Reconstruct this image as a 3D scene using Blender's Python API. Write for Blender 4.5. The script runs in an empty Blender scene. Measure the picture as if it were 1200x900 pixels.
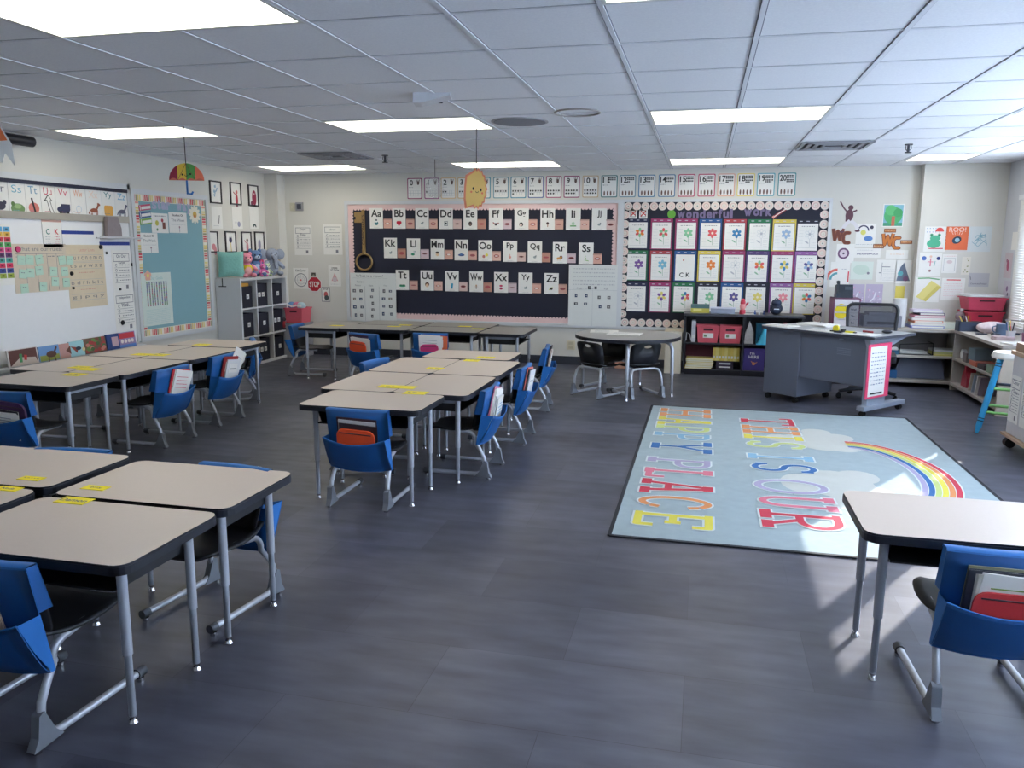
import bpy, math, random
from mathutils import Matrix, Vector
random.seed(7)
PI = math.pi
SC = bpy.context.scene
COL = SC.collection

# ------------------------------------------------------------------ camera
CAM = dict(f=933.2, yaw=.23308, pitch=.17356, roll=.00647, h=1.55)
def cam_axes():
    cy, sy = math.cos(CAM['yaw']), math.sin(CAM['yaw'])
    cp, sp = math.cos(CAM['pitch']), math.sin(CAM['pitch'])
    r = Vector((cy, sy, 0)); f = Vector((-sy * cp, cy * cp, -sp)); u = r.cross(f)
    c, s = math.cos(CAM['roll']), math.sin(CAM['roll'])
    return c * r + s * u, -s * r + c * u, f
RX, UX, FX = cam_axes()
camd = bpy.data.cameras.new('camera'); cam = bpy.data.objects.new('camera', camd); COL.objects.link(cam)
camd.sensor_width = 36; camd.lens = CAM['f'] / 1200 * 36; camd.clip_start = .05; camd.clip_end = 200
mw = Matrix.Identity(4)
for i in range(3):
    mw[i][0] = RX[i]; mw[i][1] = UX[i]; mw[i][2] = -FX[i]
mw[2][3] = CAM['h']; cam.matrix_world = mw
SC.camera = cam
def ray(px, py):
    return RX * ((px - 600) / CAM['f']) + UX * (-(py - 450) / CAM['f']) + FX

# ------------------------------------------------------------------ render look, sky, sun
SC.view_settings.view_transform = 'Standard'; SC.view_settings.look = 'None'
SC.view_settings.gamma = 1; SC.view_settings.use_curve_mapping = False
SC.view_settings.exposure = 0.14
FIX_EMIT = 5.2          # ceiling fixture diffusers
SKY = 13.0
wd = bpy.data.worlds.new('world'); SC.world = wd; wd.use_nodes = True
bg = wd.node_tree.nodes['Background']; bg.inputs[0].default_value = (.72, .84, 1, 1); bg.inputs[1].default_value = SKY
sd = bpy.data.lights.new('sun', 'SUN'); sd.energy = 9; sd.angle = math.radians(.35); sd.color = (1, .97, .92)
sun = bpy.data.objects.new('sun', sd); COL.objects.link(sun)
SUN_DIR = Vector((-.51, -.86, -.40)).normalized()
sun.rotation_euler = SUN_DIR.to_track_quat('-Z', 'Y').to_euler()

# ------------------------------------------------------------------ room numbers
WY, LX, RXW, HC, REAR = 10.25, -5.88, 3.25, 2.475, -1.6
def bw(px, py, y=WY):
    d = ray(px, py); t = y / d.y; return d.x * t, CAM['h'] + d.z * t
def lw(px, py, x=LX):
    d = ray(px, py); t = x / d.x; return d.y * t, CAM['h'] + d.z * t
def fl(px, py, z=0.):
    d = ray(px, py); t = (z - CAM['h']) / d.z; return d.x * t, d.y * t

# ------------------------------------------------------------------ materials
MATS = {}
def srgb(c):
    return tuple((v / 255 / 12.92) if v / 255 <= .04045 else ((v / 255 + .055) / 1.055) ** 2.4 for v in c)
def M(name, col=(128, 128, 128), rough=.6, metal=0., noise=.06, scale=20, emit=0, bump=0, alpha=1, trans=0, spec=.5):
    if name in MATS: return MATS[name]
    m = bpy.data.materials.new(name); m.use_nodes = True; MATS[name] = m
    nt = m.node_tree; b = nt.nodes['Principled BSDF']
    c = srgb(col) + (1,)
    b.inputs['Base Color'].default_value = c; b.inputs['Roughness'].default_value = rough; b.inputs['Metallic'].default_value = metal
    b.inputs['Specular IOR Level'].default_value = spec
    if noise or bump:
        tc = nt.nodes.new('ShaderNodeTexCoord'); nz = nt.nodes.new('ShaderNodeTexNoise'); nz.inputs['Scale'].default_value = scale
        nz.inputs['Detail'].default_value = 3; nt.links.new(tc.outputs['Object'], nz.inputs['Vector'])
        if noise:
            mx = nt.nodes.new('ShaderNodeMix'); mx.data_type = 'RGBA'
            mx.inputs[6].default_value = tuple(v * (1 - noise) for v in c[:3]) + (1,); mx.inputs[7].default_value = tuple(min(1, v * (1 + noise)) for v in c[:3]) + (1,)
            nt.links.new(nz.outputs['Fac'], mx.inputs[0]); nt.links.new(mx.outputs[2], b.inputs['Base Color'])
        if bump:
            bp = nt.nodes.new('ShaderNodeBump'); bp.inputs['Strength'].default_value = bump; bp.inputs['Distance'].default_value = .01
            nt.links.new(nz.outputs['Fac'], bp.inputs['Height']); nt.links.new(bp.outputs['Normal'], b.inputs['Normal'])
    if emit:
        b.inputs['Emission Color'].default_value = c; b.inputs['Emission Strength'].default_value = emit
    if alpha < 1: b.inputs['Alpha'].default_value = alpha
    if trans: b.inputs['Transmission Weight'].default_value = trans
    return m
def flat(col):
    return M('paper_colour_%d_%d_%d' % col, col, .7, noise=0)
WHITE = M('paper_white', (228, 226, 222), .7, noise=.03)
BLACK = M('ink_black', (24, 25, 30), .6, noise=0)
GREYINK = M('ink_grey', (120, 122, 130), .7, noise=0)
LGREY = M('ink_pale_grey', (176, 178, 184), .7, noise=0)

def math_node(nt, op, a, b=None):
    n = nt.nodes.new('ShaderNodeMath'); n.operation = op
    for i, v in enumerate((a, b)):
        if v is None: continue
        if isinstance(v, (int, float)): n.inputs[i].default_value = v
        else: nt.links.new(v, n.inputs[i])
    return n.outputs[0]

def floor_material():
    m = bpy.data.materials.new('slate_floor_tiles'); m.use_nodes = True; nt = m.node_tree; b = nt.nodes['Principled BSDF']
    tc = nt.nodes.new('ShaderNodeTexCoord')
    br = nt.nodes.new('ShaderNodeTexBrick'); br.inputs['Scale'].default_value = 1; br.offset = .5
    br.inputs['Brick Width'].default_value = .9; br.inputs['Row Height'].default_value = .46; br.inputs['Mortar Size'].default_value = .0012
    br.inputs['Color1'].default_value = srgb((60, 62, 76)) + (1,); br.inputs['Color2'].default_value = srgb((82, 84, 98)) + (1,)
    br.inputs['Mortar'].default_value = srgb((54, 56, 68)) + (1,)
    nt.links.new(tc.outputs['Object'], br.inputs['Vector'])
    mp = nt.nodes.new('ShaderNodeMapping'); mp.inputs['Scale'].default_value = (1.4, 5, 1); nt.links.new(tc.outputs['Object'], mp.inputs[0])
    nz = nt.nodes.new('ShaderNodeTexNoise'); nz.inputs['Scale'].default_value = 2.2; nz.inputs['Detail'].default_value = 6; nt.links.new(mp.outputs[0], nz.inputs['Vector'])
    cr = nt.nodes.new('ShaderNodeValToRGB'); cr.color_ramp.elements[0].position = .3; cr.color_ramp.elements[1].position = .75
    cr.color_ramp.elements[0].color = (.70, .70, .72, 1); cr.color_ramp.elements[1].color = (1.38, 1.36, 1.34, 1); nt.links.new(nz.outputs['Fac'], cr.inputs[0])
    mx = nt.nodes.new('ShaderNodeMix'); mx.data_type = 'RGBA'; mx.blend_type = 'MULTIPLY'; mx.inputs[0].default_value = 1
    nt.links.new(br.outputs['Color'], mx.inputs[6]); nt.links.new(cr.outputs[0], mx.inputs[7]); nt.links.new(mx.outputs[2], b.inputs['Base Color'])
    n2 = nt.nodes.new('ShaderNodeTexNoise'); n2.inputs['Scale'].default_value = 6; nt.links.new(tc.outputs['Object'], n2.inputs['Vector'])
    mr = nt.nodes.new('ShaderNodeMapRange'); mr.inputs[3].default_value = .30; mr.inputs[4].default_value = .48
    nt.links.new(n2.outputs['Fac'], mr.inputs[0]); nt.links.new(mr.outputs[0], b.inputs['Roughness'])
    bp = nt.nodes.new('ShaderNodeBump'); bp.inputs['Strength'].default_value = .12; bp.inputs['Distance'].default_value = .004
    nt.links.new(nz.outputs['Fac'], bp.inputs['Height']); nt.links.new(bp.outputs[0], b.inputs['Normal'])
    return m

GX0, GY0, GTX, GTY = -.44, 3.30, .622, .64      # ceiling grid
def ceiling_material():
    m = bpy.data.materials.new('ceiling_tile_white'); m.use_nodes = True; nt = m.node_tree; b = nt.nodes['Principled BSDF']
    tc = nt.nodes.new('ShaderNodeTexCoord'); sx = nt.nodes.new('ShaderNodeSeparateXYZ'); nt.links.new(tc.outputs['Object'], sx.inputs[0])
    def edge(o, o0, T, w):
        v = math_node(nt, 'SUBTRACT', o, o0); v = math_node(nt, 'DIVIDE', v, T); v = math_node(nt, 'FRACT', math_node(nt, 'ADD', v, 100.5))
        v = math_node(nt, 'ABSOLUTE', math_node(nt, 'SUBTRACT', v, .5))
        return math_node(nt, 'LESS_THAN', v, w / T)
    e = math_node(nt, 'MAXIMUM', edge(sx.outputs[0], GX0, GTX, .016), edge(sx.outputs[1], GY0, GTY, .0135))
    nz = nt.nodes.new('ShaderNodeTexNoise'); nz.inputs['Scale'].default_value = 90; nz.inputs['Detail'].default_value = 2; nt.links.new(tc.outputs['Object'], nz.inputs['Vector'])
    m1 = nt.nodes.new('ShaderNodeMix'); m1.data_type = 'RGBA'; m1.inputs[6].default_value = srgb((226, 228, 236)) + (1,); m1.inputs[7].default_value = srgb((244, 246, 250)) + (1,)
    nt.links.new(nz.outputs['Fac'], m1.inputs[0])
    m2 = nt.nodes.new('ShaderNodeMix'); m2.data_type = 'RGBA'; nt.links.new(e, m2.inputs[0]); nt.links.new(m1.outputs[2], m2.inputs[6]); m2.inputs[7].default_value = srgb((120, 124, 138)) + (1,)
    nt.links.new(m2.outputs[2], b.inputs['Base Color']); b.inputs['Roughness'].default_value = .85
    bp = nt.nodes.new('ShaderNodeBump'); bp.inputs['Strength'].default_value = .15; bp.inputs['Distance'].default_value = .003
    nt.links.new(nz.outputs['Fac'], bp.inputs['Height']); nt.links.new(bp.outputs[0], b.inputs['Normal'])
    return m

# ------------------------------------------------------------------ mesh builder
TXT = {}
def text_geo(s, bold=0.0):
    k = (s, bold)
    if k in TXT: return TXT[k]
    cu = bpy.data.curves.new('lettering', 'FONT'); cu.body = s; cu.size = 1; cu.offset = bold; cu.resolution_u = 3
    cu.align_x = 'CENTER'; cu.align_y = 'CENTER'
    o = bpy.data.objects.new('lettering', cu); COL.objects.link(o)
    dg = bpy.context.evaluated_depsgraph_get(); me = bpy.data.meshes.new_from_object(o.evaluated_get(dg))
    vs = [(v.co.x, v.co.y) for v in me.vertices]; fs = [tuple(p.vertices) for p in me.polygons]
    if vs:
        x0 = min(v[0] for v in vs); x1 = max(v[0] for v in vs); y0 = min(v[1] for v in vs); y1 = max(v[1] for v in vs)
        vs = [(v[0] - (x0 + x1) / 2, v[1] - (y0 + y1) / 2) for v in vs]; w, h = x1 - x0, y1 - y0
    else: w = h = 1
    bpy.data.objects.remove(o); bpy.data.curves.remove(cu); bpy.data.meshes.remove(me)
    TXT[k] = (vs, fs, w, h); return TXT[k]

class MB:
    def __init__(s): s.v = []; s.f = []; s.m = []; s.sm = []; s.mats = []; s.cur = None
    def mi(s, m):
        if m not in s.mats: s.mats.append(m)
        return s.mats.index(m)
    def add(s, vs, fs, m, smooth=False, T=None):
        o = len(s.v)
        s.v += [tuple(T @ Vector(v)) if T else tuple(v) for v in vs]
        i = s.mi(m)
        for f in fs: s.f.append(tuple(o + a for a in f)); s.m.append(i); s.sm.append(smooth)
        return s
    def box(s, a, b, m, T=None):
        x0, y0, z0 = a; x1, y1, z1 = b
        vs = [(x0, y0, z0), (x1, y0, z0), (x1, y1, z0), (x0, y1, z0), (x0, y0, z1), (x1, y0, z1), (x1, y1, z1), (x0, y1, z1)]
        return s.add(vs, [(0, 3, 2, 1), (4, 5, 6, 7), (0, 1, 5, 4), (1, 2, 6, 5), (2, 3, 7, 6), (3, 0, 4, 7)], m, False, T)
    def bar(s, p, q, w, h, m, up=(0, 0, 1)):
        p = Vector(p); q = Vector(q); d = (q - p); L = d.length; d.normalize(); u = Vector(up)
        if abs(d.dot(u)) > .99: u = Vector((1, 0, 0))
        x = d.cross(u).normalized(); z = x.cross(d).normalized()
        T = Matrix.Identity(4)
        for i in range(3): T[i][0] = x[i]; T[i][1] = d[i]; T[i][2] = z[i]; T[i][3] = p[i]
        return s.box((-w / 2, 0, -h / 2), (w / 2, L, h / 2), m, T)
    def tube(s, pts, r, m, n=10, caps=True, closed=False):
        pts = [Vector(p) for p in pts]; rs = r if isinstance(r, (list, tuple)) else [r] * len(pts)
        vs = []; prev = None; N = len(pts)
        for i, p in enumerate(pts):
            if closed: t = pts[(i + 1) % N] - pts[i - 1]
            else: t = (pts[min(i + 1, N - 1)] - pts[max(i - 1, 0)])
            t.normalize()
            if prev is None:
                a = Vector((0, 0, 1)) if abs(t.z) < .9 else Vector((1, 0, 0)); x = t.cross(a).normalized()
            else: x = (prev - t * prev.dot(t)).normalized()
            prev = x; y = t.cross(x)
            for k in range(n):
                a = 2 * PI * k / n; vs.append(p + (x * math.cos(a) + y * math.sin(a)) * rs[i])
        fs = []
        for i in range(N if closed else N - 1):
            j = (i + 1) % N
            for k in range(n): fs.append((i * n + k, i * n + (k + 1) % n, j * n + (k + 1) % n, j * n + k))
        s.add(vs, fs, m, True)
        if caps and not closed:
            s.add(vs[:n], [tuple(range(n))[::-1]], m); s.add(vs[-n:], [tuple(range(n))], m)
        return s
    def cyl(s, c, r, z0, z1, m, n=20, r2=None, T=None):
        r2 = r if r2 is None else r2; vs = []
        for k in range(n):
            a = 2 * PI * k / n; vs.append((c[0] + r * math.cos(a), c[1] + r * math.sin(a), z0))
        for k in range(n):
            a = 2 * PI * k / n; vs.append((c[0] + r2 * math.cos(a), c[1] + r2 * math.sin(a), z1))
        s.add(vs, [(k, (k + 1) % n, n + (k + 1) % n, n + k) for k in range(n)], m, True, T)
        s.add(vs[:n], [tuple(range(n))[::-1]], m, False, T); s.add(vs[n:], [tuple(range(n))], m, False, T); return s
    def prism(s, poly, z0, z1, m, T=None, side=None):
        n = len(poly); vs = [(x, y, z0) for x, y in poly] + [(x, y, z1) for x, y in poly]
        s.add(vs, [(k, (k + 1) % n, n + (k + 1) % n, n + k) for k in range(n)], side or m, False, T)
        s.add(vs, [tuple(range(n))[::-1], tuple(range(n, 2 * n))], m, False, T); return s
    def ball(s, c, r, m, nu=16, nv=10, T=None):
        rx, ry, rz = r if isinstance(r, (tuple, list)) else (r, r, r); vs = []; fs = []
        for j in range(nv + 1):
            ph = PI * j / nv
            for i in range(nu):
                th = 2 * PI * i / nu; vs.append((c[0] + rx * math.sin(ph) * math.cos(th), c[1] + ry * math.sin(ph) * math.sin(th), c[2] + rz * math.cos(ph)))
        for j in range(nv):
            for i in range(nu): fs.append((j * nu + i, (j + 1) * nu + i, (j + 1) * nu + (i + 1) % nu, j * nu + (i + 1) % nu))
        return s.add(vs, fs, m, True, T)
    def build(s, name, parent=None, loc=None, rz=0, T=None, bevel=0):
        me = bpy.data.meshes.new(name); me.from_pydata(s.v, [], s.f)
        for m in s.mats: me.materials.append(m)
        me.polygons.foreach_set('material_index', s.m); me.polygons.foreach_set('use_smooth', s.sm); me.update()
        o = bpy.data.objects.new(name, me); COL.objects.link(o)
        if parent: o.parent = parent
        if T is not None: o.matrix_basis = T
        elif loc is not None: o.location = loc; o.rotation_euler = (0, 0, rz)
        if bevel:
            b = o.modifiers.new('bevel', 'BEVEL'); b.width = bevel; b.segments = 2; b.limit_method = 'ANGLE'
        return o

class Card:
    """flat drawing in local x (right), z (up), front towards -y"""
    def __init__(s, w=0, h=0, m=None, t=.004, mapper=None):
        s.b = MB(); s.n = 0; s.t = t; s.map = mapper or (lambda u, v, l: (u, -s.t - .0007 * l, v)); s.w = w; s.h = h
        if m: s.b.box((-w / 2, -t, -h / 2), (w / 2, 0, h / 2), m)
    def poly(s, pts, m, l=1):
        a = sum(pts[i][0] * pts[(i + 1) % len(pts)][1] - pts[(i + 1) % len(pts)][0] * pts[i][1] for i in range(len(pts)))
        if a < 0: pts = pts[::-1]
        s.n = (s.n + 1) % 40; l += .022 * s.n
        s.b.add([s.map(u, v, l) for u, v in pts], [tuple(range(len(pts)))], m); return s
    def rect(s, u0, v0, u1, v1, m, l=1): return s.poly([(u0, v0), (u1, v0), (u1, v1), (u0, v1)], m, l)
    def disc(s, u, v, r, m, l=1, ry=None, n=14, a0=0):
        ry = ry or r
        ca, sa = math.cos(a0), math.sin(a0)
        P = []
        for k in range(n):
            x = r * math.cos(2 * PI * k / n); y = ry * math.sin(2 * PI * k / n); P.append((u + x * ca - y * sa, v + x * sa + y * ca))
        return s.poly(P, m, l)
    def line(s, pts, w, m, l=1, joint=True):
        for (a, b), (c, d) in zip(pts, pts[1:]):
            L = math.hypot(c - a, d - b)
            if L < 1e-9: continue
            nx, ny = -(d - b) / L * w / 2, (c - a) / L * w / 2
            s.poly([(a + nx, b + ny), (a - nx, b - ny), (c - nx, d - ny), (c + nx, d + ny)], m, l)
        if joint:
            for a, b in pts[1:-1]: s.disc(a, b, w / 2, m, l, n=8)
        return s
    def arc(s, u, v, r0, r1, a0, a1, m, l=1, n=10, sy=1):
        for k in range(n):
            p = a0 + (a1 - a0) * k / n; q = a0 + (a1 - a0) * (k + 1) / n
            s.poly([(u + r0 * math.cos(p), v + sy * r0 * math.sin(p)), (u + r1 * math.cos(p), v + sy * r1 * math.sin(p)), (u + r1 * math.cos(q), v + sy * r1 * math.sin(q)), (u + r0 * math.cos(q), v + sy * r0 * math.sin(q))], m, l)
        return s
    def frame(s, u0, v0, u1, v1, w, m, l=1):
        s.rect(u0, v0, u1, v0 + w, m, l); s.rect(u0, v1 - w, u1, v1, m, l); s.rect(u0, v0 + w, u0 + w, v1 - w, m, l); s.rect(u1 - w, v0 + w, u1, v1 - w, m, l); return s
    def text(s, txt, u, v, h, m, l=1, bold=.02, w=None, rot=0):
        vs, fs, tw, th = text_geo(txt, bold)
        k = h / th; kx = (w / tw) if w else k
        ca, sa = math.cos(rot), math.sin(rot)
        s.b.add([s.map(u + x * kx * ca - y * k * sa, v + x * kx * sa + y * k * ca, l) for x, y in vs], fs, m); return s
    def scribble(s, u0, u1, v, h, m, l=1, n=9):
        """a line of small writing"""
        x = u0
        while x < u1:
            w = random.uniform(.5, 1.6) * h * 1.6; w = min(w, u1 - x)
            s.rect(x, v - h * random.uniform(.25, .5), x + w, v + h * random.uniform(.2, .5), m, l); x += w + h * .8
        return s
    def build(s, name, **k): return s.b.build(name, **k)

def tag(o, label, cat, group=None, kind=None):
    o['label'] = label; o['category'] = cat
    if group: o['group'] = group
    if kind: o['kind'] = kind
    return o
def root(name, loc=(0, 0, 0), rz=0, T=None):
    o = bpy.data.objects.new(name, None); COL.objects.link(o); o.empty_display_size = .1
    if T is not None: o.matrix_basis = T
    else: o.location = loc; o.rotation_euler = (0, 0, rz)
    return o
def struct(o): o['kind'] = 'structure'; return o
def copy_tree(o, parent=None):
    c = o.copy(); COL.objects.link(c)
    if parent: c.parent = parent
    for ch in o.children: copy_tree(ch, c)
    return c
def arc_pts(c, r, a0, a1, n, axes=((1, 0, 0), (0, 0, 1))):
    A, B = Vector(axes[0]), Vector(axes[1]); c = Vector(c)
    return [c + A * r * math.cos(a0 + (a1 - a0) * k / n) + B * r * math.sin(a0 + (a1 - a0) * k / n) for k in range(n + 1)]
def rrect(x0, y0, x1, y1, r, n=5):
    P = []
    for cx, cy, a in ((x1 - r, y1 - r, 0), (x0 + r, y1 - r, PI / 2), (x0 + r, y0 + r, PI), (x1 - r, y0 + r, 1.5 * PI)):
        for k in range(n + 1): P.append((cx + r * math.cos(a + PI / 2 * k / n), cy + r * math.sin(a + PI / 2 * k / n)))
    return P
# placing things on the walls from where they are seen
BK = dict(rz=0)
def on_back(card, name, x, z, y=WY, parent=None): return card.build(name, loc=(x, y, z), parent=parent)
def on_left(card, name, y, z, x=LX, parent=None): return card.build(name, loc=(x, y, z), rz=PI / 2, parent=parent)
def brect(l, r, t, b, y=WY):
    cx, cz = bw((l + r) / 2, (t + b) / 2, y)
    return cx, cz, bw(r, (t + b) / 2, y)[0] - bw(l, (t + b) / 2, y)[0], bw((l + r) / 2, t, y)[1] - bw((l + r) / 2, b, y)[1]
def lrect(l, r, t, b, x=LX):
    cy, cz = lw((l + r) / 2, (t + b) / 2, x)
    return cy, cz, lw(r, (t + b) / 2, x)[0] - lw(l, (t + b) / 2, x)[0], lw((l + r) / 2, t, x)[1] - lw((l + r) / 2, b, x)[1]

# ================================================================== ROOM
WALLM = M('painted_wall', (209, 206, 199), .8, noise=.03, scale=3, bump=.02)
WALLR = M('painted_wall_grey', (200, 202, 208), .8, noise=.03, scale=3, bump=.02)
BASEM = M('vinyl_baseboard', (46, 50, 62), .5)
CEILM = ceiling_material(); TBAR = M('ceiling_bar_white', (222, 225, 232), .5, noise=.02); FLOORM = floor_material()
def sbox(name, a, b, m): x = MB(); x.box(a, b, m); return struct(x.build(name))
sbox('floor', (LX - .3, REAR - .3, -.15), (RXW + .3, WY + .3, 0), FLOORM)
sbox('ceiling', (LX - .3, REAR - .3, HC), (RXW + .3, WY + .3, HC + .15), CEILM)
sbox('wall_back', (LX - .3, WY, 0), (RXW + .3, WY + .2, HC), WALLM)
sbox('wall_left', (LX - .2, REAR, 0), (LX, WY, HC), WALLM)
sbox('wall_rear', (LX - .3, REAR - .2, 0), (RXW + .3, REAR, HC), WALLM)
sbox('trim_1', (LX, WY - .19, 0), (LX + .2, WY, HC), WALLM)                      # corner pilaster
sbox('trim_2', (2.38, WY - .14, 0), (RXW, WY, HC), WALLM)                        # wall step right of the boards
# right wall with its window openings
ops = [(.3, 3.6, .95, 2.2), (4.0, 6.9, .95, 2.2), (7.42, 7.87, 1.42, 2.18), (7.98, 9.04, 1.42, 2.18), (9.08, 9.64, .72, 2.05)]
b = MB(); y = REAR
for y0, y1, z0, z1 in ops:
    b.box((RXW, y, 0), (RXW + .06, y0, HC), WALLR)
    if y0 == 7.98:
        ya, yb, yc = 8.46, 8.68, 8.76                       # two added wall holes, shaped to throw sun spots on the rug
        b.box((RXW, y0, 0), (RXW + .06, y1, 1.06), WALLR); b.box((RXW, y0, 1.06), (RXW + .06, ya, 1.42), WALLR)
        b.box((RXW, ya, 1.37), (RXW + .06, yb, 1.42), WALLR); b.box((RXW, yb, 1.06), (RXW + .06, yc, 1.42), WALLR)
        b.box((RXW, yc, 1.06), (RXW + .06, y1, 1.16), WALLR); b.box((RXW, yc, 1.385), (RXW + .06, y1, 1.42), WALLR)
    else: b.box((RXW, y0, 0), (RXW + .06, y1, z0), WALLR)
    b.box((RXW, y0, z1), (RXW + .06, y1, HC), WALLR); y = y1
b.box((RXW, y, 0), (RXW + .06, WY, HC), WALLR)
struct(b.build('wall_right'))
FRM = M('window_frame_white', (222, 224, 226), .4)
SHADE = bpy.data.materials.new('added_shade_fabric'); SHADE.use_nodes = True
nt = SHADE.node_tree; nt.nodes.clear(); out = nt.nodes.new('ShaderNodeOutputMaterial'); mixs = nt.nodes.new('ShaderNodeMixShader')
tl = nt.nodes.new('ShaderNodeBsdfTranslucent'); df = nt.nodes.new('ShaderNodeBsdfDiffuse'); tl.inputs[0].default_value = (.9, .93, .96, 1); df.inputs[0].default_value = (.85, .85, .85, 1)
mixs.inputs[0].default_value = .9; nt.links.new(df.outputs[0], mixs.inputs[1]); nt.links.new(tl.outputs[0], mixs.inputs[2]); nt.links.new(mixs.outputs[0], out.inputs[0])
for k, (y0, y1, z0, z1) in enumerate(ops):
    r = root('window_%d' % (k + 1), (RXW, (y0 + y1) / 2, z0)); struct(r)
    w = (y1 - y0) / 2; h = z1 - z0; f = MB()
    for a in (-w, w - .04): f.box((.02, a, 0), (.05, a + .04, h), FRM)
    f.box((.02, -w, 0), (.05, w, .04), FRM); f.box((.02, -w, h - .04), (.05, w, h), FRM)
    f.build('window_frame', parent=r)
    if k in (0, 1):
        f = MB(); f.box((.03, -w + .01, .02), (.035, w - .01, h), SHADE); f.build('added_roller_shade', parent=r)  # out-of-view shade, added to stop direct sun and spread soft daylight
    if k == 4:
        f = MB(); SL = M('blind_slat', (226, 226, 222), .5, noise=0)
        n = int(h / .026)
        for i in range(n):
            z = .01 + i * .026; f.bar((-.005, -w - .06, z + .006), (-.005, w + .03, z + .006), .006, .024, SL)
        f.box((-.03, -w - .07, h), (.0, w + .04, h + .05), FRM); f.build('blind', parent=r)
# baseboards
sbox('baseboard_back', (LX + .2, WY - .012, 0), (2.38, WY, .11), BASEM)
sbox('baseboard_left', (LX, REAR, 0), (LX + .012, WY - .19, .11), BASEM)
# ceiling lights: (grid column of the left edge, grid row)
fx = [(0, -1, 'rectangular ceiling light nearest the camera, over the open floor'), (-4, -1, 'rectangular ceiling light over the near left desk cluster, largest in view'),
      (0, 4, 'rectangular ceiling light over the rainbow rug'), (-4, 4, 'rectangular ceiling light above the centre desk cluster, behind the projector box'),
      (-8, 4, 'rectangular ceiling light nearest the teal bulletin board wall'), (0, 9, 'rectangular ceiling light in front of the number cards fifteen to nineteen'),
      (-4, 9, 'rectangular ceiling light behind the hanging yellow leaf'), (-8, 9, 'rectangular ceiling light in the far corner by the white cubby shelf'),
      (4, 9, 'rectangular ceiling light in the corner above the red crates'), (4, 4, 'rectangular ceiling light by the window wall above the brown topped cart')]
# ceiling grid bars
b = MB()
k = -9
while GX0 + k * GTX < RXW:
    x = GX0 + k * GTX; k += 1
    if x > LX:
        mid = [GY0 + g[1] * GTY for g in fx if g[0] == k - 2]      # a bar stops at the light it would cross
        cuts = [REAR] + [v for y in sorted(mid) for v in (y, y + GTY)] + [WY]
        for y0, y1 in zip(cuts[::2], cuts[1::2]): b.box((x - .011, y0, HC - .005), (x + .011, y1, HC), TBAR)
k = -8
while GY0 + k * GTY < WY:
    y = GY0 + k * GTY; k += 1
    if y > REAR: b.box((LX, y - .009, HC - .0035), (RXW, y + .009, HC), TBAR)
struct(b.build('trim_3'))

# ceiling light fixtures: (grid column of the left edge, grid row)
DIFF = M('light_diffuser', (255, 251, 232), .5, emit=FIX_EMIT, noise=0)
LFR = M('light_frame', (215, 216, 214), .5)
for gx, gy, lab in fx:
    x0 = GX0 + gx * GTX; y0 = GY0 + gy * GTY; W, H = 2 * GTX, GTY
    if x0 + W > RXW: W = GTX
    r = root('ceiling_light', (x0 + W / 2, y0 + H / 2, HC))
    tag(r, lab, 'ceiling light', 'rectangular ceiling lights')
    f = MB(); w = .03
    f.box((-W / 2 + .01, -H / 2 + .01, -.006), (W / 2 - .01, -H / 2 + w, 0), LFR); f.box((-W / 2 + .01, H / 2 - w, -.006), (W / 2 - .01, H / 2 - .01, 0), LFR)
    f.box((-W / 2 + .01, -H / 2 + w, -.006), (-W / 2 + w, H / 2 - w, 0), LFR); f.box((W / 2 - w, -H / 2 + w, -.006), (W / 2 - .01, H / 2 - w, 0), LFR)
    f.build('frame', parent=r)
    f = MB(); f.box((-W / 2 + w, -H / 2 + w, -.004), (W / 2 - w, H / 2 - w, 0), DIFF); f.build('diffuser', parent=r)
VENT = M('vent_metal', (150, 152, 160), .45, metal=.2); VDK = M('vent_shadow', (40, 42, 52), .8)
for (x, y, lab) in ((GX0 - 5.5 * GTX, GY0 + 7.5 * GTY, 'square slatted ceiling vent above the shelf of navy bins'), (GX0 + 2.5 * GTX, GY0 + 7.5 * GTY, 'square slatted ceiling vent over the teacher desk')):
    r = root('ceiling_vent', (x, y, HC)); tag(r, lab, 'vent', 'ceiling vents')
    f = MB(); f.box((-.27, -.27, -.003), (.27, .27, 0), VDK); f.build('backing', parent=r)
    for i in range(4):
        a = .29 - i * .065; f = MB()
        for (p, q) in (((-a, -a), (a, -a)), ((a, -a), (a, a)), ((a, a), (-a, a)), ((-a, a), (-a, -a))):
            f.bar((p[0], p[1], -.012), (q[0], q[1], -.012), .028, .012, VENT)
        f.build('slat_ring', parent=r)
for (x, y, lab) in ((-3.35, 8.2, 'small sprinkler head on the ceiling beside the left vent'), (1.77, 8.18, 'small sprinkler head on the ceiling beside the vent over the teacher desk')):
    f = MB(); SP = M('sprinkler_metal', (70, 72, 82), .4, metal=.6)
    f.cyl((0, 0), .035, -.008, 0, SP); f.cyl((0, 0), .012, -.07, -.008, SP, 10); f.cyl((0, 0), .03, -.078, -.07, SP, 12); f.tube([(-.02, 0, -.01), (-.026, 0, -.04), (0, 0, -.07), (.026, 0, -.04), (.02, 0, -.01)], .004, SP, 6)
    tag(f.build('sprinkler', loc=(x, y, HC)), lab, 'sprinkler', 'ceiling sprinklers')
f = MB(); f.cyl((0, 0), .22, -.004, 0, M('speaker_ring', (176, 178, 184), .6), 32); f.cyl((0, 0), .20, -.008, -.004, M('speaker_mesh', (140, 143, 152), .8, noise=.3, scale=300), 32)
tag(f.build('ceiling_speaker', loc=(-1.42, 6.18, HC)), 'round grey speaker grille set in the ceiling', 'speaker')
f = MB(); f.tube([(.16 * math.cos(2 * PI * k / 28), .16 * math.sin(2 * PI * k / 28), -.004) for k in range(28)], .008, M('ring_grey', (150, 146, 144), .6), 6, closed=True)
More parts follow.
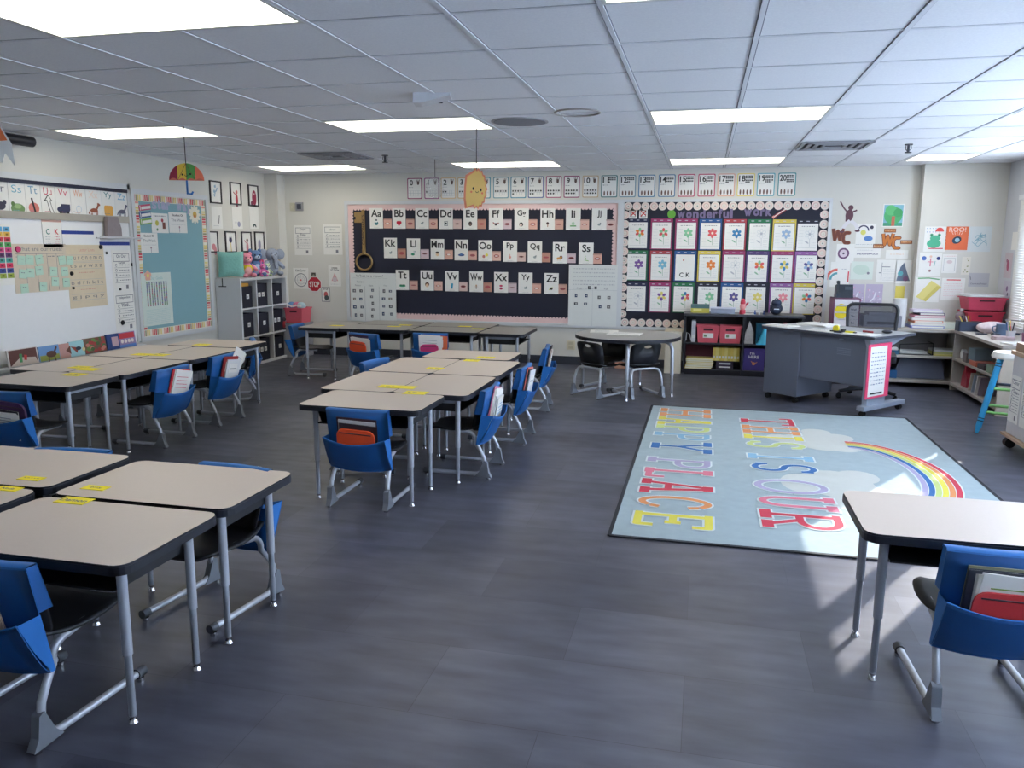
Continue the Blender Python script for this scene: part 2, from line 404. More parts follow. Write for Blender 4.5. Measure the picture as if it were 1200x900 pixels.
tag(f.build('ceiling_ring', loc=(-.92, 5.82, HC)), 'thin round ring fitting on the ceiling beside the speaker grille', 'ceiling fitting')
# box on the ceiling (wireless access point)
bxy = fl(507, 118, 2.44); r = root('ceiling_box', (bxy[0], bxy[1], HC), .25); r.scale = (.72, .72, .72); tag(r, 'white wedge shaped box mounted on the ceiling, darker back end', 'ceiling box')
f = MB(); WB = M('box_white_plastic', (205, 207, 214), .4)
f.prism([(-.16, 0), (.16, 0), (.16, -.02), (-.10, -.085), (-.16, -.085)], -.11, .11, WB, T=Matrix.Rotation(PI / 2, 4, 'X')); f.build('housing', parent=r, bevel=.006)
f = MB(); f.box((-.15, .112, -.05), (.08, .118, -.005), M('box_dark_panel', (40, 44, 70), .5)); f.build('panel', parent=r)
# projector screen roll near the left wall
f = MB(); f.tube([(0, 0, 0), (1.4, 0, 0)], .045, M('roller_case', (36, 38, 48), .4), 14)
tag(f.build('screen_roller', loc=(-5.80, 4.69, HC - .065), rz=PI / 2), 'dark roller tube near the ceiling over the whiteboard', 'roller')

# ================================================================== RUG
RUGY0, RUGY1, RUGX0, RUGX1 = 4.11, 7.76, -.43, 1.86
rugm = M('rug_pale_blue', (148, 162, 168), .95, noise=.10, scale=14, bump=.2)
rb = MB()
rb.prism([(RUGX0, RUGY0), (RUGX1, RUGY0), (RUGX1, RUGY1), (RUGX0, RUGY1)], .001, .008, rugm, side=M('rug_binding', (30, 34, 44), .8))
rug = root('classroom_rug'); tag(rug, 'pale blue classroom rug with slab lettering, white clouds and a rainbow', 'rug')
rb.build('carpet', parent=rug)
f = MB(); RB = M('rug_binding', (30, 34, 44), .8)
for a, c in (((RUGX0, RUGY0), (RUGX1, RUGY0)), ((RUGX1, RUGY0), (RUGX1, RUGY1)), ((RUGX1, RUGY1), (RUGX0, RUGY1)), ((RUGX0, RUGY1), (RUGX0, RUGY0))):
    f.bar((*a, .005), (*c, .005), .022, .008, RB)
f.build('binding', parent=rug)
D = Card(mapper=lambda u, v, l: (v, -u, .0085 + .0006 * l))      # u runs towards the camera, v to the window side
cloud = M('rug_cloud', (182, 184, 180), .95, noise=.04)
for (cx, cy, r, ry) in ((.98, 6.62, .22, .30), (.80, 6.60, .16, .22), (1.12, 6.78, .13, .14), (1.12, 6.45, .13, .14), (.98, 6.95, .12, .12), (.66, 6.66, .10, .13),
                        (.92, 5.42, .24, .32), (.70, 5.38, .14, .22), (1.08, 5.62, .14, .16), (1.1, 5.22, .16, .2), (.95, 5.02, .14, .16), (1.0, 4.8, .12, .14)):
    D.disc(-cy, cx, ry, cloud, 1, ry=r, n=20)
RBW = [(214, 60, 80), (232, 150, 84), (226, 208, 86), (206, 204, 96), (74, 122, 178), (172, 160, 188)]
RUGC = {n: M('rug_' + n, c, .95, noise=.05) for n, c in dict(crimson=(186, 52, 72), orange=(206, 134, 84), yellow=(206, 194, 76), lime=(178, 190, 120), sky=(122, 162, 190), blue=(46, 96, 154), lilac=(158, 150, 180), pink=(200, 108, 128), white=(196, 204, 204)).items()}
cyr, cxr = 5.74, 1.16
def ell(k0, k1, m, l, n=44):
    for q in range(n):
        p, r_ = PI * q / n, PI * (q + 1) / n
        P = []
        for a, k in ((p, k0), (p, k1), (r_, k1), (r_, k0)): P.append((-cyr + (.70 + .23 * k) * math.cos(a), cxr + (.31 + .24 * k) * math.sin(a)))
        D.poly(P, m, l)
ell(-.03, 1.03, RUGC['white'], 2)
bands = ['lilac', 'blue', 'lime', 'yellow', 'orange', 'crimson']
for i, n in enumerate(bands): ell(i / 6 + .01, (i + 1) / 6 - .012, RUGC[n], 3)
def letter(ch, u0, u1, v0, v1, m, l):
    """slab letters; widths in rug metres"""
    W = u1 - u0; H = v1 - v0; t = .045; s = .032
    def st(p, w=t, lay=l, mm=m): D.line([(u0 + a * W, v0 + c * H) for a, c in p], w, mm, lay)
    def slab(a, c, w=.5): st([(a - w / 2, c), (a + w / 2, c)], s * 2)
    cu = lambda cx, cy, rx, ry, a0, a1, n=10: [(cx + rx * math.cos(math.radians(a0 + (a1 - a0) * k / n)), cy + ry * math.sin(math.radians(a0 + (a1 - a0) * k / n))) for k in range(n + 1)]
    for pas in (0, 1):
        mm, dl, ex = (RUGC['white'], 4, .024) if pas == 0 else (m, 5, 0)
        def S(p, w=t): D.line([(u0 + a * W, v0 + c * H) for a, c in p], w + ex, mm, dl)
        def B(a, c, w=.44):
            q = (u0 + a * W, v0 + c * H); D.rect(q[0] - w * W / 2 - ex / 2, q[1] - s - ex / 2 + .0, q[0] + w * W / 2 + ex / 2, q[1] + s + ex / 2, mm, dl)
        if ch == 'H': S([(.2, .07), (.2, .93)]); S([(.8, .07), (.8, .93)]); S([(.2, .5), (.8, .5)]); [B(a, c) for a in (.2, .8) for c in (.06, .94)]
        if ch == 'A': S([(.2, .05), (.45, .95)]); S([(.8, .05), (.55, .95)]); S([(.3, .38), (.7, .38)]); B(.18, .06, .4); B(.82, .06, .4); B(.5, .94, .35)
        if ch in 'PR': S([(.25, .07), (.25, .93)]); B(.25, .06, .5); S([(.1, .93)] + cu(.55, .70, .33, .23, 90, -90) + [(.25, .47)])
        if ch == 'R': S([(.5, .47), (.8, .08)]); B(.82, .06, .4)
        if ch == 'Y': S([(.5, .07), (.5, .45), (.2, .93)]); S([(.5, .45), (.8, .93)]); B(.5, .06, .5); B(.18, .94, .4); B(.82, .94, .4)
        if ch == 'L': S([(.25, .93), (.25, .06), (.9, .06), (.9, .3)]); B(.25, .94, .5); B(.25, .06, .5)
        if ch == 'C': S(cu(.52, .5, .38, .44, 50, 310, 18)); S([(.8, .82), (.86, .68)]); S([(.8, .18), (.86, .3)])
        if ch == 'E': S([(.25, .06), (.25, .94)]); S([(.1, .06), (.9, .06), (.9, .26)]); S([(.1, .94), (.9, .94), (.9, .74)]); S([(.25, .5), (.68, .5)]); S([(.68, .4), (.68, .6)])
        if ch == 'T': S([(.5, .06), (.5, .94)]); S([(.08, .74), (.08, .94), (.92, .94), (.92, .74)]); B(.5, .06, .5)
        if ch == 'I': S([(.5, .06), (.5, .94)]); B(.5, .06, .8); B(.5, .94, .8)
        if ch == 'O': S(cu(.5, .5, .4, .46, 0, 360, 24))
        if ch == 'U': S([(.2, .93), (.2, .4)] + cu(.5, .36, .3, .30, 180, 360) + [(.8, .93)]); B(.2, .94, .4); B(.8, .94, .4)
        if ch == 'S': S(cu(.5, .72, .33, .22, 20, 270, 14) + cu(.5, .28, .33, .22, 90, -160, 14)); S([(.82, .92), (.82, .74)]); S([(.17, .08), (.17, .26)])
for row, x0, x1 in (([('H', 7.62, 7.28, 'orange'), ('A', 7.23, 6.92, 'yellow'), ('P', 6.90, 6.66, 'lime'), ('P', 6.62, 6.37, 'sky'), ('Y', 6.32, 5.98, 'blue'), ('P', 5.80, 5.53, 'lilac'), ('L', 5.50, 5.27, 'pink'),
                      ('A', 5.22, 4.92, 'crimson'), ('C', 4.88, 4.62, 'orange'), ('E', 4.57, 4.30, 'yellow')], -.33, .12),
                    ([('T', 7.42, 7.12, 'crimson'), ('H', 7.08, 6.78, 'orange'), ('I', 6.74, 6.56, 'yellow'), ('S', 6.51, 6.28, 'lime'), ('I', 6.10, 5.92, 'sky'), ('S', 5.85, 5.60, 'blue'), ('O', 5.44, 5.10, 'lilac'),
                      ('U', 5.07, 4.80, 'pink'), ('R', 4.76, 4.45, 'crimson')], .39, .84)):
    for ch, ya, yb, c in row: letter(ch, -ya, -yb, x0, x1, RUGC[c], 5)
D.build('printed_pattern', parent=rug)

# ================================================================== STUDENT DESKS
LAM = M('laminate_beige', (202, 187, 177), .38, noise=.04, scale=120)
LAMG = M('laminate_grey', (150, 146, 142), .35, noise=.04, scale=120)
EDGE = M('desk_edge_black', (24, 28, 40), .45)
STEEL = M('silver_tube', (176, 180, 190), .38, metal=.35, noise=0)
STEELD = M('silver_tube_lower', (160, 164, 174), .3, metal=.5, noise=0)
CHROME = M('chrome_glide', (200, 200, 205), .15, metal=1, noise=0)
BIN = M('book_box_black', (26, 28, 34), .6)
def desk_parts(r, W, Dp, h, top=LAM, lx=.08, ly=.085):
    f = MB(); P = rrect(-W / 2, -Dp / 2, W / 2, Dp / 2, .05)
    f.prism(P, h - .008, h, top, side=EDGE); f.build('tabletop', parent=r)
    f = MB(); P2 = rrect(-W / 2 - .003, -Dp / 2 - .003, W / 2 + .003, Dp / 2 + .003, .052); f.prism(P2, h - .034, h - .0075, EDGE); f.build('edge_band', parent=r)
    f = MB(); w = W - .2; d = Dp - .14                                       # open book box under the top
    f.box((-w / 2, -d / 2, h - .125), (w / 2, d / 2, h - .118), BIN); f.box((-w / 2, d / 2 - .008, h - .118), (w / 2, d / 2, h - .034), BIN)
    for s in (-1, 1): f.prism([(-d / 2 + .05, h - .118), (d / 2, h - .118), (d / 2, h - .034), (-d / 2, h - .034)], s * w / 2 - .004, s * w / 2 + .004, BIN, T=Matrix(((0, 0, 1, 0), (1, 0, 0, 0), (0, 1, 0, 0), (0, 0, 0, 1))))
    f.build('book_box', parent=r)
    for sx in (-1, 1):
        for sy in (-1, 1):
            x, y = sx * (W / 2 - lx), sy * (Dp / 2 - ly); f = MB()
            f.cyl((x, y), .0165, .24, h - .036, STEEL, 14); f.cyl((x, y), .0185, h - .06, h - .036, STEEL, 14)
            lg = f.build('leg', parent=r); f = MB()
            f.cyl((x, y), .0125, .025, .24, STEELD, 12); f.build('leg_insert', parent=lg); f = MB()
            f.cyl((x, y), .008, .01, .03, CHROME, 8); f.cyl((x, y), .017, .001, .012, CHROME, 14, r2=.012); f.build('glide', parent=lg)
        f = MB(); f.bar((sx * (W / 2 - lx), -Dp / 2 + ly, h - .052), (sx * (W / 2 - lx), Dp / 2 - ly, h - .052), .022, .03, STEEL); f.build('apron_bar', parent=r)
DESKS = {}
def desk(x, y, h, lab, rz=0, W=.77, Dp=.51, grp=None, top=LAM):
    key = (W, Dp, h, top.name)
    if key not in DESKS:
        r = root('student_desk'); desk_parts(r, W, Dp, h, top); DESKS[key] = r
    else: r = copy_tree(DESKS[key])
    r.location = (x, y, 0); r.rotation_euler = (0, 0, rz); tag(r, lab, 'desk', grp); return r
YEL = M('tag_yellow', (252, 232, 40), .6)
def name_tag(x, y, z, lab, rz=0, txt=None, w=.105, h=.05):
    r = Card(mapper=lambda u, v, l: (u, v, .0022 + .0005 * l)); r.b.box((-w / 2, -h / 2, 0), (w / 2, h / 2, .002), YEL)
    if txt: r.text(txt, 0, 0, h * .42, GREYINK, 1)
    else: r.scribble(-w * .35, w * .35, 0, h * .16, GREYINK)
    tag(r.build('name_tag', loc=(x, y, z + .0005), rz=rz), lab, 'name tag', 'yellow name tags on the desks')
# near-left cluster
hN = .58; g = 'desks of the near left cluster'
desk(-2.055, 2.20, hN, 'beige student desk nearest the camera in the near cluster, chair with blue pocket before it', grp=g)
desk(-2.055, 2.745, hN, 'beige student desk at the aisle end of the near cluster, behind the nearest one', grp=g)
desk(-2.90, 2.26, hN, 'beige desk of the near cluster cut by the picture edge, front of the two', grp=g)
desk(-2.90, 2.80, hN, 'beige desk of the near cluster cut by the picture edge, rear of the two', grp=g)
def tag_at(px, py, top, lab, rz=0, txt=None, **k):
    x, y = fl(px, py, top); name_tag(x, y, top, lab, rz, txt, **k)
tag_at(87, 587, hN, 'yellow name tag on the desk nearest the camera', txt='Damon', w=.13, h=.07)
tag_at(112, 572, hN, 'yellow name tag on the aisle desk behind the nearest one', txt='Kooly', rz=PI)
tag_at(37, 561, hN, 'yellow name tag on the rear edge-of-picture desk of the near cluster', rz=PI)
tag_at(10, 573, hN, 'yellow name tag on the front edge-of-picture desk of the near cluster', txt='Neda')
# centre cluster
hC = .60; g = 'desks of the centre cluster'
desk(-1.945, 4.495, hC, 'beige student desk across the near end of the centre cluster', grp=g)
desk(-1.925, 6.615, hC, 'beige student desk across the far end of the centre cluster', grp=g)
for x, sx in ((-1.68, 'window side'), (-2.195, 'whiteboard side')):
    for y, sy in ((5.145, 'nearer'), (5.935, 'farther')):
        desk(x, y, hC, 'beige student desk on the %s of the centre cluster, %s of the two' % (sx, sy), rz=PI / 2, grp=g)
for px, py, lab, rz in ((487, 460.5, 'yellow name tag on the near end desk of the centre cluster', 0), (476, 454, 'yellow name tag on the nearer window side desk of the centre cluster', 1.2), (455, 453, 'yellow name tag on the nearer whiteboard side desk of the centre cluster', 1.2),
                    (509.5, 432, 'yellow name tag on the farther whiteboard side desk of the centre cluster', 1.2), (553, 422.5, 'yellow name tag on the farther window side desk of the centre cluster', 1.2), (569, 419, 'yellow name tag on the far end desk of the centre cluster', 0)):
    tag_at(px, py, hC, lab, rz if rz < 1 else 0, w=.15 if rz < 1 else .13, h=.10)
# left cluster by the whiteboard
g = 'desks of the whiteboard cluster'
desk(-4.445, 4.62, hC, 'beige student desk across the near end of the cluster under the whiteboard', grp=g)
desk(-4.50, 6.73, hC, 'beige student desk across the far end of the cluster under the whiteboard', grp=g)
for x, sx in ((-4.29, 'aisle side'), (-4.81, 'wall side')):
    for y, sy in ((5.265, 'nearer'), (6.055, 'farther')):
        desk(x, y, hC, 'beige student desk on the %s of the whiteboard cluster, %s of the two' % (sx, sy), rz=PI / 2, grp=g)
for px, py, lab in ((87, 439, 'yellow name tag on the near end desk of the whiteboard cluster'), (105, 433, 'yellow name tag on the nearer aisle side desk of the whiteboard cluster'), (94, 430.5, 'yellow name tag on the nearer wall side desk of the whiteboard cluster'),
                    (166, 415.5, 'yellow name tag on the farther wall side desk of the whiteboard cluster'), (187, 416, 'yellow name tag on the farther aisle side desk of the whiteboard cluster'), (237, 404, 'yellow name tag on the far end desk of the whiteboard cluster')):
    tag_at(px, py, hC, lab, 0, w=.15, h=.11)
# rear cluster under the alphabet board
hB = .60; g = 'desks of the rear cluster'
desk(-4.25, 8.66, hB, 'grey student desk at the stop-sign end of the rear cluster', rz=PI / 2, grp=g, top=LAMG)
desk(-2.10, 8.66, hB, 'grey student desk at the window end of the rear cluster', rz=PI / 2, grp=g, top=LAMG)
for x, sx in ((-3.595, 'toward the cubby shelf'), (-2.775, 'toward the round table')):
    for y, sy in ((8.56, 'front'), (9.09, 'wall side')):
        desk(x, y, hB, 'grey desk mid rear cluster %s, %s of the two' % (sx, sy), W=.80, grp=g, top=LAMG)
for px, py, lab in ((395, 381.6, 'yellow name tag on the stop-sign end desk of the rear cluster'), (462, 382.5, 'yellow name tag on the front middle desk toward the cubby shelf'), (475, 381, 'yellow name tag on the wall side middle desk toward the cubby shelf'),
                    (545, 382.5, 'yellow name tag on the middle of the rear cluster toward the round table'), (560, 385.5, 'yellow name tag on the window end desk of the rear cluster')):
    tag_at(px, py, hB, lab, 0, w=.15, h=.09)
# lone desk at the right
desk(.97, 3.075, .58, 'lone beige student desk by the rug, its legs in a sun patch')

# ================================================================== CHAIRS
SHELL = M('chair_shell_black', (24, 27, 34), .55, noise=.1)
CAST = M('foot_casting_grey', (120, 125, 135), .5, metal=.3)
CAP = M('rubber_cap_grey', (66, 70, 78), .6)
BLUE = M('pocket_blue_fabric', (20, 84, 150), .5, noise=.10, scale=8)
BLUE2 = M('pocket_blue_hem', (30, 104, 178), .5)
def shell_back(hole):
    """curved backrest: outline ring + inner ring, given thickness"""
    N = 32; out = []; inn = []
    for k in range(N):
        a = 2 * PI * k / N + PI / N; c, s = math.cos(a), math.sin(a)
        ex = .42
        x = .178 * math.copysign(abs(c) ** ex, c); z = .135 * math.copysign(abs(s) ** ex, s)
        x *= 1 + .12 * z / .135 * .6 - .04; out.append((x, z + .44))
        if hole: inn.append((.045 * c, .535 + .016 * s))
        else: inn.append((.08 * c, .44 + .06 * s))
    def P(x, z, d):
        y = -.115 - (z - .30) * .30 + 1.1 * x * x + d; return (x, y, z)
    f = MB(); mid = [((a[0] * .45 + b_[0] * .55), (a[1] * .45 + b_[1] * .55)) for a, b_ in zip(out, inn)]
    rings = [out, mid, inn]; vs = []
    for d in (0, -.012):
        for R_ in rings: vs += [P(x, z, d) for x, z in R_]
    fs = []
    for q in (0, 1):
        for i in range(2):
            for k in range(N):
                a = q * 3 * N + i * N + k; b_ = q * 3 * N + i * N + (k + 1) % N; t = (a, b_, b_ + N, a + N); fs.append(t if q == 0 else t[::-1])
    for k in range(N):
        fs.append((k, 3 * N + k, 3 * N + (k + 1) % N, (k + 1) % N))
        if hole: fs.append((2 * N + k, 2 * N + (k + 1) % N, 5 * N + (k + 1) % N, 5 * N + k))
    if not hole: fs += [tuple(range(2 * N, 3 * N)), tuple(range(5 * N, 6 * N))[::-1]]
    f.add(vs, fs, SHELL, True); return f
def shell_seat(front=.22):
    f = MB(); nx, ny = 10, 10; vs = []; fs = []
    for d in (0, -.012):
        for j in range(ny + 1):
            v = j / ny; y = -.17 + v * (front + .17)
            hw = .160 + .03 * math.sin(v * PI) - (.03 * max(0, v - .85) / .15)
            for i in range(nx + 1):
                u = i / nx * 2 - 1; z = .335 + .012 * u * u - .012 * math.sin(v * PI) + .03 * max(0, .25 - v) * 4 * .6 - .02 * max(0, v - .8) / .2 + d
                vs.append((u * hw, y, z))
    R_ = (nx + 1) * (ny + 1)
    for q in (0, 1):
        for j in range(ny):
            for i in range(nx):
                a = q * R_ + j * (nx + 1) + i; t = (a, a + 1, a + nx + 2, a + nx + 1); fs.append(t if q == 0 else t[::-1])
    for j in range(ny):
        for i in (0, nx):
            a = j * (nx + 1) + i; b_ = a + nx + 1; fs.append((a, b_, b_ + R_, a + R_) if i == 0 else (b_, a, a + R_, b_ + R_))
    for i in range(nx):
        for j in (0, ny):
            a = j * (nx + 1) + i; b_ = a + 1; fs.append((b_, a, a + R_, b_ + R_) if j == 0 else (a, b_, b_ + R_, a + R_))
    f.add(vs, fs, SHELL, True); return f
def foot(r, parent, sx):
    f = MB(); x = sx * .18
    f.prism([(-.245, .012), (-.13, .018), (-.16, .05), (-.195, .13), (-.215, .12), (-.225, .05)], x - .016, x + .016, CAST, T=Matrix(((0, 0, 1, 0), (1, 0, 0, 0), (0, 1, 0, 0), (0, 0, 0, 1)))); f.build('foot_casting', parent=parent, bevel=.004)
    f = MB(); f.cyl((x, -.222), .014, .001, .012, CHROME, 12); f.build('glide', parent=parent); f = MB(); f.cyl((x, .212), .014, .001, .014, CHROME, 12); f.build('glide', parent=parent)
    f = MB(); f.tube([(x, .195, .033), (x, .232, .033)], .019, CAP, 10); f.build('end_cap', parent=parent)
def side_frame(r, sx):
    x = sx * .18; f = MB()
    P = [Vector((x, .23, .033)), Vector((x, 0, .031)), Vector((x, -.12, .031))] + arc_pts((x, -.13, .101), .07, -PI / 2, -PI * .93, 5, ((0, 1, 0), (0, 0, 1))) + \
        [Vector((x * .99, -.188, .15)), Vector((x * .97, -.160, .20))] + arc_pts((x * .93, -.065, .255), .062, PI * 1.05, PI / 2, 6, ((0, 1, 0), (0, 0, 1))) + [Vector((x * .85, .0, .318)), Vector((x * .8, .12, .316))]
    f.tube(P, .0135, STEEL, 10); o = f.build('side_frame', parent=r); foot(r, o, sx)
def pocket(r):
    """blue fabric pocket slipped over the backrest: hood in front, panel behind, pouch bulging out"""
    f = MB(); top, bot = .594, .235
    def yb(x, z): return -.168 - (z - .30) * .18 + .5 * x * x
    def sheet(z0, z1, off, wid, m, nz=6, nx=8, sag=0, th=.004):
        vs = []; fs = []
        for d in (0, -th):
            for j in range(nz + 1):
                z = z0 + (z1 - z0) * j / nz
                for i in range(nx + 1):
                    u = i / nx * 2 - 1; x = u * wid; zz = z - sag * (1 - u * u) * (j / nz)
                    if z0 < .3: zz -= .018 * (1 - u * u) * (1 - j / nz)
                    vs.append((x, yb(x, zz) + off(u, j / nz) + d, zz))
        R_ = (nx + 1) * (nz + 1)
        for q in (0, 1):
            for j in range(nz):
                for i in range(nx):
                    a = q * R_ + j * (nx + 1) + i; t = (a, a + 1, a + nx + 2, a + nx + 1); fs.append(t[::-1] if q == 1 else t)
        for j in range(nz):
            for i in (0, nx): a = j * (nx + 1) + i; b_ = a + nx + 1; fs.append((a, b_, b_ + R_, a + R_))
        for i in range(nx):
            for j in (0, nz): a = j * (nx + 1) + i; b_ = a + 1; fs.append((a, b_, b_ + R_, a + R_))
        f.add(vs, fs, m, True)
    sheet(bot, top, lambda u, v: .0, .192, BLUE)
    sheet(.44, top, lambda u, v: .052 - .014 * v, .190, BLUE)
    # hood strip across the top
    vs = []; n = 8
    for i in range(n + 1):
        u = i / n * 2 - 1; x = u * .192
        for (dy, dz) in ((-.006, -.004), (.002, .006), (.034, .006), (.041, -.006)): vs.append((x, yb(x, top) + dy, top + dz))
    f.add(vs, [(i * 4 + k, (i + 1) * 4 + k, (i + 1) * 4 + k + 1, i * 4 + k + 1) for i in range(n) for k in range(3)], BLUE2, True)
    for s in (-1, 1):
        f.add([(s * .190, yb(.19, z) + o, z) for z, o in ((.44, 0), (top, 0), (top, .038), (.44, .052))], [(0, 1, 2, 3)], BLUE)
    o = f.build('seat_pocket', parent=r); f = MB()
    sheet2 = sheet
    sheet(bot, .435, lambda u, v: -.016 - .074 * v ** .65 * (1 - .12 * u * u), .193, BLUE, sag=.034, nz=10)
    for s in (-1, 1):                                             # pouch gussets
        f.add([(s * .193, yb(.193, bot), bot), (s * .193, yb(.193, .435), .435), (s * .193, yb(.193, .435) - .081, .435), (s * .193, yb(.193, .33) - .054, .33), (s * .193, yb(.193, bot) - .016, bot)], [(0, 1, 2, 3, 4)], BLUE2)
    f.tube([((i / 8 * 2 - 1) * .193, yb((i / 8 * 2 - 1) * .193, .435 - .034 * (1 - (i / 4 - 1) ** 2)) - .092 + .009 * (i / 4 - 1) ** 2, .435 - .034 * (1 - (i / 4 - 1) ** 2)) for i in range(9)], .0035, BLUE2, 6)
    f.build('pouch', parent=o)
PROTO = {}
def chair(x, y, rz, lab, grp=None, kind='pocket', s=1.0):
    if kind not in PROTO:
        r = root('school_chair')
        if kind == 'pocket':
            shell_seat().build('seat', parent=r); shell_back(False).build('backrest', parent=r)
            for sx in (-1, 1): side_frame(r, sx)
            pocket(r)
        else:
            shell_seat(.17).build('seat', parent=r); shell_back(True).build('backrest', parent=r)
            f = MB(); L = []
            for sx in (-1, 1):
                xx = sx * .18
                L.append([Vector((xx, .23, .033)), Vector((xx, 0, .031)), Vector((xx, -.11, .031))] + arc_pts((xx, -.12, .101), .07, -PI / 2, -PI * .95, 5, ((0, 1, 0), (0, 0, 1))) +
                         [Vector((xx * .98, -.185, .19)), Vector((xx * .93, -.165, .26)), Vector((xx * .82, -.15, .292)), Vector((xx * .6, -.145, .303))])
            f.tube(L[0] + L[1][::-1], .0135, STEEL, 10); o = f.build('tube_frame', parent=r)
            for sx in (-1, 1): foot(r, o, sx)
            f = MB()
            for sx in (-1, 1): f.bar((sx * .1, -.15, .303), (sx * .1, .12, .31), .022, .012, STEEL)
            f.build('seat_support', parent=r)
        PROTO[kind] = r
    else: r = copy_tree(PROTO[kind])
    r.location = (x, y, 0); r.rotation_euler = (0, 0, rz); r.scale = (s, s, s); tag(r, lab, 'chair', grp)
    return Matrix.Translation((x, y, 0)) @ Matrix.Rotation(rz, 4, 'Z')
def stuff_in(Mt, items, where):
    """books and folders standing in a chair pocket; each = (kind, x, width, height, thickness, colour, tilt, label)"""
    off = 0
    for (kind, x, w, h, t, colour, tilt, lab) in items:
        h -= .012; t *= .8
        c = M('cover_%d_%d_%d' % colour, colour, .5); pg = M('page_edges', (222, 218, 208), .8, noise=.15, scale=200)
        f = MB()
        if kind == 'pouch_case':
            P = rrect(-w / 2, 0, w / 2, h, min(h, w) * .22, 4); f.prism(P, -t / 2, t / 2, c, T=Matrix.Rotation(PI / 2, 4, 'X')); name = 'pencil_pouch'
            f.tube([(-w / 2 + .02, -t / 2 - .001, h * .88), (w / 2 - .02, -t / 2 - .001, h * .88)], .003, M('zip_dark', (60, 40, 50), .5), 6)
        elif kind == 'papers':
            for k in range(5):
                a = random.uniform(-.06, .06); f.box((-w / 2, -t / 2 + k * t / 5, 0), (w / 2, -t / 2 + k * t / 5 + .0015, h), pg if k % 2 else WHITE, T=Matrix.Rotation(a, 4, 'Y'))
            for k in range(4): f.box((-w * .35, -t / 2 - .003, h * (.5 + .1 * k)), (w * .3, -t / 2 - .0015, h * (.5 + .1 * k) + .004), c)
            name = 'paper_stack'
        else:
            f.box((-w / 2, -t / 2, 0), (w / 2, -t / 2 + .002, h), c); f.box((-w / 2, t / 2 - .002, 0), (w / 2, t / 2, h), c); f.box((-w / 2, -t / 2, 0), (-w / 2 + .003, t / 2, h), c)
            f.box((-w / 2 + .004, -t / 2 + .002, .003), (w / 2 - .004, t / 2 - .002, h - .004), pg)
            f.box((-w * .32, -t / 2 - .0008, h * .55), (w * .32, -t / 2, h * .85), WHITE); f.box((-w * .25, -t / 2 - .0014, h * .66), (w * .25, -t / 2 - .0008, h * .70), GREYINK)
            name = 'book' if kind == 'book' else 'folder'
        T = Mt @ Matrix.Translation((x, -.176 - off - t / 2, .297)) @ Matrix.Rotation(math.radians(10), 4, 'X') @ Matrix.Rotation(tilt, 4, 'Y')
        off += t + .002
        tag(f.build(name, T=T), lab, {'book': 'book', 'folder': 'folder', 'pencil_pouch': 'pencil case', 'paper_stack': 'papers'}[name], 'things kept in the chair pockets')
RED, ORG, PNK, PUR, DKB, TEA, GRN = (196, 50, 60), (232, 84, 44), (206, 60, 120), (66, 52, 84), (40, 50, 80), (40, 120, 150), (120, 150, 60)
def std(Mt, where, *its): stuff_in(Mt, [(k, x, w, h, t, c, tl, l + ' in pocket of ' + where) for (k, x, w, h, t, c, tl, l) in its], where)

G1 = 'chairs of the centre cluster'
m = chair(-1.925, 4.40, 0, 'chair with blue pocket at the near end of the centre cluster', G1)
std(m, 'chair at the near end of the centre cluster', ('folder', .0, .25, .27, .006, (60, 34, 46), .03, 'dark maroon folder'), ('book', .0, .23, .255, .012, (198, 198, 200), .05, 'pale grey book'), ('book', .01, .235, .235, .010, (44, 40, 52), .06, 'dark covered book'), ('pouch_case', 0, .235, .205, .016, ORG, .05, 'orange pencil case'))
m = chair(-1.56, 5.15, PI / 2, 'chair with blue pocket at the nearer window side of the centre cluster', G1)
std(m, 'nearer window side chair, centre cluster', ('folder', -.02, .22, .32, .006, (206, 120, 150), .22, 'pink edged folder'), ('papers', .01, .20, .30, .012, (200, 60, 80), .15, 'stack of papers with red print'), ('book', .03, .19, .25, .012, (214, 214, 216), .1, 'white covered workbook'), ('papers', .05, .15, .24, .01, (80, 140, 190), .0, 'small stack of papers with blue print'))
m = chair(-1.535, 6.12, PI / 2, 'chair with blue pocket at the farther window side of the centre cluster', G1)
std(m, 'farther window side chair of the centre cluster', ('folder', -.02, .22, .31, .008, (220, 120, 110), .12, 'salmon folder'), ('folder', .0, .22, .29, .008, (44, 40, 52), .1, 'dark folder'), ('book', .02, .20, .28, .012, (214, 214, 220), .08, 'pale workbook'))
m = chair(-1.60, 7.35, PI / 2 + .1, 'chair with blue pocket standing off the far corner of the centre cluster', G1)
std(m, 'chair off the far corner of the centre cluster', ('folder', -.01, .22, .33, .008, (60, 56, 66), .08, 'charcoal folder'), ('book', .02, .2, .29, .014, (206, 190, 180), .1, 'tan book'))
m = chair(-2.44, 6.06, -PI / 2 - .2, 'chair with blue pocket pushed in at the farther whiteboard side of the centre cluster', G1)
m = chair(-2.20, 5.06, -PI / 2, 'chair without pocket pushed in at the nearer whiteboard side of the centre cluster', G1, 'plain')
G2 = 'chairs of the whiteboard cluster'
m = chair(-4.37, 4.33, .05, 'chair with blue pocket at the near end of the whiteboard cluster', G2)
std(m, 'chair at the near end of the whiteboard cluster', ('pouch_case', .02, .30, .26, .018, (70, 40, 84), .1, 'purple pencil case'), ('book', .0, .25, .21, .016, (30, 30, 40), .12, 'black book'), ('papers', .01, .24, .19, .008, (120, 120, 130), .1, 'grey papers'))
m = chair(-4.15, 5.30, PI / 2, 'chair with blue pocket at the nearer aisle side of the whiteboard cluster', G2)
std(m, 'nearer aisle chair, whiteboard cluster', ('folder', .02, .22, .30, .01, RED, .16, 'red folder'), ('papers', .03, .21, .29, .012, (210, 80, 90), .2, 'stack of papers edged in red'))
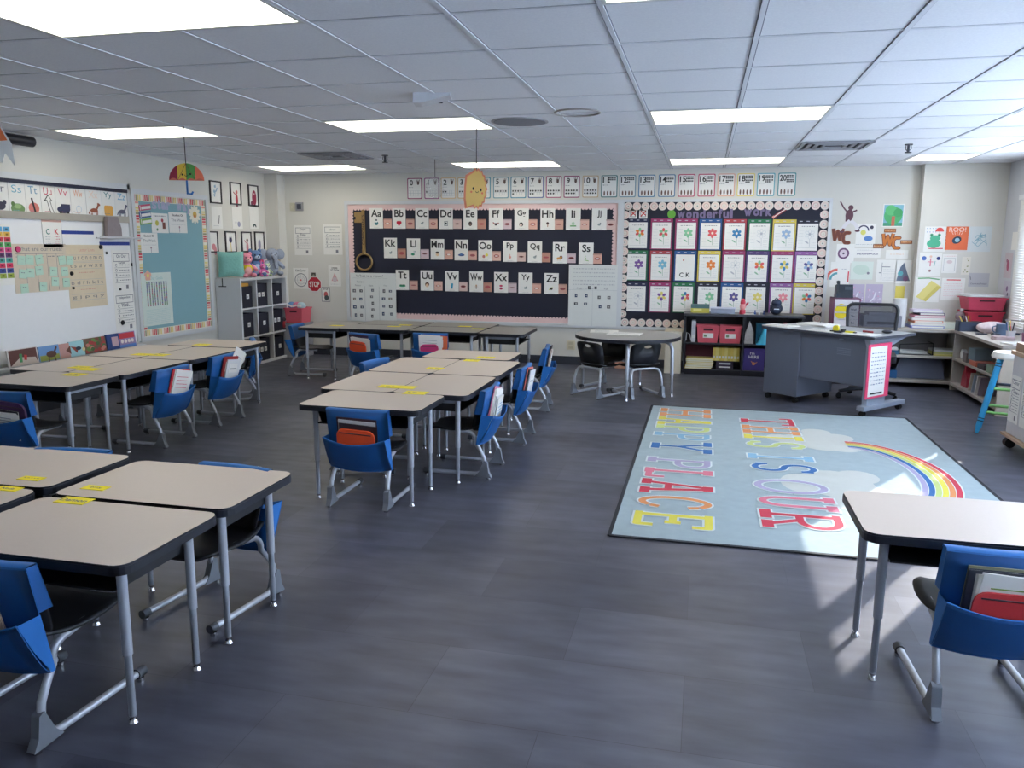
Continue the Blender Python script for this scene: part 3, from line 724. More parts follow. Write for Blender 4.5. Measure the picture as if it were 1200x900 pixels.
m = chair(-4.18, 6.05, PI / 2, 'chair with blue pocket at the farther aisle side of the whiteboard cluster', G2)
std(m, 'farther aisle chair, whiteboard cluster', ('papers', .02, .17, .38, .008, (120, 120, 140), .5, 'tilted white papers'), ('folder', .0, .22, .30, .010, (150, 40, 40), .1, 'dark red folder'), ('book', .03, .20, .27, .012, (214, 214, 216), .12, 'white book'))
chair(-4.52, 7.00, 2.12, 'chair with blue pocket at the far end of the whiteboard cluster', G2)
chair(-4.98, 5.30, -PI / 2, 'chair without pocket pushed in at the nearer wall side of the whiteboard cluster', G2, 'plain')
chair(-4.98, 6.10, -PI / 2, 'chair without pocket pushed in at the farther wall side of the whiteboard cluster', G2, 'plain')
G3 = 'chairs of the rear cluster'
m = chair(-4.50, 8.62, -PI / 2 + .1, 'chair with blue pocket at the stop-sign end of the rear cluster', G3)
m = chair(-3.47, 8.10, -.28, 'chair with blue pocket turned askew at the front of the rear cluster', G3)
std(m, 'askew chair of the rear cluster', ('folder', -.04, .26, .30, .008, (60, 40, 70), .0, 'dark purple folder'), ('papers', -.03, .25, .27, .01, (60, 60, 70), .05, 'printed papers'), ('pouch_case', -.06, .22, .23, .016, ORG, .05, 'bright orange pencil case'))
m = chair(-2.86, 8.32, .1, 'chair with blue pocket half hidden in the middle of the rear cluster', G3)
std(m, 'half hidden chair of the rear cluster', ('folder', .05, .26, .30, .008, (222, 110, 70), .06, 'salmon orange folder'), ('papers', .0, .24, .30, .012, (150, 150, 160), .05, 'tall white papers'), ('pouch_case', .0, .2, .20, .016, PNK, -.03, 'magenta pencil case'))
G4 = 'chairs of the near left cluster'
m = chair(-2.09, 2.05, -.06, 'chair with blue pocket at the desk nearest the camera', G4)
std(m, 'chair nearest the camera', ('folder', -.03, .22, .23, .008, (214, 190, 170), -.1, 'tan folder'), ('papers', -.05, .2, .24, .01, (200, 60, 60), -.2, 'white papers with red print'))
m = chair(-1.99, 2.84, PI - .13, 'chair with blue pocket facing the camera at the aisle end of the near cluster', G4, s=.97)
std(m, 'chair facing the camera in the near cluster', ('papers', -.06, .2, .28, .01, (90, 90, 100), .2, 'corner of white papers'))
chair(-2.84, 2.90, PI + .13, 'chair with blue pocket behind the rear desk at the picture edge', G4, s=.97)
m = chair(.985, 2.90, .04, 'chair with blue pocket at the lone desk beside the rug')
std(m, 'chair at the lone desk', ('folder', .01, .29, .27, .006, (150, 150, 120), .02, 'clear folder with green edge'), ('book', .0, .27, .26, .014, (60, 64, 76), .02, 'dark slate book'), ('papers', .02, .26, .25, .012, GRN, .03, 'papers with a lime green cord'), ('pouch_case', .01, .25, .19, .010, (210, 60, 62), .03, 'wide red pencil case'))

# ================================================================== BACK WALL BOARDS
ALU = M('board_frame_silver', (204, 206, 209), .45, metal=.1, noise=0)
NAVY = M('board_paper_black', (25, 28, 48), .75, noise=.12, scale=2)
PINKB = M('trim_paper_pink', (222, 190, 188), .75, noise=.05)
KRAFT = M('trim_paper_cream', (214, 198, 190), .75)
x0, x1 = bw(406, 300)[0], bw(971, 300)[0]; z1 = bw(690, 234)[1]; z0 = bw(690, 384)[1]; xm = bw(727, 300)[0]
def board(nm, x0, x1, z0, z1, lab, wall='b', inner=NAVY, fw=.045):
    r = root(nm, ((x0 + x1) / 2, WY, (z0 + z1) / 2)) if wall == 'b' else root(nm, (LX, (x0 + x1) / 2, (z0 + z1) / 2), PI / 2)
    w, h = (x1 - x0) / 2, (z1 - z0) / 2; f = MB()
    f.box((-w, -.012, -h), (w, 0, h), inner); f.build('panel', parent=r); f = MB()
    f.box((-w, -.03, -h), (w, 0, -h + fw), ALU); f.box((-w, -.03, h - fw), (w, 0, h), ALU); f.box((-w, -.03, -h + fw), (-w + fw, 0, h - fw), ALU); f.box((w - fw, -.03, -h + fw), (w, 0, h - fw), ALU)
    f.build('frame', parent=r); tag(r, lab, 'bulletin board'); return r
board('bulletin_board', x0, xm, z0, z1, 'long black paper bulletin board holding the alphabet cards')
board('bulletin_board', xm, x1, z0, z1, 'black paper bulletin board holding the flower worksheets', fw=.035)
BF = WY - .0125                                            # face of the board paper
def scallop(nm, xa, xb, za, zb, horiz, lab, r=.022, m=PINKB, side=1):
    c = Card(t=.0015); w, h = (xb - xa), (zb - za)
    c.b.box((-w / 2, -.0015, -h / 2), (w / 2, 0, h / 2), m)
    n = int((w if horiz else h) / (2 * r))
    for k in range(n):
        a = -(w if horiz else h) / 2 + (k + .5) * (w if horiz else h) / n
        if horiz: c.disc(a, side * h / 2, r * .95, m, .3, n=10)
        else: c.disc(side * w / 2, a, r * .95, m, .3, n=10)
    tag(on_back(c, nm, (xa + xb) / 2, (za + zb) / 2, BF), lab, 'border trim', 'pink scalloped trims')
fw = .045; bw_ = .06
scallop('border_trim', x0 + fw, xm - .02, z1 - fw - bw_, z1 - fw, True, 'pink scalloped trim along the top of the alphabet board', side=-1)
scallop('border_trim', x0 + fw, xm - .02, z0 + fw, z0 + fw + bw_, True, 'pink scalloped trim along the bottom of the alphabet board', side=1)
scallop('border_trim', x0 + fw, x0 + fw + bw_, z0 + fw + bw_, z1 - fw - bw_, False, 'pink scalloped trim down the key side of the alphabet board', side=1)
scallop('border_trim', xm - .02 - .07, xm - .02, z0 + fw + bw_, z1 - fw - bw_, False, 'pink scalloped trim between the alphabet board and the flower board', side=-1)
def rounds(xa, xb, za, zb, horiz, lab):
    w, h = xb - xa, zb - za; c = Card(t=.002); c.b.box((-w / 2, -.002, -h / 2), (w / 2, 0, h / 2), NAVY)
    L = w if horiz else h; n = max(1, int(L / .105)); r = .051
    cols = [flat((224, 204, 196)), flat((206, 172, 166)), flat((216, 208, 200)), flat((220, 190, 182))]
    for k in range(n):
        a = -L / 2 + (k + .5) * L / n; u, v = (a, 0) if horiz else (0, a)
        c.disc(u, v, r, cols[0] if k % 2 else cols[2], 1, n=16)
        c.disc(u, v, r * .68, cols[3] if k % 3 else cols[1], 2, n=14); c.disc(u, v, r * .5, cols[2], 3, n=12); c.disc(u, v, r * .16, cols[1] if k % 2 else GREYINK, 4, n=8)
    tag(on_back(c, 'border_trim', (xa + xb) / 2, (za + zb) / 2, BF - .001), lab, 'border trim', 'round patterned trims')
rounds(xm + .03, x1 - .03, z1 - .035 - .10, z1 - .035, True, 'trim of pale paper rounds along the top of the flower board')
rounds(xm + .03, x1 - .03, z0 + .035, z0 + .035 + .10, True, 'trim of pale paper rounds along the bottom of the flower board')
rounds(xm + .0, xm + .10, z0 + .135, z1 - .135, False, 'trim of pale paper rounds between the two boards')
rounds(x1 - .03 - .10, x1 - .03, z0 + .135, z1 - .135, False, 'trim of pale paper rounds down the wall side of the flower board')

# alphabet cards with small mouth photos
SKIN = [(204, 160, 146), (218, 176, 162), (212, 184, 178), (186, 134, 118), (206, 184, 190), (214, 166, 150)]
def picture(c, ch, cx, cy, s):
    """small generic clip-art under the letters"""
    F = flat; D_ = c.disc; R_ = c.rect
    if ch == 'A': D_(cx, cy, s * .55, F((60, 120, 130)), 1); D_(cx, cy + s * .55, s * .38, F((230, 232, 232)), 2); D_(cx, cy + s * .8, s * .25, F((50, 60, 80)), 3)
    elif ch == 'B': D_(cx - s * .32, cy + s * .2, s * .42, F((190, 24, 60)), 1); D_(cx + s * .32, cy + s * .2, s * .42, F((190, 24, 60)), 1); c.poly([(cx - s * .7, cy + s * .05), (cx, cy - s * .75), (cx + s * .7, cy + s * .05)], F((190, 24, 60)), 2)
    elif ch == 'D': c.frame(cx - s * .5, cy - s * .6, cx + s * .5, cy + s * .6, s * .12, F((90, 100, 110)), 1); D_(cx, cy, s * .3, F((40, 50, 60)), 1)
    elif ch == 'F': c.line([(cx - s * .8, cy + s * .4), (cx, cy - s * .3), (cx + s * .8, cy + s * .3)], s * .25, F((150, 50, 50)), 1); D_(cx, cy - s * .1, s * .35, F((60, 40, 50)), 2)
    elif ch == 'I': c.line([(cx - s * .8, cy - s * .4), (cx + s * .8, cy - s * .4)], s * .3, F((90, 160, 90)), 1); D_(cx, cy + s * .2, s * .4, F((170, 200, 170)), 1)
    elif ch == 'L': D_(cx - s * .2, cy - s * .2, s * .55, F((40, 130, 100)), 1, ry=s * .3); D_(cx + s * .3, cy + s * .4, s * .3, F((210, 216, 220)), 2); c.frame(cx + s * .1, cy + s * .1, cx + s * .6, cy + s * .7, s * .06, F((60, 60, 60)), 3)
    elif ch == 'M': D_(cx, cy, s * .5, F((226, 196, 160)), 1); D_(cx, cy + s * .45, s * .52, F((60, 44, 36)), 2, ry=s * .3)
    elif ch in 'NV': (D_(cx, cy, s * .9, F((40, 70, 130)), 1, ry=s * .3), D_(cx, cy + s * .2, s * .4, F((70, 110, 160)), 2, ry=s * .25)) if ch == 'N' else c.poly([(cx - s * .3, cy - s * .7), (cx + s * .2, cy - s * .7), (cx + s * .35, cy + s * .7), (cx - s * .15, cy + s * .7)], F((40, 150, 190)), 1)
    elif ch == 'O': D_(cx + s * .4, cy + s * .2, s * .4, F((226, 214, 90)), 1); D_(cx - s * .4, cy - s * .2, s * .4, F((190, 120, 110)), 1)
    elif ch == 'P': D_(cx, cy - s * .2, s * .35, F((214, 150, 140)), 1); c.line([(cx, cy - s * .2), (cx, cy + s * .6)], s * .2, F((214, 150, 140)), 1)
    elif ch == 'R': D_(cx + s * .3, cy + s * .15, s * .42, F((96, 56, 30)), 1); D_(cx + s * .3, cy + s * .15, s * .24, F((222, 160, 80)), 2); D_(cx - s * .35, cy - s * .1, s * .5, F((214, 150, 80)), 1, ry=s * .28); [R_(cx + d * s, cy - s * .7, cx + d * s + s * .12, cy - s * .2, F((214, 150, 80)), 1) for d in (-.7, -.3, .1)]
    elif ch == 'S': c.line([(cx - s * .1, cy + s * .7), (cx - s * .3, cy + s * .3), (cx, cy), (cx - s * .3, cy - s * .4), (cx + s * .3, cy - s * .5), (cx + s * .7, cy - s * .6)], s * .15, F((110, 170, 70)), 1)
    elif ch == 'T': D_(cx, cy - s * .3, s * .95, F((60, 150, 110)), 1, ry=s * .28); [D_(cx + d * s, cy - s * .1, s * .2, F((40, 120, 90)), 2) for d in (-.6, -.2, .2, .6)]
    elif ch == 'U': D_(cx, cy, s * .45, F((226, 190, 160)), 2); D_(cx, cy + s * .25, s * .6, F((90, 60, 50)), 1)
    elif ch == 'X': D_(cx, cy + s * .4, s * .45, F((190, 30, 90)), 1, ry=s * .25); D_(cx, cy - s * .3, s * .45, F((170, 30, 80)), 1, ry=s * .3)
    elif ch == 'Z': c.line([(cx - s * .6, cy - s * .3), (cx + s * .4, cy + s * .3)], s * .3, F((180, 190, 80)), 1); D_(cx, cy, s * .35, F((60, 60, 40)), 2)
    elif ch == 'W': D_(cx, cy + s * .35, s * .22, F((190, 150, 110)), 1); c.line([(cx, cy + s * .2), (cx, cy - s * .6)], s * .2, F((70, 60, 60)), 1); c.line([(cx - s * .4, cy), (cx + s * .4, cy)], s * .12, F((190, 150, 110)), 1)
    elif ch == 'G': D_(cx - s * .1, cy - s * .1, s * .55, F((50, 44, 44)), 1); D_(cx - s * .2, cy - s * .25, s * .35, F((222, 200, 190)), 2)
    elif ch == 'H': D_(cx, cy + s * .2, s * .35, F((70, 50, 50)), 1); c.line([(cx + s * .1, cy), (cx, cy - s * .7)], s * .2, F((170, 120, 100)), 1)
    elif ch == 'E': D_(cx, cy, s * .5, F((60, 50, 54)), 1, ry=s * .6); D_(cx, cy - s * .1, s * .2, F((170, 140, 120)), 2)
    else: D_(cx, cy, s * .4, F((150, 160, 160)), 1, ry=s * .3); D_(cx + s * .3, cy + s * .3, s * .15, F((90, 100, 110)), 2)
PICN = dict(A='snowman', B='red heart', C='small grey creature', D='framed disc', E='dark bird', F='red winged creature', G='dark haired head', H='small figure', I='green shape', J='tiny figure', K='grey creature', L='green bowl', M='face', N='blue car', O='yellow balloon', P='pointing hand', Q='thin outline', R='lion', S='green snake', T='green train', U='brown haired face', V='blue phone', W='tiny man', X='magenta blocks', Y='tiny figure', Z='buzzing insect')
rows = [('ABCDEFGHIJ', [441.5, 468, 495, 523, 551.5, 581.5, 611.5, 642, 672, 702.5], 255.8, 257), ('KLMNOPQRS', [458, 485, 513, 541, 569, 598, 627, 656.5, 687], 290.6, 297), ('TUVWXYZ', [472, 501, 530, 558.5, 587.5, 616, 646.5], 328, 332.3)]
for L, xs, ya, yb in rows:
    for i, (ch, px) in enumerate(zip(L, xs)):
        py = ya + (yb - ya) * i / (len(L) - 1); x, z = bw(px, py)
        c = Card(.188, .27, WHITE, t=.003); c.text(ch + ch.lower(), 0, .065, .095, BLACK, 1, bold=.02, w=min(.165, .095 * text_geo(ch + ch.lower(), .02)[2] / text_geo(ch + ch.lower(), .02)[3])); picture(c, ch, 0, -.065, .05)
        c.scribble(-.04, .04, -.122, .006, LGREY)
        tag(on_back(c, 'alphabet_card', x, z, BF), 'white alphabet card lettered %s with %s picture' % (ch + ch.lower(), PICN[ch]), 'alphabet card', 'alphabet cards on the black board')
        x2, z2 = bw(px + 13.2, py + 6.2); sk = SKIN[(ord(ch) * 7) % 6]; w = .115; h = .125
        c = Card(w, h, flat(sk), t=.003); c.disc(0, 0, .036, flat((170 if ord(ch) % 2 else 150, 80, 84)), 1, ry=.008 + (ord(ch) % 4) * .004)
        if ord(ch) % 3: c.disc(0, 0, .024, flat((236, 226, 220) if ord(ch) % 2 else (90, 40, 44)), 2, ry=.004 + (ord(ch) % 3) * .003)
        c.rect(-w / 2, h * .38, w / 2, h / 2, flat(tuple(int(v * .86) for v in sk)), 1)
        tag(on_back(c, 'mouth_photo', x2, z2, BF), 'small mouth photo beside the %s alphabet card' % (ch + ch.lower()), 'photo', 'mouth photos on the black board')

# number cards
NW = 'zero one two three four five six seven eight nine ten eleven twelve thirteen fourteen fifteen sixteen seventeen eighteen nineteen twenty'.split()
NX = [486, 506, 525.5, 545, 566, 587, 607.5, 628, 649, 670, 692, 714, 735.5, 758, 781.5, 804.5, 828, 851, 874, 897.5, 922]
NC = [(150, 70, 110), (150, 80, 130), (216, 186, 150), (206, 176, 140), (90, 150, 160), (110, 150, 160), (80, 140, 160), (96, 110, 150), (170, 90, 120), (150, 70, 110), (196, 170, 140), (70, 120, 120), (120, 150, 160), (90, 130, 160), (96, 130, 160), (190, 80, 110), (190, 80, 110), (220, 170, 150), (220, 200, 120), (110, 170, 180), (90, 150, 150)]
NCN = ['plum', 'violet', 'sand', 'sand', 'teal', 'grey blue', 'blue', 'indigo', 'rose', 'plum', 'sand', 'dark teal', 'grey blue', 'blue', 'slate blue', 'crimson', 'rose', 'peach', 'pale yellow', 'aqua', 'teal']
for n, px in enumerate(NX):
    py = 221 - (px - 486) / 436 * 5; x, z = bw(px, py)
    w, h = .205, .27; c = Card(t=.003); bc = flat(NC[n]); P = rrect(-w / 2, -h / 2, w / 2, h / 2, .015, 3)
    c.b.prism(P, 0, .003, bc, T=Matrix.Rotation(PI / 2, 4, 'X'))
    c.poly(rrect(-w / 2 + .012, -h / 2 + .012, w / 2 - .012, h / 2 - .012, .012, 3), WHITE, 1)
    c.text(str(n), -.045 if n < 10 else -.045, .075, .07, BLACK, 2, bold=.02, w=None if n < 10 else .075)
    def dot(u, v, s_=.009): c.disc(u, v, s_, BLACK, 2, n=8)
    if n <= 10:
        c.disc(.05, .07, .016, flat((96, 76, 70)), 2, ry=.026); [c.line([(.05 + d * .012, .08), (.05 + d * .02, .115)], .007, flat((96, 76, 70)), 2) for d in (-1, 0, 1)]
        for k in range(10):
            u, v = -.07 + (k % 5) * .034, -.045 - (k // 5) * .036
            c.frame(u - .017, v - .018, u + .017, v + .018, .002, LGREY, 2)
            if k < n: dot(u, v, .011)
    else:
        for k in range(n):
            r_, q = divmod(k, 10); u, v = .0 + (q % 5) * .018, .10 - (q // 5) * .020 - r_ * .048
            c.rect(u - .007, v - .008, u + .007, v + .008, BLACK, 2)
        for d in range(4): c.disc(-.06 + d * .04, -.085, .010, flat((110, 84, 76)), 2, ry=.030)
    c.scribble(-.08, -.02, .015, .008, GREYINK)
    tag(on_back(c, 'number_card', x, z), 'number card %s with %s border and dot frame' % (NW[n], NCN[n]), 'number card', 'number cards above the boards')

# flower worksheets in dry erase pockets
PC = dict(navy=(34, 40, 74), magenta=(150, 52, 100), blue=(34, 84, 140), red=(166, 62, 70), green=(36, 110, 74), yellow=(206, 186, 80), black=(30, 32, 50), purple=(76, 56, 110), violet=(140, 90, 150))
FLW = dict(red=(214, 92, 96), green=(130, 190, 150), blue=(62, 126, 176), none=(196, 200, 204), palblue=(150, 176, 206), purple=(120, 84, 150), orange=(222, 128, 60), yellow=(216, 200, 110), pink=(226, 140, 150), violet=(90, 84, 140), lightblue=(120, 180, 206))
Rr = [([124, 248, 378, 505, 633, 763, 893, 1017], 378, ['navy', 'magenta', 'magenta', 'blue', 'red', 'green', 'yellow', 'black'], ['red+green+orange', 'green+red', 'green', 'red', 'blue', 'none', 'palblue', 'none']),
      ([118, 243, 372, 497, 626, 752, 883, 1010], 545, ['green', 'red', 'blue', 'yellow', 'magenta', 'purple', 'magenta', 'violet'], ['purple', 'lightblue', 'CK', 'orange', 'none', 'red+green+orange', 'blue+yellow', 'violet+palblue']),
      ([115, 238, 362, 490, 617, 742, 876, 1000], 712, ['navy', 'magenta', 'green', 'black', 'blue', 'black', 'violet', 'yellow'], ['none', 'purple+yellow', 'red+blue+green+purple+yellow', 'green', 'violet', 'yellow', 'pink', 'blue+red+green+orange'])]
rown = ['top', 'middle', 'bottom']; coln = ['first', 'second', 'third', 'fourth', 'fifth', 'sixth', 'seventh', 'eighth']
for ri, (cx, cy, pcs, fls) in enumerate(Rr):
    for ci in range(8):
        px = cx[ci] / 4.5 + 720; py = (cy + ci * 1.4) / 4.5 + 190; x, z = bw(px, py)
        w, h = .268, .375; c = Card(t=.003); pm = flat(PC[pcs[ci]])
        c.b.box((-w / 2, -.003, -h / 2), (w / 2, 0, h / 2), pm)
        c.rect(-w / 2 + .014, -h / 2 + .014, w / 2 - .014, h / 2 - .042, M('pocket_clear_plastic', (60, 64, 84), .2), 1)
        for d in (-.08, 0, .09): c.rect(d - .02, h / 2 - .024, d + .015, h / 2 - .016, flat((190, 190, 200)), 1)
        tag(on_back(c, 'dry_erase_pocket', x, z, BF), '%s edged dry erase pocket, %s row, %s from the key side' % (pcs[ci], rown[ri], coln[ci]), 'worksheet pocket', 'dry erase pockets on the flower board')
        pw, ph = .232, .318; c = Card(pw, ph, WHITE, t=.0012); fc = fls[ci]
        if fc == 'CK':
            c.text('C', -.04, -.09, .055, BLACK, 1); c.text('K', .04, -.09, .055, BLACK, 1); c.disc(-.02, .09, .01, flat((200, 80, 70)), 1); lab = 'white sheet lettered C K on the flower board'
        else:
            fs = fc.split('+'); c.scribble(-.07, .075, .125, .010, GREYINK)
            u, v = .025, .035
            c.line([(u, v), (u + .005, -.11)], .004, LGREY if fc == 'none' else flat((110, 150, 120)), 1); c.disc(u - .03, -.06, .028, LGREY if fc == 'none' else flat((140, 180, 150)), 1, ry=.009, a0=-.6)
            for k in range(6):
                a = PI / 6 + k * PI / 3; col = flat(FLW[fs[k % len(fs)]]); c.disc(u + .035 * math.cos(a), v + .035 * math.sin(a), .024, col, 2, ry=.017, a0=a)
                if fc == 'none': c.disc(u + .035 * math.cos(a), v + .035 * math.sin(a), .020, WHITE, 3, ry=.013, a0=a)
            c.disc(u, v, .014, flat((230, 220, 200)) if fc != 'none' else LGREY, 4)
            for k in range(5): c.scribble(-.10, -.045, .08 - k * .038, .004, LGREY); c.scribble(.05, .10, -.02 - k * .024, .004, LGREY)
            c.line([(-.1, -.125), (.1, -.125)], .003, LGREY, 1)
            lab = 'flower worksheet, %s petals, %s row, %s from the key side' % ('uncoloured' if fc == 'none' else ' and '.join(fs[:3]).replace('palblue', 'pale blue').replace('lightblue', 'light blue'), rown[ri], coln[ci])
        tag(on_back(c, 'worksheet', x, z - .018, BF - .0042), lab, 'worksheet', 'flower worksheets on the black board')
# lettering: wonderful work
LIL = M('letter_lilac_paper', (112, 100, 134), .7)
word = 'wonderful'; xa, xb = bw(793, 250)[0], bw(858, 250)[0]; zc = bw(825, 250)[1]
def cut_letters(word, xa, xb, zc, h, lab, grp, mat, y=BF):
    wid = {'w': 1.35, 'f': .7, 'l': .5, 'r': .75, 'W': 1.3, 'S': 1.0, 't': .7}; tot = sum(wid.get(ch, 1) for ch in word); x = xa; seen = {}
    for ch in word:
        ww = (xb - xa) * wid.get(ch, 1) / tot; seen[ch] = seen.get(ch, 0) + 1
        c = Card(t=.003); vs, fs, tw, th = text_geo(ch, .045); hh = h * (1.35 if ch in 'dflkty' else 1); k = ww * .86 / tw; kz = hh / th
        for a in (0, -.003): c.b.add([(p * k, a, q * kz) for p, q in vs], fs, mat)
        dz = (hh - h) / 2 * (-1 if ch in 'y' else 1)
        o = on_back(c, 'paper_letter', x + ww / 2, zc + dz, y - .001) if y != 'left' else on_left(c, 'paper_letter', x + ww / 2, zc + dz, LX + .014)
        tag(o, 'paper letter %s of the word %s on the %s' % (ch, word, lab), 'letter', grp); x += ww
cut_letters('wonderful', bw(793, 250)[0], bw(859, 250)[0], bw(826, 252)[1], .085, 'flower board', 'lilac letters on the flower board', LIL)
cut_letters('work', bw(871, 248)[0], bw(905, 248)[0], bw(888, 249)[1], .085, 'flower board', 'lilac letters on the flower board', LIL)
c = Card(t=.003); GR = flat((96, 160, 60)); c.b.prism([(.05 * math.cos(a * .5), .055 * math.sin(a * .5)) for a in range(13)], 0, .003, GR, T=Matrix.Rotation(PI / 2, 4, 'X')); c.line([(0, .05), (.012, .08)], .008, flat((90, 60, 40))); c.disc(.02, .062, .02, flat((70, 130, 50)), 1, ry=.008, a0=.5)
x, z = bw(787, 251); tag(on_back(c, 'paper_apple', x, z, BF), 'green paper apple beside the word wonderful', 'cutout')
c = Card(t=.003); T_ = Matrix.Rotation(-.62, 4, 'Y')
c.b.box((-.11, -.003, -.016), (.09, 0, .016), flat((150, 52, 60)), T=T_); c.b.box((-.11, -.0045, -.004), (.09, -.003, .006), flat((230, 222, 214)), T=T_); c.b.box((-.135, -.003, -.016), (-.11, 0, .016), flat((222, 150, 140)), T=T_); c.b.prism([(.09, -.016), (.125, 0), (.09, .016)], 0, .003, flat((226, 208, 180)), T=T_ @ Matrix.Rotation(PI / 2, 4, 'X'))
x, z = bw(917, 247.5); tag(on_back(c, 'paper_pencil', x, z, BF), 'red paper pencil after the word work', 'cutout')
for px, lab in ((742, 'small red and white picture card in the corner of the flower board, outer of two'), (754, 'small red and white picture card in the corner of the flower board, inner of two')):
    c = Card(.10, .12, WHITE, t=.003); c.frame(-.035, -.04, .035, .04, .006, flat((60, 40, 50))); c.line([(-.03, -.03), (.03, .03)], .014, flat((190, 60, 60)), 2); c.line([(-.03, .03), (.03, -.02)], .012, flat((190, 60, 60)), 2)
    x, z = bw(px, 250.5); tag(on_back(c, 'picture_card', x, z, BF), lab, 'card')
# key
GOLD = M('gold_card', (150, 122, 76), .45, metal=.25, noise=.15, scale=30)
r = root('key_cutout', (bw(428.5, 280)[0], BF, bw(428, 280)[1])); tag(r, 'large gold key cutout hanging on the alphabet board', 'key')
kx, kz = bw(428, 307); kx -= r.location.x; kz -= r.location.z; top = bw(427, 246)[1] - r.location.z; R0 = .115
f = MB(); f.tube([(kx + R0 * math.cos(2 * PI * k / 28), -.02, kz + R0 * .95 * math.sin(2 * PI * k / 28)) for k in range(28)],   .014, GOLD, 8, closed=True); f.build('bow', parent=r)
f = MB(); f.tube([(kx, -.02, kz + R0 - .01), (kx, -.02, kz + R0 + .06)], .026, GOLD, 10); f.box((kx - .021, -.026, kz + R0 + .05), (kx + .019, -.004, top), GOLD)
c = Card(t=.028); c.text('CONSONANTS', kx - .002, (kz + R0 + .05 + top) / 2, .034, flat((70, 56, 50)), 1, rot=PI / 2, w=.40); f.add(c.b.v, c.b.f, flat((70, 56, 50))); f.build('shaft', parent=r)
f = MB(); f.box((kx - .11, -.02, top - .17), (kx - .02, -.004, top - .03), GOLD); f.box((kx - .13, -.02, top - .17), (kx - .1, -.004, top - .13), GOLD); f.box((kx - .13, -.02, top - .09), (kx - .1, -.004, top - .03), GOLD); f.build('bit', parent=r)
def photo_bits(c, cols, x0, x1, z0, z1, n):
    for k in range(n):
        r_, q = divmod(k, cols); u = x0 + (x1 - x0) * (q + .5) / cols + random.uniform(-.01, .01); v = z1 - (z1 - z0) * (r_ + .5) / math.ceil(n / cols)
        w, h = random.uniform(.03, .05), random.uniform(.03, .045); col = random.choice([(50, 54, 64), (70, 80, 100), (90, 90, 96), (40, 60, 100), (120, 110, 100)])
        c.rect(u - w / 2, v - h / 2, u + w / 2, v + h / 2, flat(col), 2); c.disc(u + .003, v, w * .25, flat((180, 180, 180)), 3, n=6)
CHP = M('chart_paper', (214, 216, 214), .8, noise=.03)
x, z, w, h = brect(412, 465, 320, 376); c = Card(w, h, CHP, t=.003)
c.text('What is a noun?', -.05, h / 2 - .04, .035, GREYINK, bold=0, w=.4); c.line([(-w / 2 + .03 + k * .04, h / 2 - .075 + (.008 if k % 2 else 0)) for k in range(14)], .003, LGREY)
c.text('I see a', -.18, h / 2 - .12, .03, GREYINK, bold=0)
for t, u in (('Person', -.22), ('Place', -.03), ('Thing', .18)): c.text(t, u, h / 2 - .17, .022, GREYINK, bold=0)
for u in (-.12, .09): c.line([(u, h / 2 - .18), (u, -h / 2)], .003, GREYINK)
photo_bits(c, 2, -w / 2 + .02, -.13, -h / 2 + .02, h / 2 - .19, 8); photo_bits(c, 1, -.10, .07, -h / 2 + .02, h / 2 - .19, 5); photo_bits(c, 2, .10, w / 2 - .02, -h / 2 + .05, h / 2 - .19, 8)
tag(on_back(c, 'anchor_chart', x, z, WY - .031), 'handwritten noun chart with small photos below the gold key', 'chart')
x, z, w, h = brect(666.5, 723, 310.5, 382); c = Card(w, h, CHP, t=.003)
for k in range(6): c.scribble(-w / 2 + .06, w / 2 - .03 - (k == 5) * .25, h / 2 - .05 - k * .05, .014, LGREY)
c.line([(-w / 2, .07), (w / 2, .07)], .003, LGREY); c.line([(0, .07), (0, -h / 2)], .003, LGREY); c.text('Push', -.17, .09, .024, GREYINK, bold=0); c.text('Pull', .17, .09, .024, GREYINK, bold=0)
photo_bits(c, 2, -w / 2 + .04, -.03, -.16, .05, 4); photo_bits(c, 2, .03, w / 2 - .03, -.2, .04, 4); photo_bits(c, 2, -.09, .07, .07, .13, 2)
tag(on_back(c, 'anchor_chart', x, z, WY - .031), 'handwritten two column chart with small photos at the right end of the alphabet board', 'chart')

# ------------------------------------------------------------------ small things on the back wall, left of the boards
def sheet(l, r, t, b, lab, cat, name, draw, m=WHITE, y=WY, th=.002, grp=None, rot=0, on='b'):
    if on == 'b': x, z, w, h = brect(l, r, t, b, y)
    else: x, z, w, h = lrect(l, r, t, b, y)
    c = Card(w, h, m, t=th); draw(c, w, h)
    o = on_back(c, name, x, z, y) if on == 'b' else on_left(c, name, x, z, y)
    if rot: o.rotation_euler = (0, rot, o.rotation_euler[2]) if on == 'b' else o.rotation_euler
    tag(o, lab, cat, grp); return o
def d_jobs(t):
    def f(c, w, h):
        c.frame(-w * .42, h * .22, w * .42, h * .42, .006, GREYINK)
        for i, ln in enumerate(t.split('|')): c.text(ln, 0, h * (.355 if '|' in t else .32) - i * .07, .032, GREYINK)
        for k, ch in enumerate('CORE'):
            c.text(ch, -w * .3, h * (.14 - k * .12), .03, GREYINK); c.scribble(-w * .15, w * .4, h * (.14 - k * .12), .010, GREYINK); c.line([(-w * .4, h * (.08 - k * .12)), (w * .4, h * (.08 - k * .12))], .003, GREYINK)
        c.rect(w * .15, -h * .44, w * .28, -h * .34, GREYINK)
    return f
sheet(345, 365.5, 264, 299, 'white expectations sheet near the corner, left of its twin', 'sheet', 'notice_sheet', d_jobs('Carpet|Time'))
sheet(379, 401, 263, 298.5, 'white expectations sheet beside the alphabet board', 'sheet', 'notice_sheet', d_jobs('Library'))
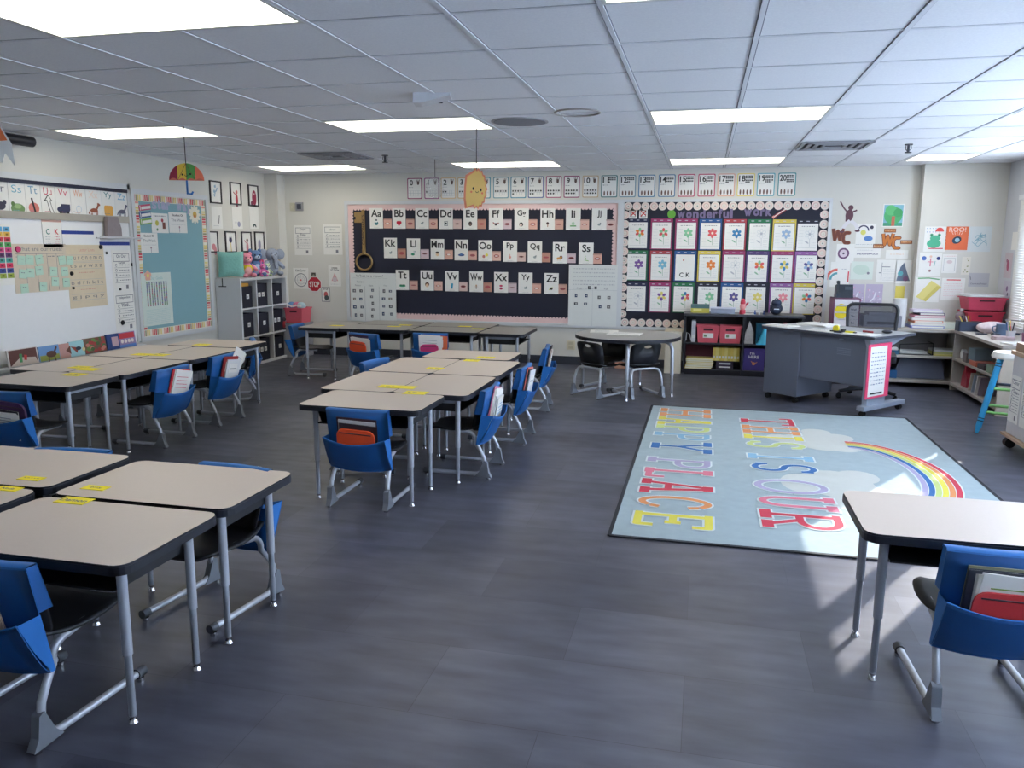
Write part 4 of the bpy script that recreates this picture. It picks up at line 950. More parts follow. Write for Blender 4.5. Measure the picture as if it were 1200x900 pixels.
def d_wheel(c, w, h):
    c.text('Calm Corner', 0, h * .38, .03, BLACK, w=w * .7); c.arc(0, -h * .08, .085, .095, 0, 2 * PI, GREYINK, n=24); c.arc(0, -h * .08, .055, .06, 0, 2 * PI, LGREY, n=20)
    for k in range(8): a = k * PI / 4; c.line([(.02 * math.cos(a), -h * .08 + .02 * math.sin(a)), (.09 * math.cos(a), -h * .08 + .09 * math.sin(a))], .003, LGREY)
    c.disc(0, -h * .08, .012, flat((200, 70, 80)))
sheet(344, 361.5, 314, 338.5, 'white sheet with a round feelings wheel', 'sheet', 'notice_sheet', d_wheel)
def d_tri(c, w, h):
    c.text('STEPS', 0, h * .36, .026, BLACK); c.text('TO CALM', 0, h * .27, .022, GREYINK); c.poly([(-.05, -.07), (.05, -.07), (0, .04)], flat((214, 160, 160)), 1); c.disc(0, -.05, .035, flat((206, 190, 196)), 2)
    c.scribble(-.06, .06, -h * .4, .008, LGREY)
sheet(385, 399.5, 311, 335.5, 'white sheet with a small pink triangle, under the sheet beside the board', 'sheet', 'notice_sheet', d_tri)
c = Card(t=.004); R_ = .112; P = [(R_ * math.cos(PI / 8 + k * PI / 4), R_ * math.sin(PI / 8 + k * PI / 4)) for k in range(8)]
c.b.prism(P, 0, .004, flat((226, 222, 220)), T=Matrix.Rotation(PI / 2, 4, 'X')); c.poly([(a * .92, b_ * .92) for a, b_ in P], flat((178, 34, 52)), 1); c.text('STOP', 0, 0, .075, WHITE, 2, bold=.03, w=.15)
x, z = bw(368.7, 333); tag(on_back(c, 'stop_sign', x, z), 'red octagonal STOP sign on the back wall', 'sign')
def d_dark(c, w, h): c.frame(-w / 2, -h / 2, w / 2, h / 2, .01, flat((90, 90, 84))); c.disc(0, 0, w * .25, flat((140, 140, 130)))
sheet(365, 370, 319.5, 326, 'small dark square card above the stop sign', 'card', 'picture_card', d_dark, m=flat((70, 70, 66)))
def d_hand(c, w, h):
    c.frame(-w / 2, -h / 2, w / 2, h / 2, .008, GREYINK); c.text('STOP', 0, h * .36, .022, BLACK); c.disc(.0, 0, .03, flat((190, 90, 90)), 1, ry=.04); c.disc(.01, -.045, .035, flat((70, 80, 84)), 2, ry=.035); c.scribble(-.03, .04, -h * .42, .007, GREYINK)
sheet(377, 387, 336.5, 353.5, 'small framed hand washing card low on the back wall', 'card', 'picture_card', d_hand)
def d_therm(c, w, h): c.frame(-w * .3, -h * .3, w * .3, h * .3, .01, flat((60, 64, 80))); c.disc(0, 0, .03, flat((60, 64, 80)), 2)
f = MB(); x, z = bw(342.5, 242.5); f.box((-.03, -.012, -.055), (.03, 0, .055), M('switch_plate_beige', (196, 190, 168), .5)); f.box((-.008, -.02, -.012), (.008, -.012, .012), M('switch_beige', (210, 204, 186), .4))
tag(f.build('switch_plate', loc=(x, WY, z)), 'beige switch plate high on the back wall', 'switch', )
x, z = bw(351.5, 242.2); r = root('thermostat', (x, WY, z)); tag(r, 'grey square thermostat box high on the back wall', 'thermostat')
f = MB(); f.box((-.055, -.03, -.058), (.055, 0, .058), M('thermostat_grey', (150, 150, 156), .5)); f.build('housing', parent=r, bevel=.004)
c = Card(t=.03); d_therm(c, .11, .116); c.build('dial', parent=r)
f = MB(); x, z = bw(669, 404.5); f.box((-.055, -.008, -.06), (.055, 0, .06), M('outlet_beige', (206, 196, 170), .5)); f.box((-.03, -.011, .008), (.03, -.008, .045), M('outlet_socket', (190, 180, 156), .5)); f.box((-.03, -.011, -.045), (.03, -.008, -.008), M('outlet_socket', (190, 180, 156), .5))
tag(f.build('outlet_plate', loc=(x, WY, z)), 'beige outlet plate under the alphabet board', 'outlet')

# ------------------------------------------------------------------ sheets right of the boards
def cutout(l, r, t, b, lab, cat, name, draw, y=WY):
    x, z, w, h = brect(l, r, t, b, y); c = Card(t=.003); draw(c, w, h); tag(on_back(c, name, x, z, y), lab, cat)
BRN = flat((110, 60, 48)); OR1 = flat((196, 116, 50))
def wc(m, e):
    def f(c, w, h):
        k = .72
        for mm, o, l in ((e, .042, 1), (m, .026, 2)):
            c.line([(a * k, q * k) for a, q in [(-.13, .12), (-.10, -.06), (-.06, .08), (-.02, -.06), (.02, .12)]], o, mm, l); c.line([(a * k, q * k) for a, q in [(.13, .04), (.12, .05), (.06, .05), (.03, .01), (.03, -.07), (.06, -.11), (.12, -.11), (.13, -.10)]], o, mm, l)
        c.b.box((-.02, -.002, -.02), (.02, 0, .02), e)
    return f
cutout(976, 996, 267, 286, 'brown WC letters cutout beside the board frame', 'cutout', 'letter_cutout', wc(BRN, flat((140, 84, 60))))
cutout(1035, 1054, 274, 291, 'orange WC letters cutout below the green painting', 'cutout', 'letter_cutout', wc(OR1, flat((120, 70, 50))))
for l, r, t, b, lab in ((1036, 1050, 268, 272.5, 'brown paper strip above the orange letters'), (1023, 1036, 286, 291, 'brown paper strip left of the orange letters'), (1055, 1069, 281.5, 286, 'brown paper strip right of the orange letters')):
    sheet(l, r, t, b, lab, 'paper strip', 'paper_strip', lambda c, w, h: (c.frame(-w / 2, -h / 2, w / 2, h / 2, .006, flat((110, 70, 50))), c.scribble(-w * .4, w * .4, 0, .008, flat((220, 190, 150)))), m=flat((176, 110, 64)))
def batter(c, w, h):
    A, W_ = flat((96, 62, 74)), flat((216, 212, 216))
    c.b.box((-.02, -.003, -.04), (.02, 0, .04), A)
    c.disc(.02, .03, .045, A, 1, ry=.07); c.disc(.03, .12, .03, A, 1); c.line([(.0, .06), (-.05, .12), (-.09, .19)], .016, A); c.line([(.03, .06), (.10, .09)], .018, A); c.line([(.03, -.03), (-.02, -.08), (-.05, -.14)], .04, W_, 2); c.line([(.04, -.03), (.10, -.08), (.12, -.13)], .04, W_, 2); c.disc(-.05, -.16, .03, A, 3, ry=.012); c.disc(.12, -.15, .03, A, 3, ry=.012)
cutout(983, 1003, 243, 268, 'maroon and white player figure cutout above the brown letters', 'cutout', 'figure_cutout', batter)
def green_paint(c, w, h):
    c.rect(-w * .46, -h * .46, w * .46, h * .46, flat((130, 180, 200))); c.disc(0, 0, .10, flat((80, 170, 110)), 2); c.disc(-.03, .06, .06, flat((96, 186, 120)), 3); c.disc(.05, .03, .05, flat((70, 160, 100)), 3); c.rect(-.015, -.12, .02, -.01, flat((190, 110, 90)), 4); c.rect(-w * .46, -h * .46, w * .46, -h * .32, flat((70, 150, 120)), 1.2)
sheet(1034.5, 1059, 239, 266, 'painting of a green tree on blue ground, highest on the wall by the flower board', 'drawing', 'childs_painting', green_paint)
def sun_draw(c, w, h): c.arc(-.03, .05, .05, .065, 0, PI, flat((60, 60, 90))); c.disc(-.03, .03, .03, flat((210, 206, 110)), 2); c.disc(.03, -.04, .05, flat((90, 130, 190)), 2, ry=.03); c.disc(.06, .09, .02, flat((60, 60, 80))); c.scribble(-.1, .08, -.11, .008, LGREY)
sheet(1003, 1026, 262, 289, 'drawing with a yellow and blue shape, beside the brown letters', 'drawing', 'childs_drawing', sun_draw)
def badge(c, w, h): c.disc(-w * .1, 0, .065, flat((110, 76, 110))); c.disc(-w * .1, 0, .045, flat((210, 196, 206)), 2); c.disc(-w * .1, 0, .012, flat((80, 60, 90)), 3)
sheet(980, 1001, 286, 308, 'white sheet with a round violet badge', 'sheet', 'notice_sheet', badge)
sheet(1001, 1032, 291, 302, 'white strip with tiny city name lettering', 'sheet', 'notice_strip', lambda c, w, h: (c.text('INDIANAPOLIS', 0, -.01, .02, flat((90, 90, 120)), w=w * .8), c.scribble(-w * .4, w * .2, h * .3, .006, LGREY)))
sheet(1038, 1064, 293, 303, 'pale strip with faint warm lettering', 'sheet', 'notice_strip', lambda c, w, h: c.scribble(-w * .3, w * .3, 0, .012, flat((226, 200, 180))))
def rain(c, w, h): c.arc(.02, -.06, .10, .13, PI * .5, PI * 1.02, flat((220, 110, 100))); c.arc(.02, -.06, .06, .085, PI * .5, PI * 1.02, flat((90, 160, 170))); 
sheet(973, 985, 307, 336, 'sheet with a red and teal rainbow arch', 'drawing', 'childs_drawing', rain)
sheet(985, 995.5, 308, 333, 'narrow sheet with a red edge stripe', 'sheet', 'notice_sheet', lambda c, w, h: (c.rect(w * .3, -h * .4, w * .45, h * .1, flat((206, 80, 90))), c.scribble(-w * .4, w * .2, h * .2, .01, LGREY)))
sheet(997, 1023, 306.5, 327.5, 'pale green tinted drawing on the wall', 'drawing', 'childs_drawing', lambda c, w, h: (c.disc(-.01, .01, .09, flat((196, 212, 200)), 1, ry=.06), c.disc(.07, -.03, .015, flat((130, 130, 140)), 2)), m=flat((212, 220, 212)))
def plan(c, w, h):
    c.line([(-.05, -.1), (-.05, .1)], .005, GREYINK); c.line([(-.05, .05), (.04, .05)], .008, GREYINK); c.line([(-.08, -.02), (-.05, -.02)], .01, GREYINK)
    for k in range(6): c.scribble(-.03, .10, .02 - k * .025, .004, LGREY)
sheet(1027, 1050, 304.5, 331, 'typed planning sheet beside a dark photo page', 'sheet', 'notice_sheet', plan)
sheet(1049, 1068, 305, 332, 'dark teal and violet photo page curling at its corner', 'photo', 'photo_page', lambda c, w, h: (c.poly([(-w * .4, -h * .4), (w * .45, -h * .4), (-w * .0, h * .4), (-w * .2, h * .2)], flat((96, 106, 126))), c.disc(-.03, -.02, .03, flat((90, 160, 170)), 2), c.disc(.03, -.08, .03, flat((110, 80, 110)), 2)))
for l, r, s_ in ((994, 1012.5, 'nearer the phone'), (1014, 1034, 'nearer the paper roll')):
    def vio(c, w, h):
        for k in range(30): c.disc(random.uniform(-w * .42, w * .42), random.uniform(-h * .42, h * .42), .008, flat(random.choice([(206, 190, 212), (176, 156, 190), (214, 150, 180), (224, 220, 230)])), 1, n=6)
        c.line([(-.04, -.08), (.0, -.03), (.02, .04)], .014, flat((226, 224, 232)), 2)
    sheet(l, r, 333, 359.5, 'lilac speckled art page, %s' % s_, 'drawing', 'art_page', vio, m=flat((184, 172, 196)))
sheet(1049, 1060, 335, 350, 'yellow square of paper low on the wall', 'paper', 'paper_square', lambda c, w, h: None, m=flat((214, 196, 92)))
y2 = WY - .14
def frog(c, w, h):
    G_ = flat((80, 176, 140)); c.disc(-.01, -.05, .075, G_, 1, ry=.05); c.disc(-.0, .01, .055, G_, 1, ry=.035); c.disc(-.04, .045, .018, G_, 1); c.disc(.04, .045, .018, G_, 1); c.disc(-.04, .048, .007, BLACK, 3); c.disc(.04, .048, .007, BLACK, 3)
    c.arc(.04, .085, 0, .045, 0, PI, flat((220, 84, 80)), 2); c.line([(.04, .09), (.04, .05)], .004, flat((200, 80, 80))); c.line([(-.06, -.105), (.09, -.105)], .012, flat((200, 70, 90)), 2)
    for k in range(9): c.disc(-.09 + (k % 5) * .03, .12 - (k // 5) * .04, .005, flat((120, 150, 200)))
sheet(1083, 1108.5, 265.5, 295, 'drawing of a green frog under a red umbrella', 'drawing', 'childs_drawing', frog, y=y2)
def roo(c, w, h): c.text('ROO!', 0, h * .37, .05, flat((240, 200, 190)), 1, w=w * .75); c.disc(0, -.02, .05, flat((40, 60, 80)), 1, ry=.04, a0=.5); c.disc(.005, -.02, .025, flat((150, 190, 210)), 2); [c.line([(d * .02, .04), (d * .03, .08)], .006, flat((240, 190, 170))) for d in (-2, -1, 0, 1, 2)]
sheet(1108, 1134.5, 265.5, 293, 'orange poster with a dark blue round creature', 'poster', 'orange_poster', roo, m=flat((226, 110, 70)), y=y2)
def bluescr(c, w, h):
    for k in range(7): c.line([(random.uniform(-.08, .08), random.uniform(-.09, .09)) for _ in range(4)], .006, flat((130, 170, 186)))
sheet(1134.5, 1161.5, 265.5, 295, 'white sheet scribbled with pale blue lines', 'drawing', 'childs_drawing', bluescr, m=flat((206, 212, 214)), y=y2)
def kids(c, w, h): c.disc(-.07, .07, .025, flat((70, 100, 170))); c.disc(.08, .07, .02, flat((50, 60, 120))); c.line([(0, .07), (0, -.02)], .012, flat((220, 130, 150))); c.line([(-.03, .03), (.03, .03)], .008, flat((220, 130, 150))); c.disc(.0, .09, .014, flat((226, 190, 170))); c.line([(.05, .04), (.04, -.02)], .008, flat((120, 170, 170))); c.disc(.0, -.07, .014, flat((150, 110, 110)))
sheet(1077, 1103, 296, 324, 'drawing of small stick children, under the frog', 'drawing', 'childs_drawing', kids, y=y2)
sheet(1104, 1121, 298, 320, 'pale sheet with faint red print, beside the stick children', 'sheet', 'notice_sheet', lambda c, w, h: (c.scribble(-w * .4, w * .4, h * .4, .008, flat((220, 180, 180))), c.disc(0, .02, .03, flat((214, 196, 196)), 1, ry=.02), c.frame(-w * .4, -h * .4, w * .4, h * .3, .004, LGREY)), y=y2)
sheet(1127, 1137, 301, 322, 'narrow cream sheet with small green marks', 'sheet', 'notice_sheet', lambda c, w, h: [c.disc(random.uniform(-.03, .03), random.uniform(-.08, .08), .007, flat((150, 150, 110)), 1) for _ in range(8)], m=flat((222, 216, 206)), y=y2)
def green_top(c, w, h): c.line([(-w * .45, h * .45), (0, h * .47), (w * .45, h * .42)], .014, flat((110, 170, 120)))
sheet(1073, 1101, 325, 354, 'white sheet with a green stripe at its top', 'drawing', 'childs_drawing', green_top, y=y2)
x, z = bw(1088, 341, y2); c = Card(t=.004); YP = flat((222, 210, 130)); P = [(-.13, -.07), (-.02, -.12), (.13, .05), (.02, .12)]
c.b.prism(P, 0, .004, YP, T=Matrix.Rotation(PI / 2, 4, 'X')); c.poly([(-.05, -.10), (-.02, -.12), (.13, .05), (.08, .06)], flat((206, 192, 104)), 1)
tag(on_back(c, 'yellow_envelope', x, z, y2 - .003), 'tilted pale yellow envelope under the stick children', 'envelope')
def redtop(c, w, h):
    c.line([(-w * .3, h * .42), (w * .3, h * .42)], .012, flat((214, 80, 84)))
    for k in range(7): c.scribble(-w * .4, w * .4, h * (.25 - k * .09), .008, flat((224, 190, 194)))
sheet(1103, 1130, 326, 352, 'sheet with a red line at its top and pink writing', 'drawing', 'childs_drawing', redtop, y=y2)
sheet(1135, 1159, 320, 336, 'grey card with cursive words above the red crates', 'card', 'greeting_card', lambda c, w, h: (c.text('Congrats Friend', 0, -h * .3, .022, flat((120, 120, 130)), w=w * .8), c.line([(-w * .45, h * .3), (-w * .4, 0)], .006, flat((100, 100, 110)))), m=flat((186, 184, 190)), y=y2)
# right wall papers
def rsheet(l, r, t, b, lab, draw, m=WHITE):
    def rw(px, py): d = ray(px, py); t_ = RXW / d.x; return d.y * t_, CAM['h'] + d.z * t_
    y_, z = rw((l + r) / 2, (t + b) / 2); w = rw(l, (t + b) / 2)[0] - rw(r, (t + b) / 2)[0]; h = rw((l + r) / 2, t)[1] - rw((l + r) / 2, b)[1]
    w = min(w, .22); c = Card(w, h, m, t=.002); draw(c, w, h); tag(c.build('wall_drawing', loc=(RXW, y_, z), rz=-PI / 2), lab, 'drawing')
def pinkblob(c, w, h): c.disc(0, 0, .04, flat((170, 80, 110)), 1, ry=.06); c.disc(-.04, .05, .02, flat((150, 90, 120))); c.disc(.04, -.05, .02, flat((200, 150, 170)))
rsheet(1176, 1187, 296, 326, 'drawing with a magenta shape on the window wall, upper one', pinkblob, m=flat((200, 186, 194)))
rsheet(1174, 1186, 329, 352, 'drawing with violet marks on the window wall, lower one', lambda c, w, h: (c.disc(0, .02, .03, flat((130, 100, 140))), c.disc(.03, -.04, .02, flat((110, 90, 120)))), m=flat((196, 190, 204)))
rsheet(1186, 1192, 272, 293, 'small white triangular slip beside the window blind', lambda c, w, h: None)

# ================================================================== LEFT WALL
WBM = M('whiteboard_surface', (232, 232, 234), .25, noise=.02)
STRIP = M('tack_strip_navy', (30, 34, 60), .6); RAIL = M('rail_beige', (176, 170, 160), .4, metal=.3)
wy0, wy1 = 4.3, lw(155, 300)[0]; wz1 = lw(150, 216.5)[1]; wz0 = lw(150, 402)[1]
r = root('whiteboard', (LX, (wy0 + wy1) / 2, 0), PI / 2); tag(r, 'long wall whiteboard with silver frame and marker tray', 'whiteboard')
hw = (wy1 - wy0) / 2; f = MB(); f.box((-hw, -.012, wz0), (hw, 0, wz1), WBM); f.build('surface', parent=r)
f = MB(); f.box((-hw, -.03, wz1 - .055), (hw, 0, wz1), ALU); f.box((hw - .04, -.03, wz0), (hw, 0, wz1), ALU); f.box((-hw, -.03, wz0), (-hw + .04, 0, wz1), ALU); f.build('frame', parent=r)
f = MB(); f.box((-hw + .04, -.032, wz1 - .088), (hw - .04, -.012, wz1 - .055), STRIP); f.build('tack_strip', parent=r)
zr = lw(75, 254)[1]; f = MB(); f.box((-hw + .04, -.03, zr - .035), (hw - .04, -.012, zr + .03), RAIL); f.build('map_rail', parent=r)
zt = lw(80, 417)[1]
f = MB(); f.prism([(0, zt - .06), (-.09, zt - .035), (-.10, zt - .008), (-.09, zt), (0, zt - .005)], -hw, hw, ALU, T=Matrix(((0, 0, 1, 0), (1, 0, 0, 0), (0, 1, 0, 0), (0, 0, 0, 1)))); f.build('marker_tray', parent=r)
LFX = LX + .013
AL = [('R', -12, 8, (90, 90, 110)), ('S', 8, 28, (110, 170, 190)), ('T', 28, 46, (90, 140, 170)), ('U', 46, 63, (190, 40, 80)), ('V', 63, 81, (196, 70, 96)), ('W', 81, 99, (222, 150, 110)), ('X', 99, 117, (232, 206, 190)), ('Y', 117, 133, (70, 130, 130)), ('Z', 133, 149, (110, 170, 200))]
def bigpic(c, ch, w):
    F = flat
    if ch == 'S': c.disc(0, -.10, .075, F((110, 140, 90)), 1, ry=.045); c.disc(.0, -.08, .04, F((150, 176, 120)), 2, ry=.02); c.disc(-.05, -.06, .02, F((90, 120, 70)), 2)
    elif ch == 'T': c.disc(0, -.09, .06, F((206, 120, 110)), 1, ry=.05); c.line([(-.02, .0), (.02, -.16)], .02, F((50, 44, 48)), 2)
    elif ch == 'U':
        c.line([(.06, -.17), (.02, -.08), (0, 0)], .04, BLACK, 1); c.poly([(-.05, -.02), (.05, -.02), (0, .04)], BLACK, 1); c.line([(.055, -.16), (.02, -.08), (0, -.01)], .026, WHITE, 3); c.poly([(-.033, -.012), (.033, -.012), (0, .028)], WHITE, 3)
    elif ch == 'V': c.disc(0, -.09, .08, F((50, 52, 80)), 1, ry=.035); c.rect(-.03, -.09, .08, -.04, F((50, 52, 80)), 1); c.disc(-.04, -.12, .016, F((30, 30, 40)), 2); c.disc(.05, -.12, .016, F((30, 30, 40)), 2)
    elif ch == 'W': c.arc(0, -.08, .03, .035, 0, 2 * PI, F((170, 190, 210)), n=12); c.line([(-.07, -.10), (.07, -.15)], .004, LGREY)
    elif ch in 'XZ':
        m = F((150, 84, 60)) if ch == 'X' else F((90, 90, 110)); c.disc(0, -.085, .05, m, 1, ry=.022); c.line([(.035, -.07), (.06, -.03)], .022, m); c.disc(.065, -.025, .022, m, 1, ry=.012, a0=-.4)
        for d in (-.04, -.025, .03, .045): c.line([(d, -.09), (d - .004, -.15)], .010, m)
        c.line([(-.05, -.08), (-.075, -.12)], .014, m)
    elif ch == 'Y': c.poly(rrect(-.06, -.13, .06, -.03, .02), F((222, 166, 80)), 1)
    else: c.disc(0, -.08, .05, F((60, 60, 80)), 1, ry=.035); c.disc(.04, -.05, .02, F((60, 60, 80)), 1)
LN = dict(R='dark rat', S='green snail', T='pink top', U='white arrow', V='dark van', W='pale web', X='brown fox', Y='yellow yarn', Z='grey zebra')
for ch, l, rr, col in AL:
    yt = 211 + (l + rr) / 2 / 148 * 13; yb = 247.5 + (l + rr) / 2 / 148 * 5.2
    y_, z, w, h = lrect(l + .4, rr - .4, yt + .8, yb)
    c = Card(w, h, WHITE, t=.003); c.text(ch + ch.lower(), 0, h * .27, h * .26, flat(col), 1, bold=0, w=w * .6); bigpic(c, ch, w); c.scribble(-w * .3, w * .1, -h * .45, .006, flat(col))
    tag(on_left(c, 'alphabet_strip_card', y_, z, LFX), 'alphabet strip card %s with %s above the whiteboard' % (ch + ch.lower(), LN[ch]), 'alphabet card', 'alphabet strip above the whiteboard')
def L(l, rr, t, b, lab, cat, name, draw, m=WHITE, x=LFX, grp=None): return sheet(l, rr, t, b, lab, cat, name, draw, m, y=x, grp=grp, on='l')
def hundred(c, w, h):
    cols = [(100, 170, 210), (226, 180, 80), (206, 60, 80), (80, 160, 90), (210, 70, 130), (100, 60, 110), (70, 160, 150), (206, 50, 90), (50, 70, 140), (150, 170, 70)]
    for k, col in enumerate(cols):
        for q in range(8):
            u = -w / 2 + (q + .5) * w / 8; v = h * .42 - k * h * .085; c.rect(u - w * .055, v - h * .04, u + w * .055, v + h * .04, flat(col), 1); c.rect(u - w * .02, v - h * .015, u + w * .02, v + h * .015, flat(tuple(int(a * .6) for a in col)), 2)
L(-60, 16, 262, 336, 'rainbow coloured hundreds chart at the picture edge of the whiteboard', 'chart', 'hundreds_chart', hundred)
def ck(c, w, h):
    c.frame(-w / 2, -h / 2, w / 2, h / 2, .004, GREYINK); c.rect(-w / 2, h * .40, w / 2, h / 2, flat((214, 170, 156))); c.text('C', -w * .22, h * .06, h * .2, flat((60, 120, 110)), 2); c.text('K', w * .22, h * .06, h * .2, flat((200, 50, 70)), 2)
    for k in range(4): c.scribble(-w * .36, -w * .1, -h * (.12 + .08 * k), .008, LGREY); c.scribble(w * .1, w * .36, -h * (.12 + .08 * k), .008, flat((206, 130, 140)))
L(49.5, 72.5, 257, 290, 'letter card C K pinned on the whiteboard', 'card', 'letter_card', ck)
BLS = flat((36, 60, 140))
L(73, 110, 270.5, 274.5, 'blue magnetic strip beside the letter card', 'magnetic strip', 'magnetic_strip', lambda c, w, h: None, m=BLS)
L(117, 152, 283.5, 287.5, 'blue magnetic strip below the thin rod', 'magnetic strip', 'magnetic_strip', lambda c, w, h: None, m=BLS)
TAN = M('chart_paper_tan', (206, 192, 174), .8, noise=.05)
def rules(c, w, h):
    c.text('What are our rules?', 0, h * .40, h * .09, GREYINK, bold=0, w=w * .85); c.line([(-w * .45, h * .30), (w * .45, h * .30)], .004, GREYINK)
    for u in (-.28, -.08, .12, .30): c.line([(w * u, h * .3), (w * u, -h * .48)], .004, GREYINK)
    for u in (-.38, -.2, .0, .2, .38): c.scribble(w * u - .04, w * u + .04, h * .24, .01, GREYINK)
L(17, 80, 286, 342, 'tan rules chart with columns of green sticky notes', 'chart', 'rules_chart', rules, m=TAN)
SG = M('sticky_note_green', (176, 208, 192), .7); k = 0
SW = 'first second third fourth fifth sixth seventh eighth ninth tenth eleventh twelfth thirteenth'.split()
for px, py in ((23, 305), (33, 304.5), (44, 304), (25, 321), (34, 320), (44, 317), (27, 338), (49, 336), (61, 318), (63, 330), (71, 305), (74, 318), (76, 331), (80, 305)):
    y_, z = lw(px, py); c = Card(.085, .08, SG, t=.002); c.scribble(-.02, .02, .01, .008, GREYINK)
    o = on_left(c, 'sticky_note', y_, z, LFX + .0035); o.rotation_euler = (.0, random.uniform(-.15, .15), PI / 2)
    tag(o, 'pale green sticky note, %s column of the rules chart, %s' % (['first', 'second', 'third', 'fourth', 'last'][min(4, [px < 29, px < 40, px < 55, px < 69, True].index(True))], ['upper', 'middle', 'lower'][0 if py < 310 else 1 if py < 325 else 2] + (' one' if not (px > 79) else ' one overlapping the handwriting chart')), 'sticky note', 'sticky notes on the rules chart')
def penman(c, w, h):
    c.text('Letter Lines', .02, h * .42, h * .05, flat((206, 150, 140)), bold=0)
    for t, v in (('a u r c n e m o', .29), ('t s u v w x z', .17), ('b d f h k l t', -.10), ('g j p q y', -.33)):
        c.text(t, 0, h * v, h * .055, GREYINK, bold=0, w=w * .85); c.line([(-w * .45, h * v - .03), (w * .45, h * v - .03)], .003, LGREY); c.line([(-w * .45, h * v + .03), (w * .45, h * v + .03)], .003, LGREY)
    c.scribble(-w * .2, w * .2, h * .06, .01, flat((206, 150, 140))); c.scribble(-w * .2, w * .2, -h * .21, .01, flat((206, 150, 140)))
L(80, 124, 287, 360, 'tan handwriting chart with rows of lined letters', 'chart', 'handwriting_chart', penman, m=M('chart_paper_buff', (212, 196, 170), .8, noise=.05))
L(132, 154, 293, 342, 'tall white routine sheet on the whiteboard, upper of two', 'sheet', 'routine_sheet', d_jobs('On Our|Carpet'))
L(135, 159, 342, 388, 'tall white routine sheet on the whiteboard, lower of two', 'sheet', 'routine_sheet', d_jobs('Independent|Work'))
for px, py, sz, nm in ((116, 289.5, .022, 'at the top of the tan handwriting chart'), (82, 320.5, .02, 'on the edge of the tan handwriting chart'), (84, 337.5, .014, 'low beside the tan handwriting chart'), (123, 296.5, .014, 'between the handwriting chart and the routine sheet'), (153, 310, .02, 'on the upper routine sheet'), (139, 339, .012, 'between the routine sheets'), (142, 378, .026, 'on the lower routine sheet')):
    y_, z = lw(px, py); f = MB(); f.cyl((0, 0), sz, 0, .012, flat((28, 28, 36)), 14, r2=sz * .8, T=Matrix.Rotation(PI / 2, 4, 'Y'))
    tag(f.build('magnet', loc=(LFX + .004, y_, z)), 'round black magnet ' + nm, 'magnet', 'black magnets on the whiteboard')
y_, z = lw(28, 292); y_, z = lw(18.5, 292); f = MB(); f.cyl((0, 0), .026, 0, .012, flat((196, 60, 110)), 14, T=Matrix.Rotation(PI / 2, 4, 'Y'))
tag(f.build('magnet', loc=(LFX + .004, y_, z)), 'round pink magnet at the corner of the rules chart', 'magnet')
# rod with grey cloth
y0_, z_ = lw(113, 278.5, LX + .09); y1_, _ = lw(166, 279, LX + .09)
f = MB(); f.tube([(LX + .09, y0_, z_), (LX + .09, y1_, z_)], .008, M('rod_white', (206, 206, 210), .4), 8); f.box((LX + .03, y0_ + .15, z_ - .008), (LX + .09, y0_ + .17, z_ + .008), ALU)
f.box((LX + .03, y1_ - .12, z_ - .008), (LX + .09, y1_ - .10, z_ + .008), ALU); f.box((LX + .03, y0_ + .12, z_ - .02), (LX + .034, y1_ - .08, z_ + .02), ALU)
tag(f.build('wall_rod'), 'thin white rod fixed across the upper corner of the whiteboard', 'rod')
y_, z, w, h = lrect(122.5, 139.5, 254, 277, LX + .05); f = MB()
f.prism([(-w * .42, h / 2), (-w / 2, -h / 2), (w / 2, -h / 2), (w / 2, -h * .1), (w * .3, h / 2)], -.02, .02, M('grey_felt', (140, 130, 134), .9, noise=.1), T=Matrix.Rotation(PI / 2, 4, 'Z') @ Matrix.Rotation(PI / 2, 4, 'X'))
tag(f.build('felt_bag', loc=(LX + .06, y_, z), bevel=.01), 'grey felt bag hanging from the rail above the rod', 'bag')
# books leaning on the marker tray
def bk(l, rr, t, b, lab, draw, m):
    y_, z, w, h = lrect(l, rr, t, b, LX + .07); f = Card(w, h, m, t=.014); draw(f, w, h)
    f.b.box((-w / 2 + .004, -.012, -h / 2 + .003), (w / 2 - .003, -.002, h / 2 - .003), M('page_edges', (222, 218, 208), .8))
    o = f.build('picture_book', T=Matrix.Translation((LX + .085, y_, zt + h / 2 + .001)) @ Matrix.Rotation(PI / 2, 4, 'Z') @ Matrix.Rotation(-.12, 4, 'X')); tag(o, lab, 'book', 'picture books on the marker tray')
F = flat
bk(5, 41, 397, 417, 'picture book with a green figure on a red and brown cover', lambda c, w, h: (c.rect(-w * .46, -h * .46, w * .46, h * .46, F((96, 60, 56))), c.poly([(-w * .46, -h * .46), (w * .46, -h * .46), (w * .4, -h * .1), (-w * .1, h * .0)], F((206, 190, 180)), 2), c.line([(-w * .1, -h * .3), (-w * .08, h * .2)], .03, F((70, 140, 90)), 3), c.line([(w * .05, -h * .2), (w * .08, h * .1)], .03, F((190, 60, 60)), 3)), F((210, 204, 200)))
bk(41.5, 66, 393, 411, 'picture book with a brown horse in a green field', lambda c, w, h: (c.rect(-w * .47, -h * .1, w * .47, h * .46, F((110, 150, 200))), c.rect(-w * .47, -h * .46, w * .47, -h * .1, F((150, 160, 80))), c.disc(.02, -.01, .06, F((90, 60, 50)), 2, ry=.03), c.line([(-.01, -.02), (-.02, -.08)], .012, F((90, 60, 50)), 2), c.line([(.05, -.02), (.06, -.08)], .012, F((90, 60, 50)), 2), c.line([(.06, .01), (.09, .05)], .02, F((90, 60, 50)), 2)), F((120, 156, 196)))
bk(64.5, 79, 391.5, 408.5, 'picture book with a dusty pink cover', lambda c, w, h: c.poly([(w * .5, h * .3), (w * .5, -h * .3), (w * .1, 0)], F((110, 70, 60))), F((196, 150, 144)))
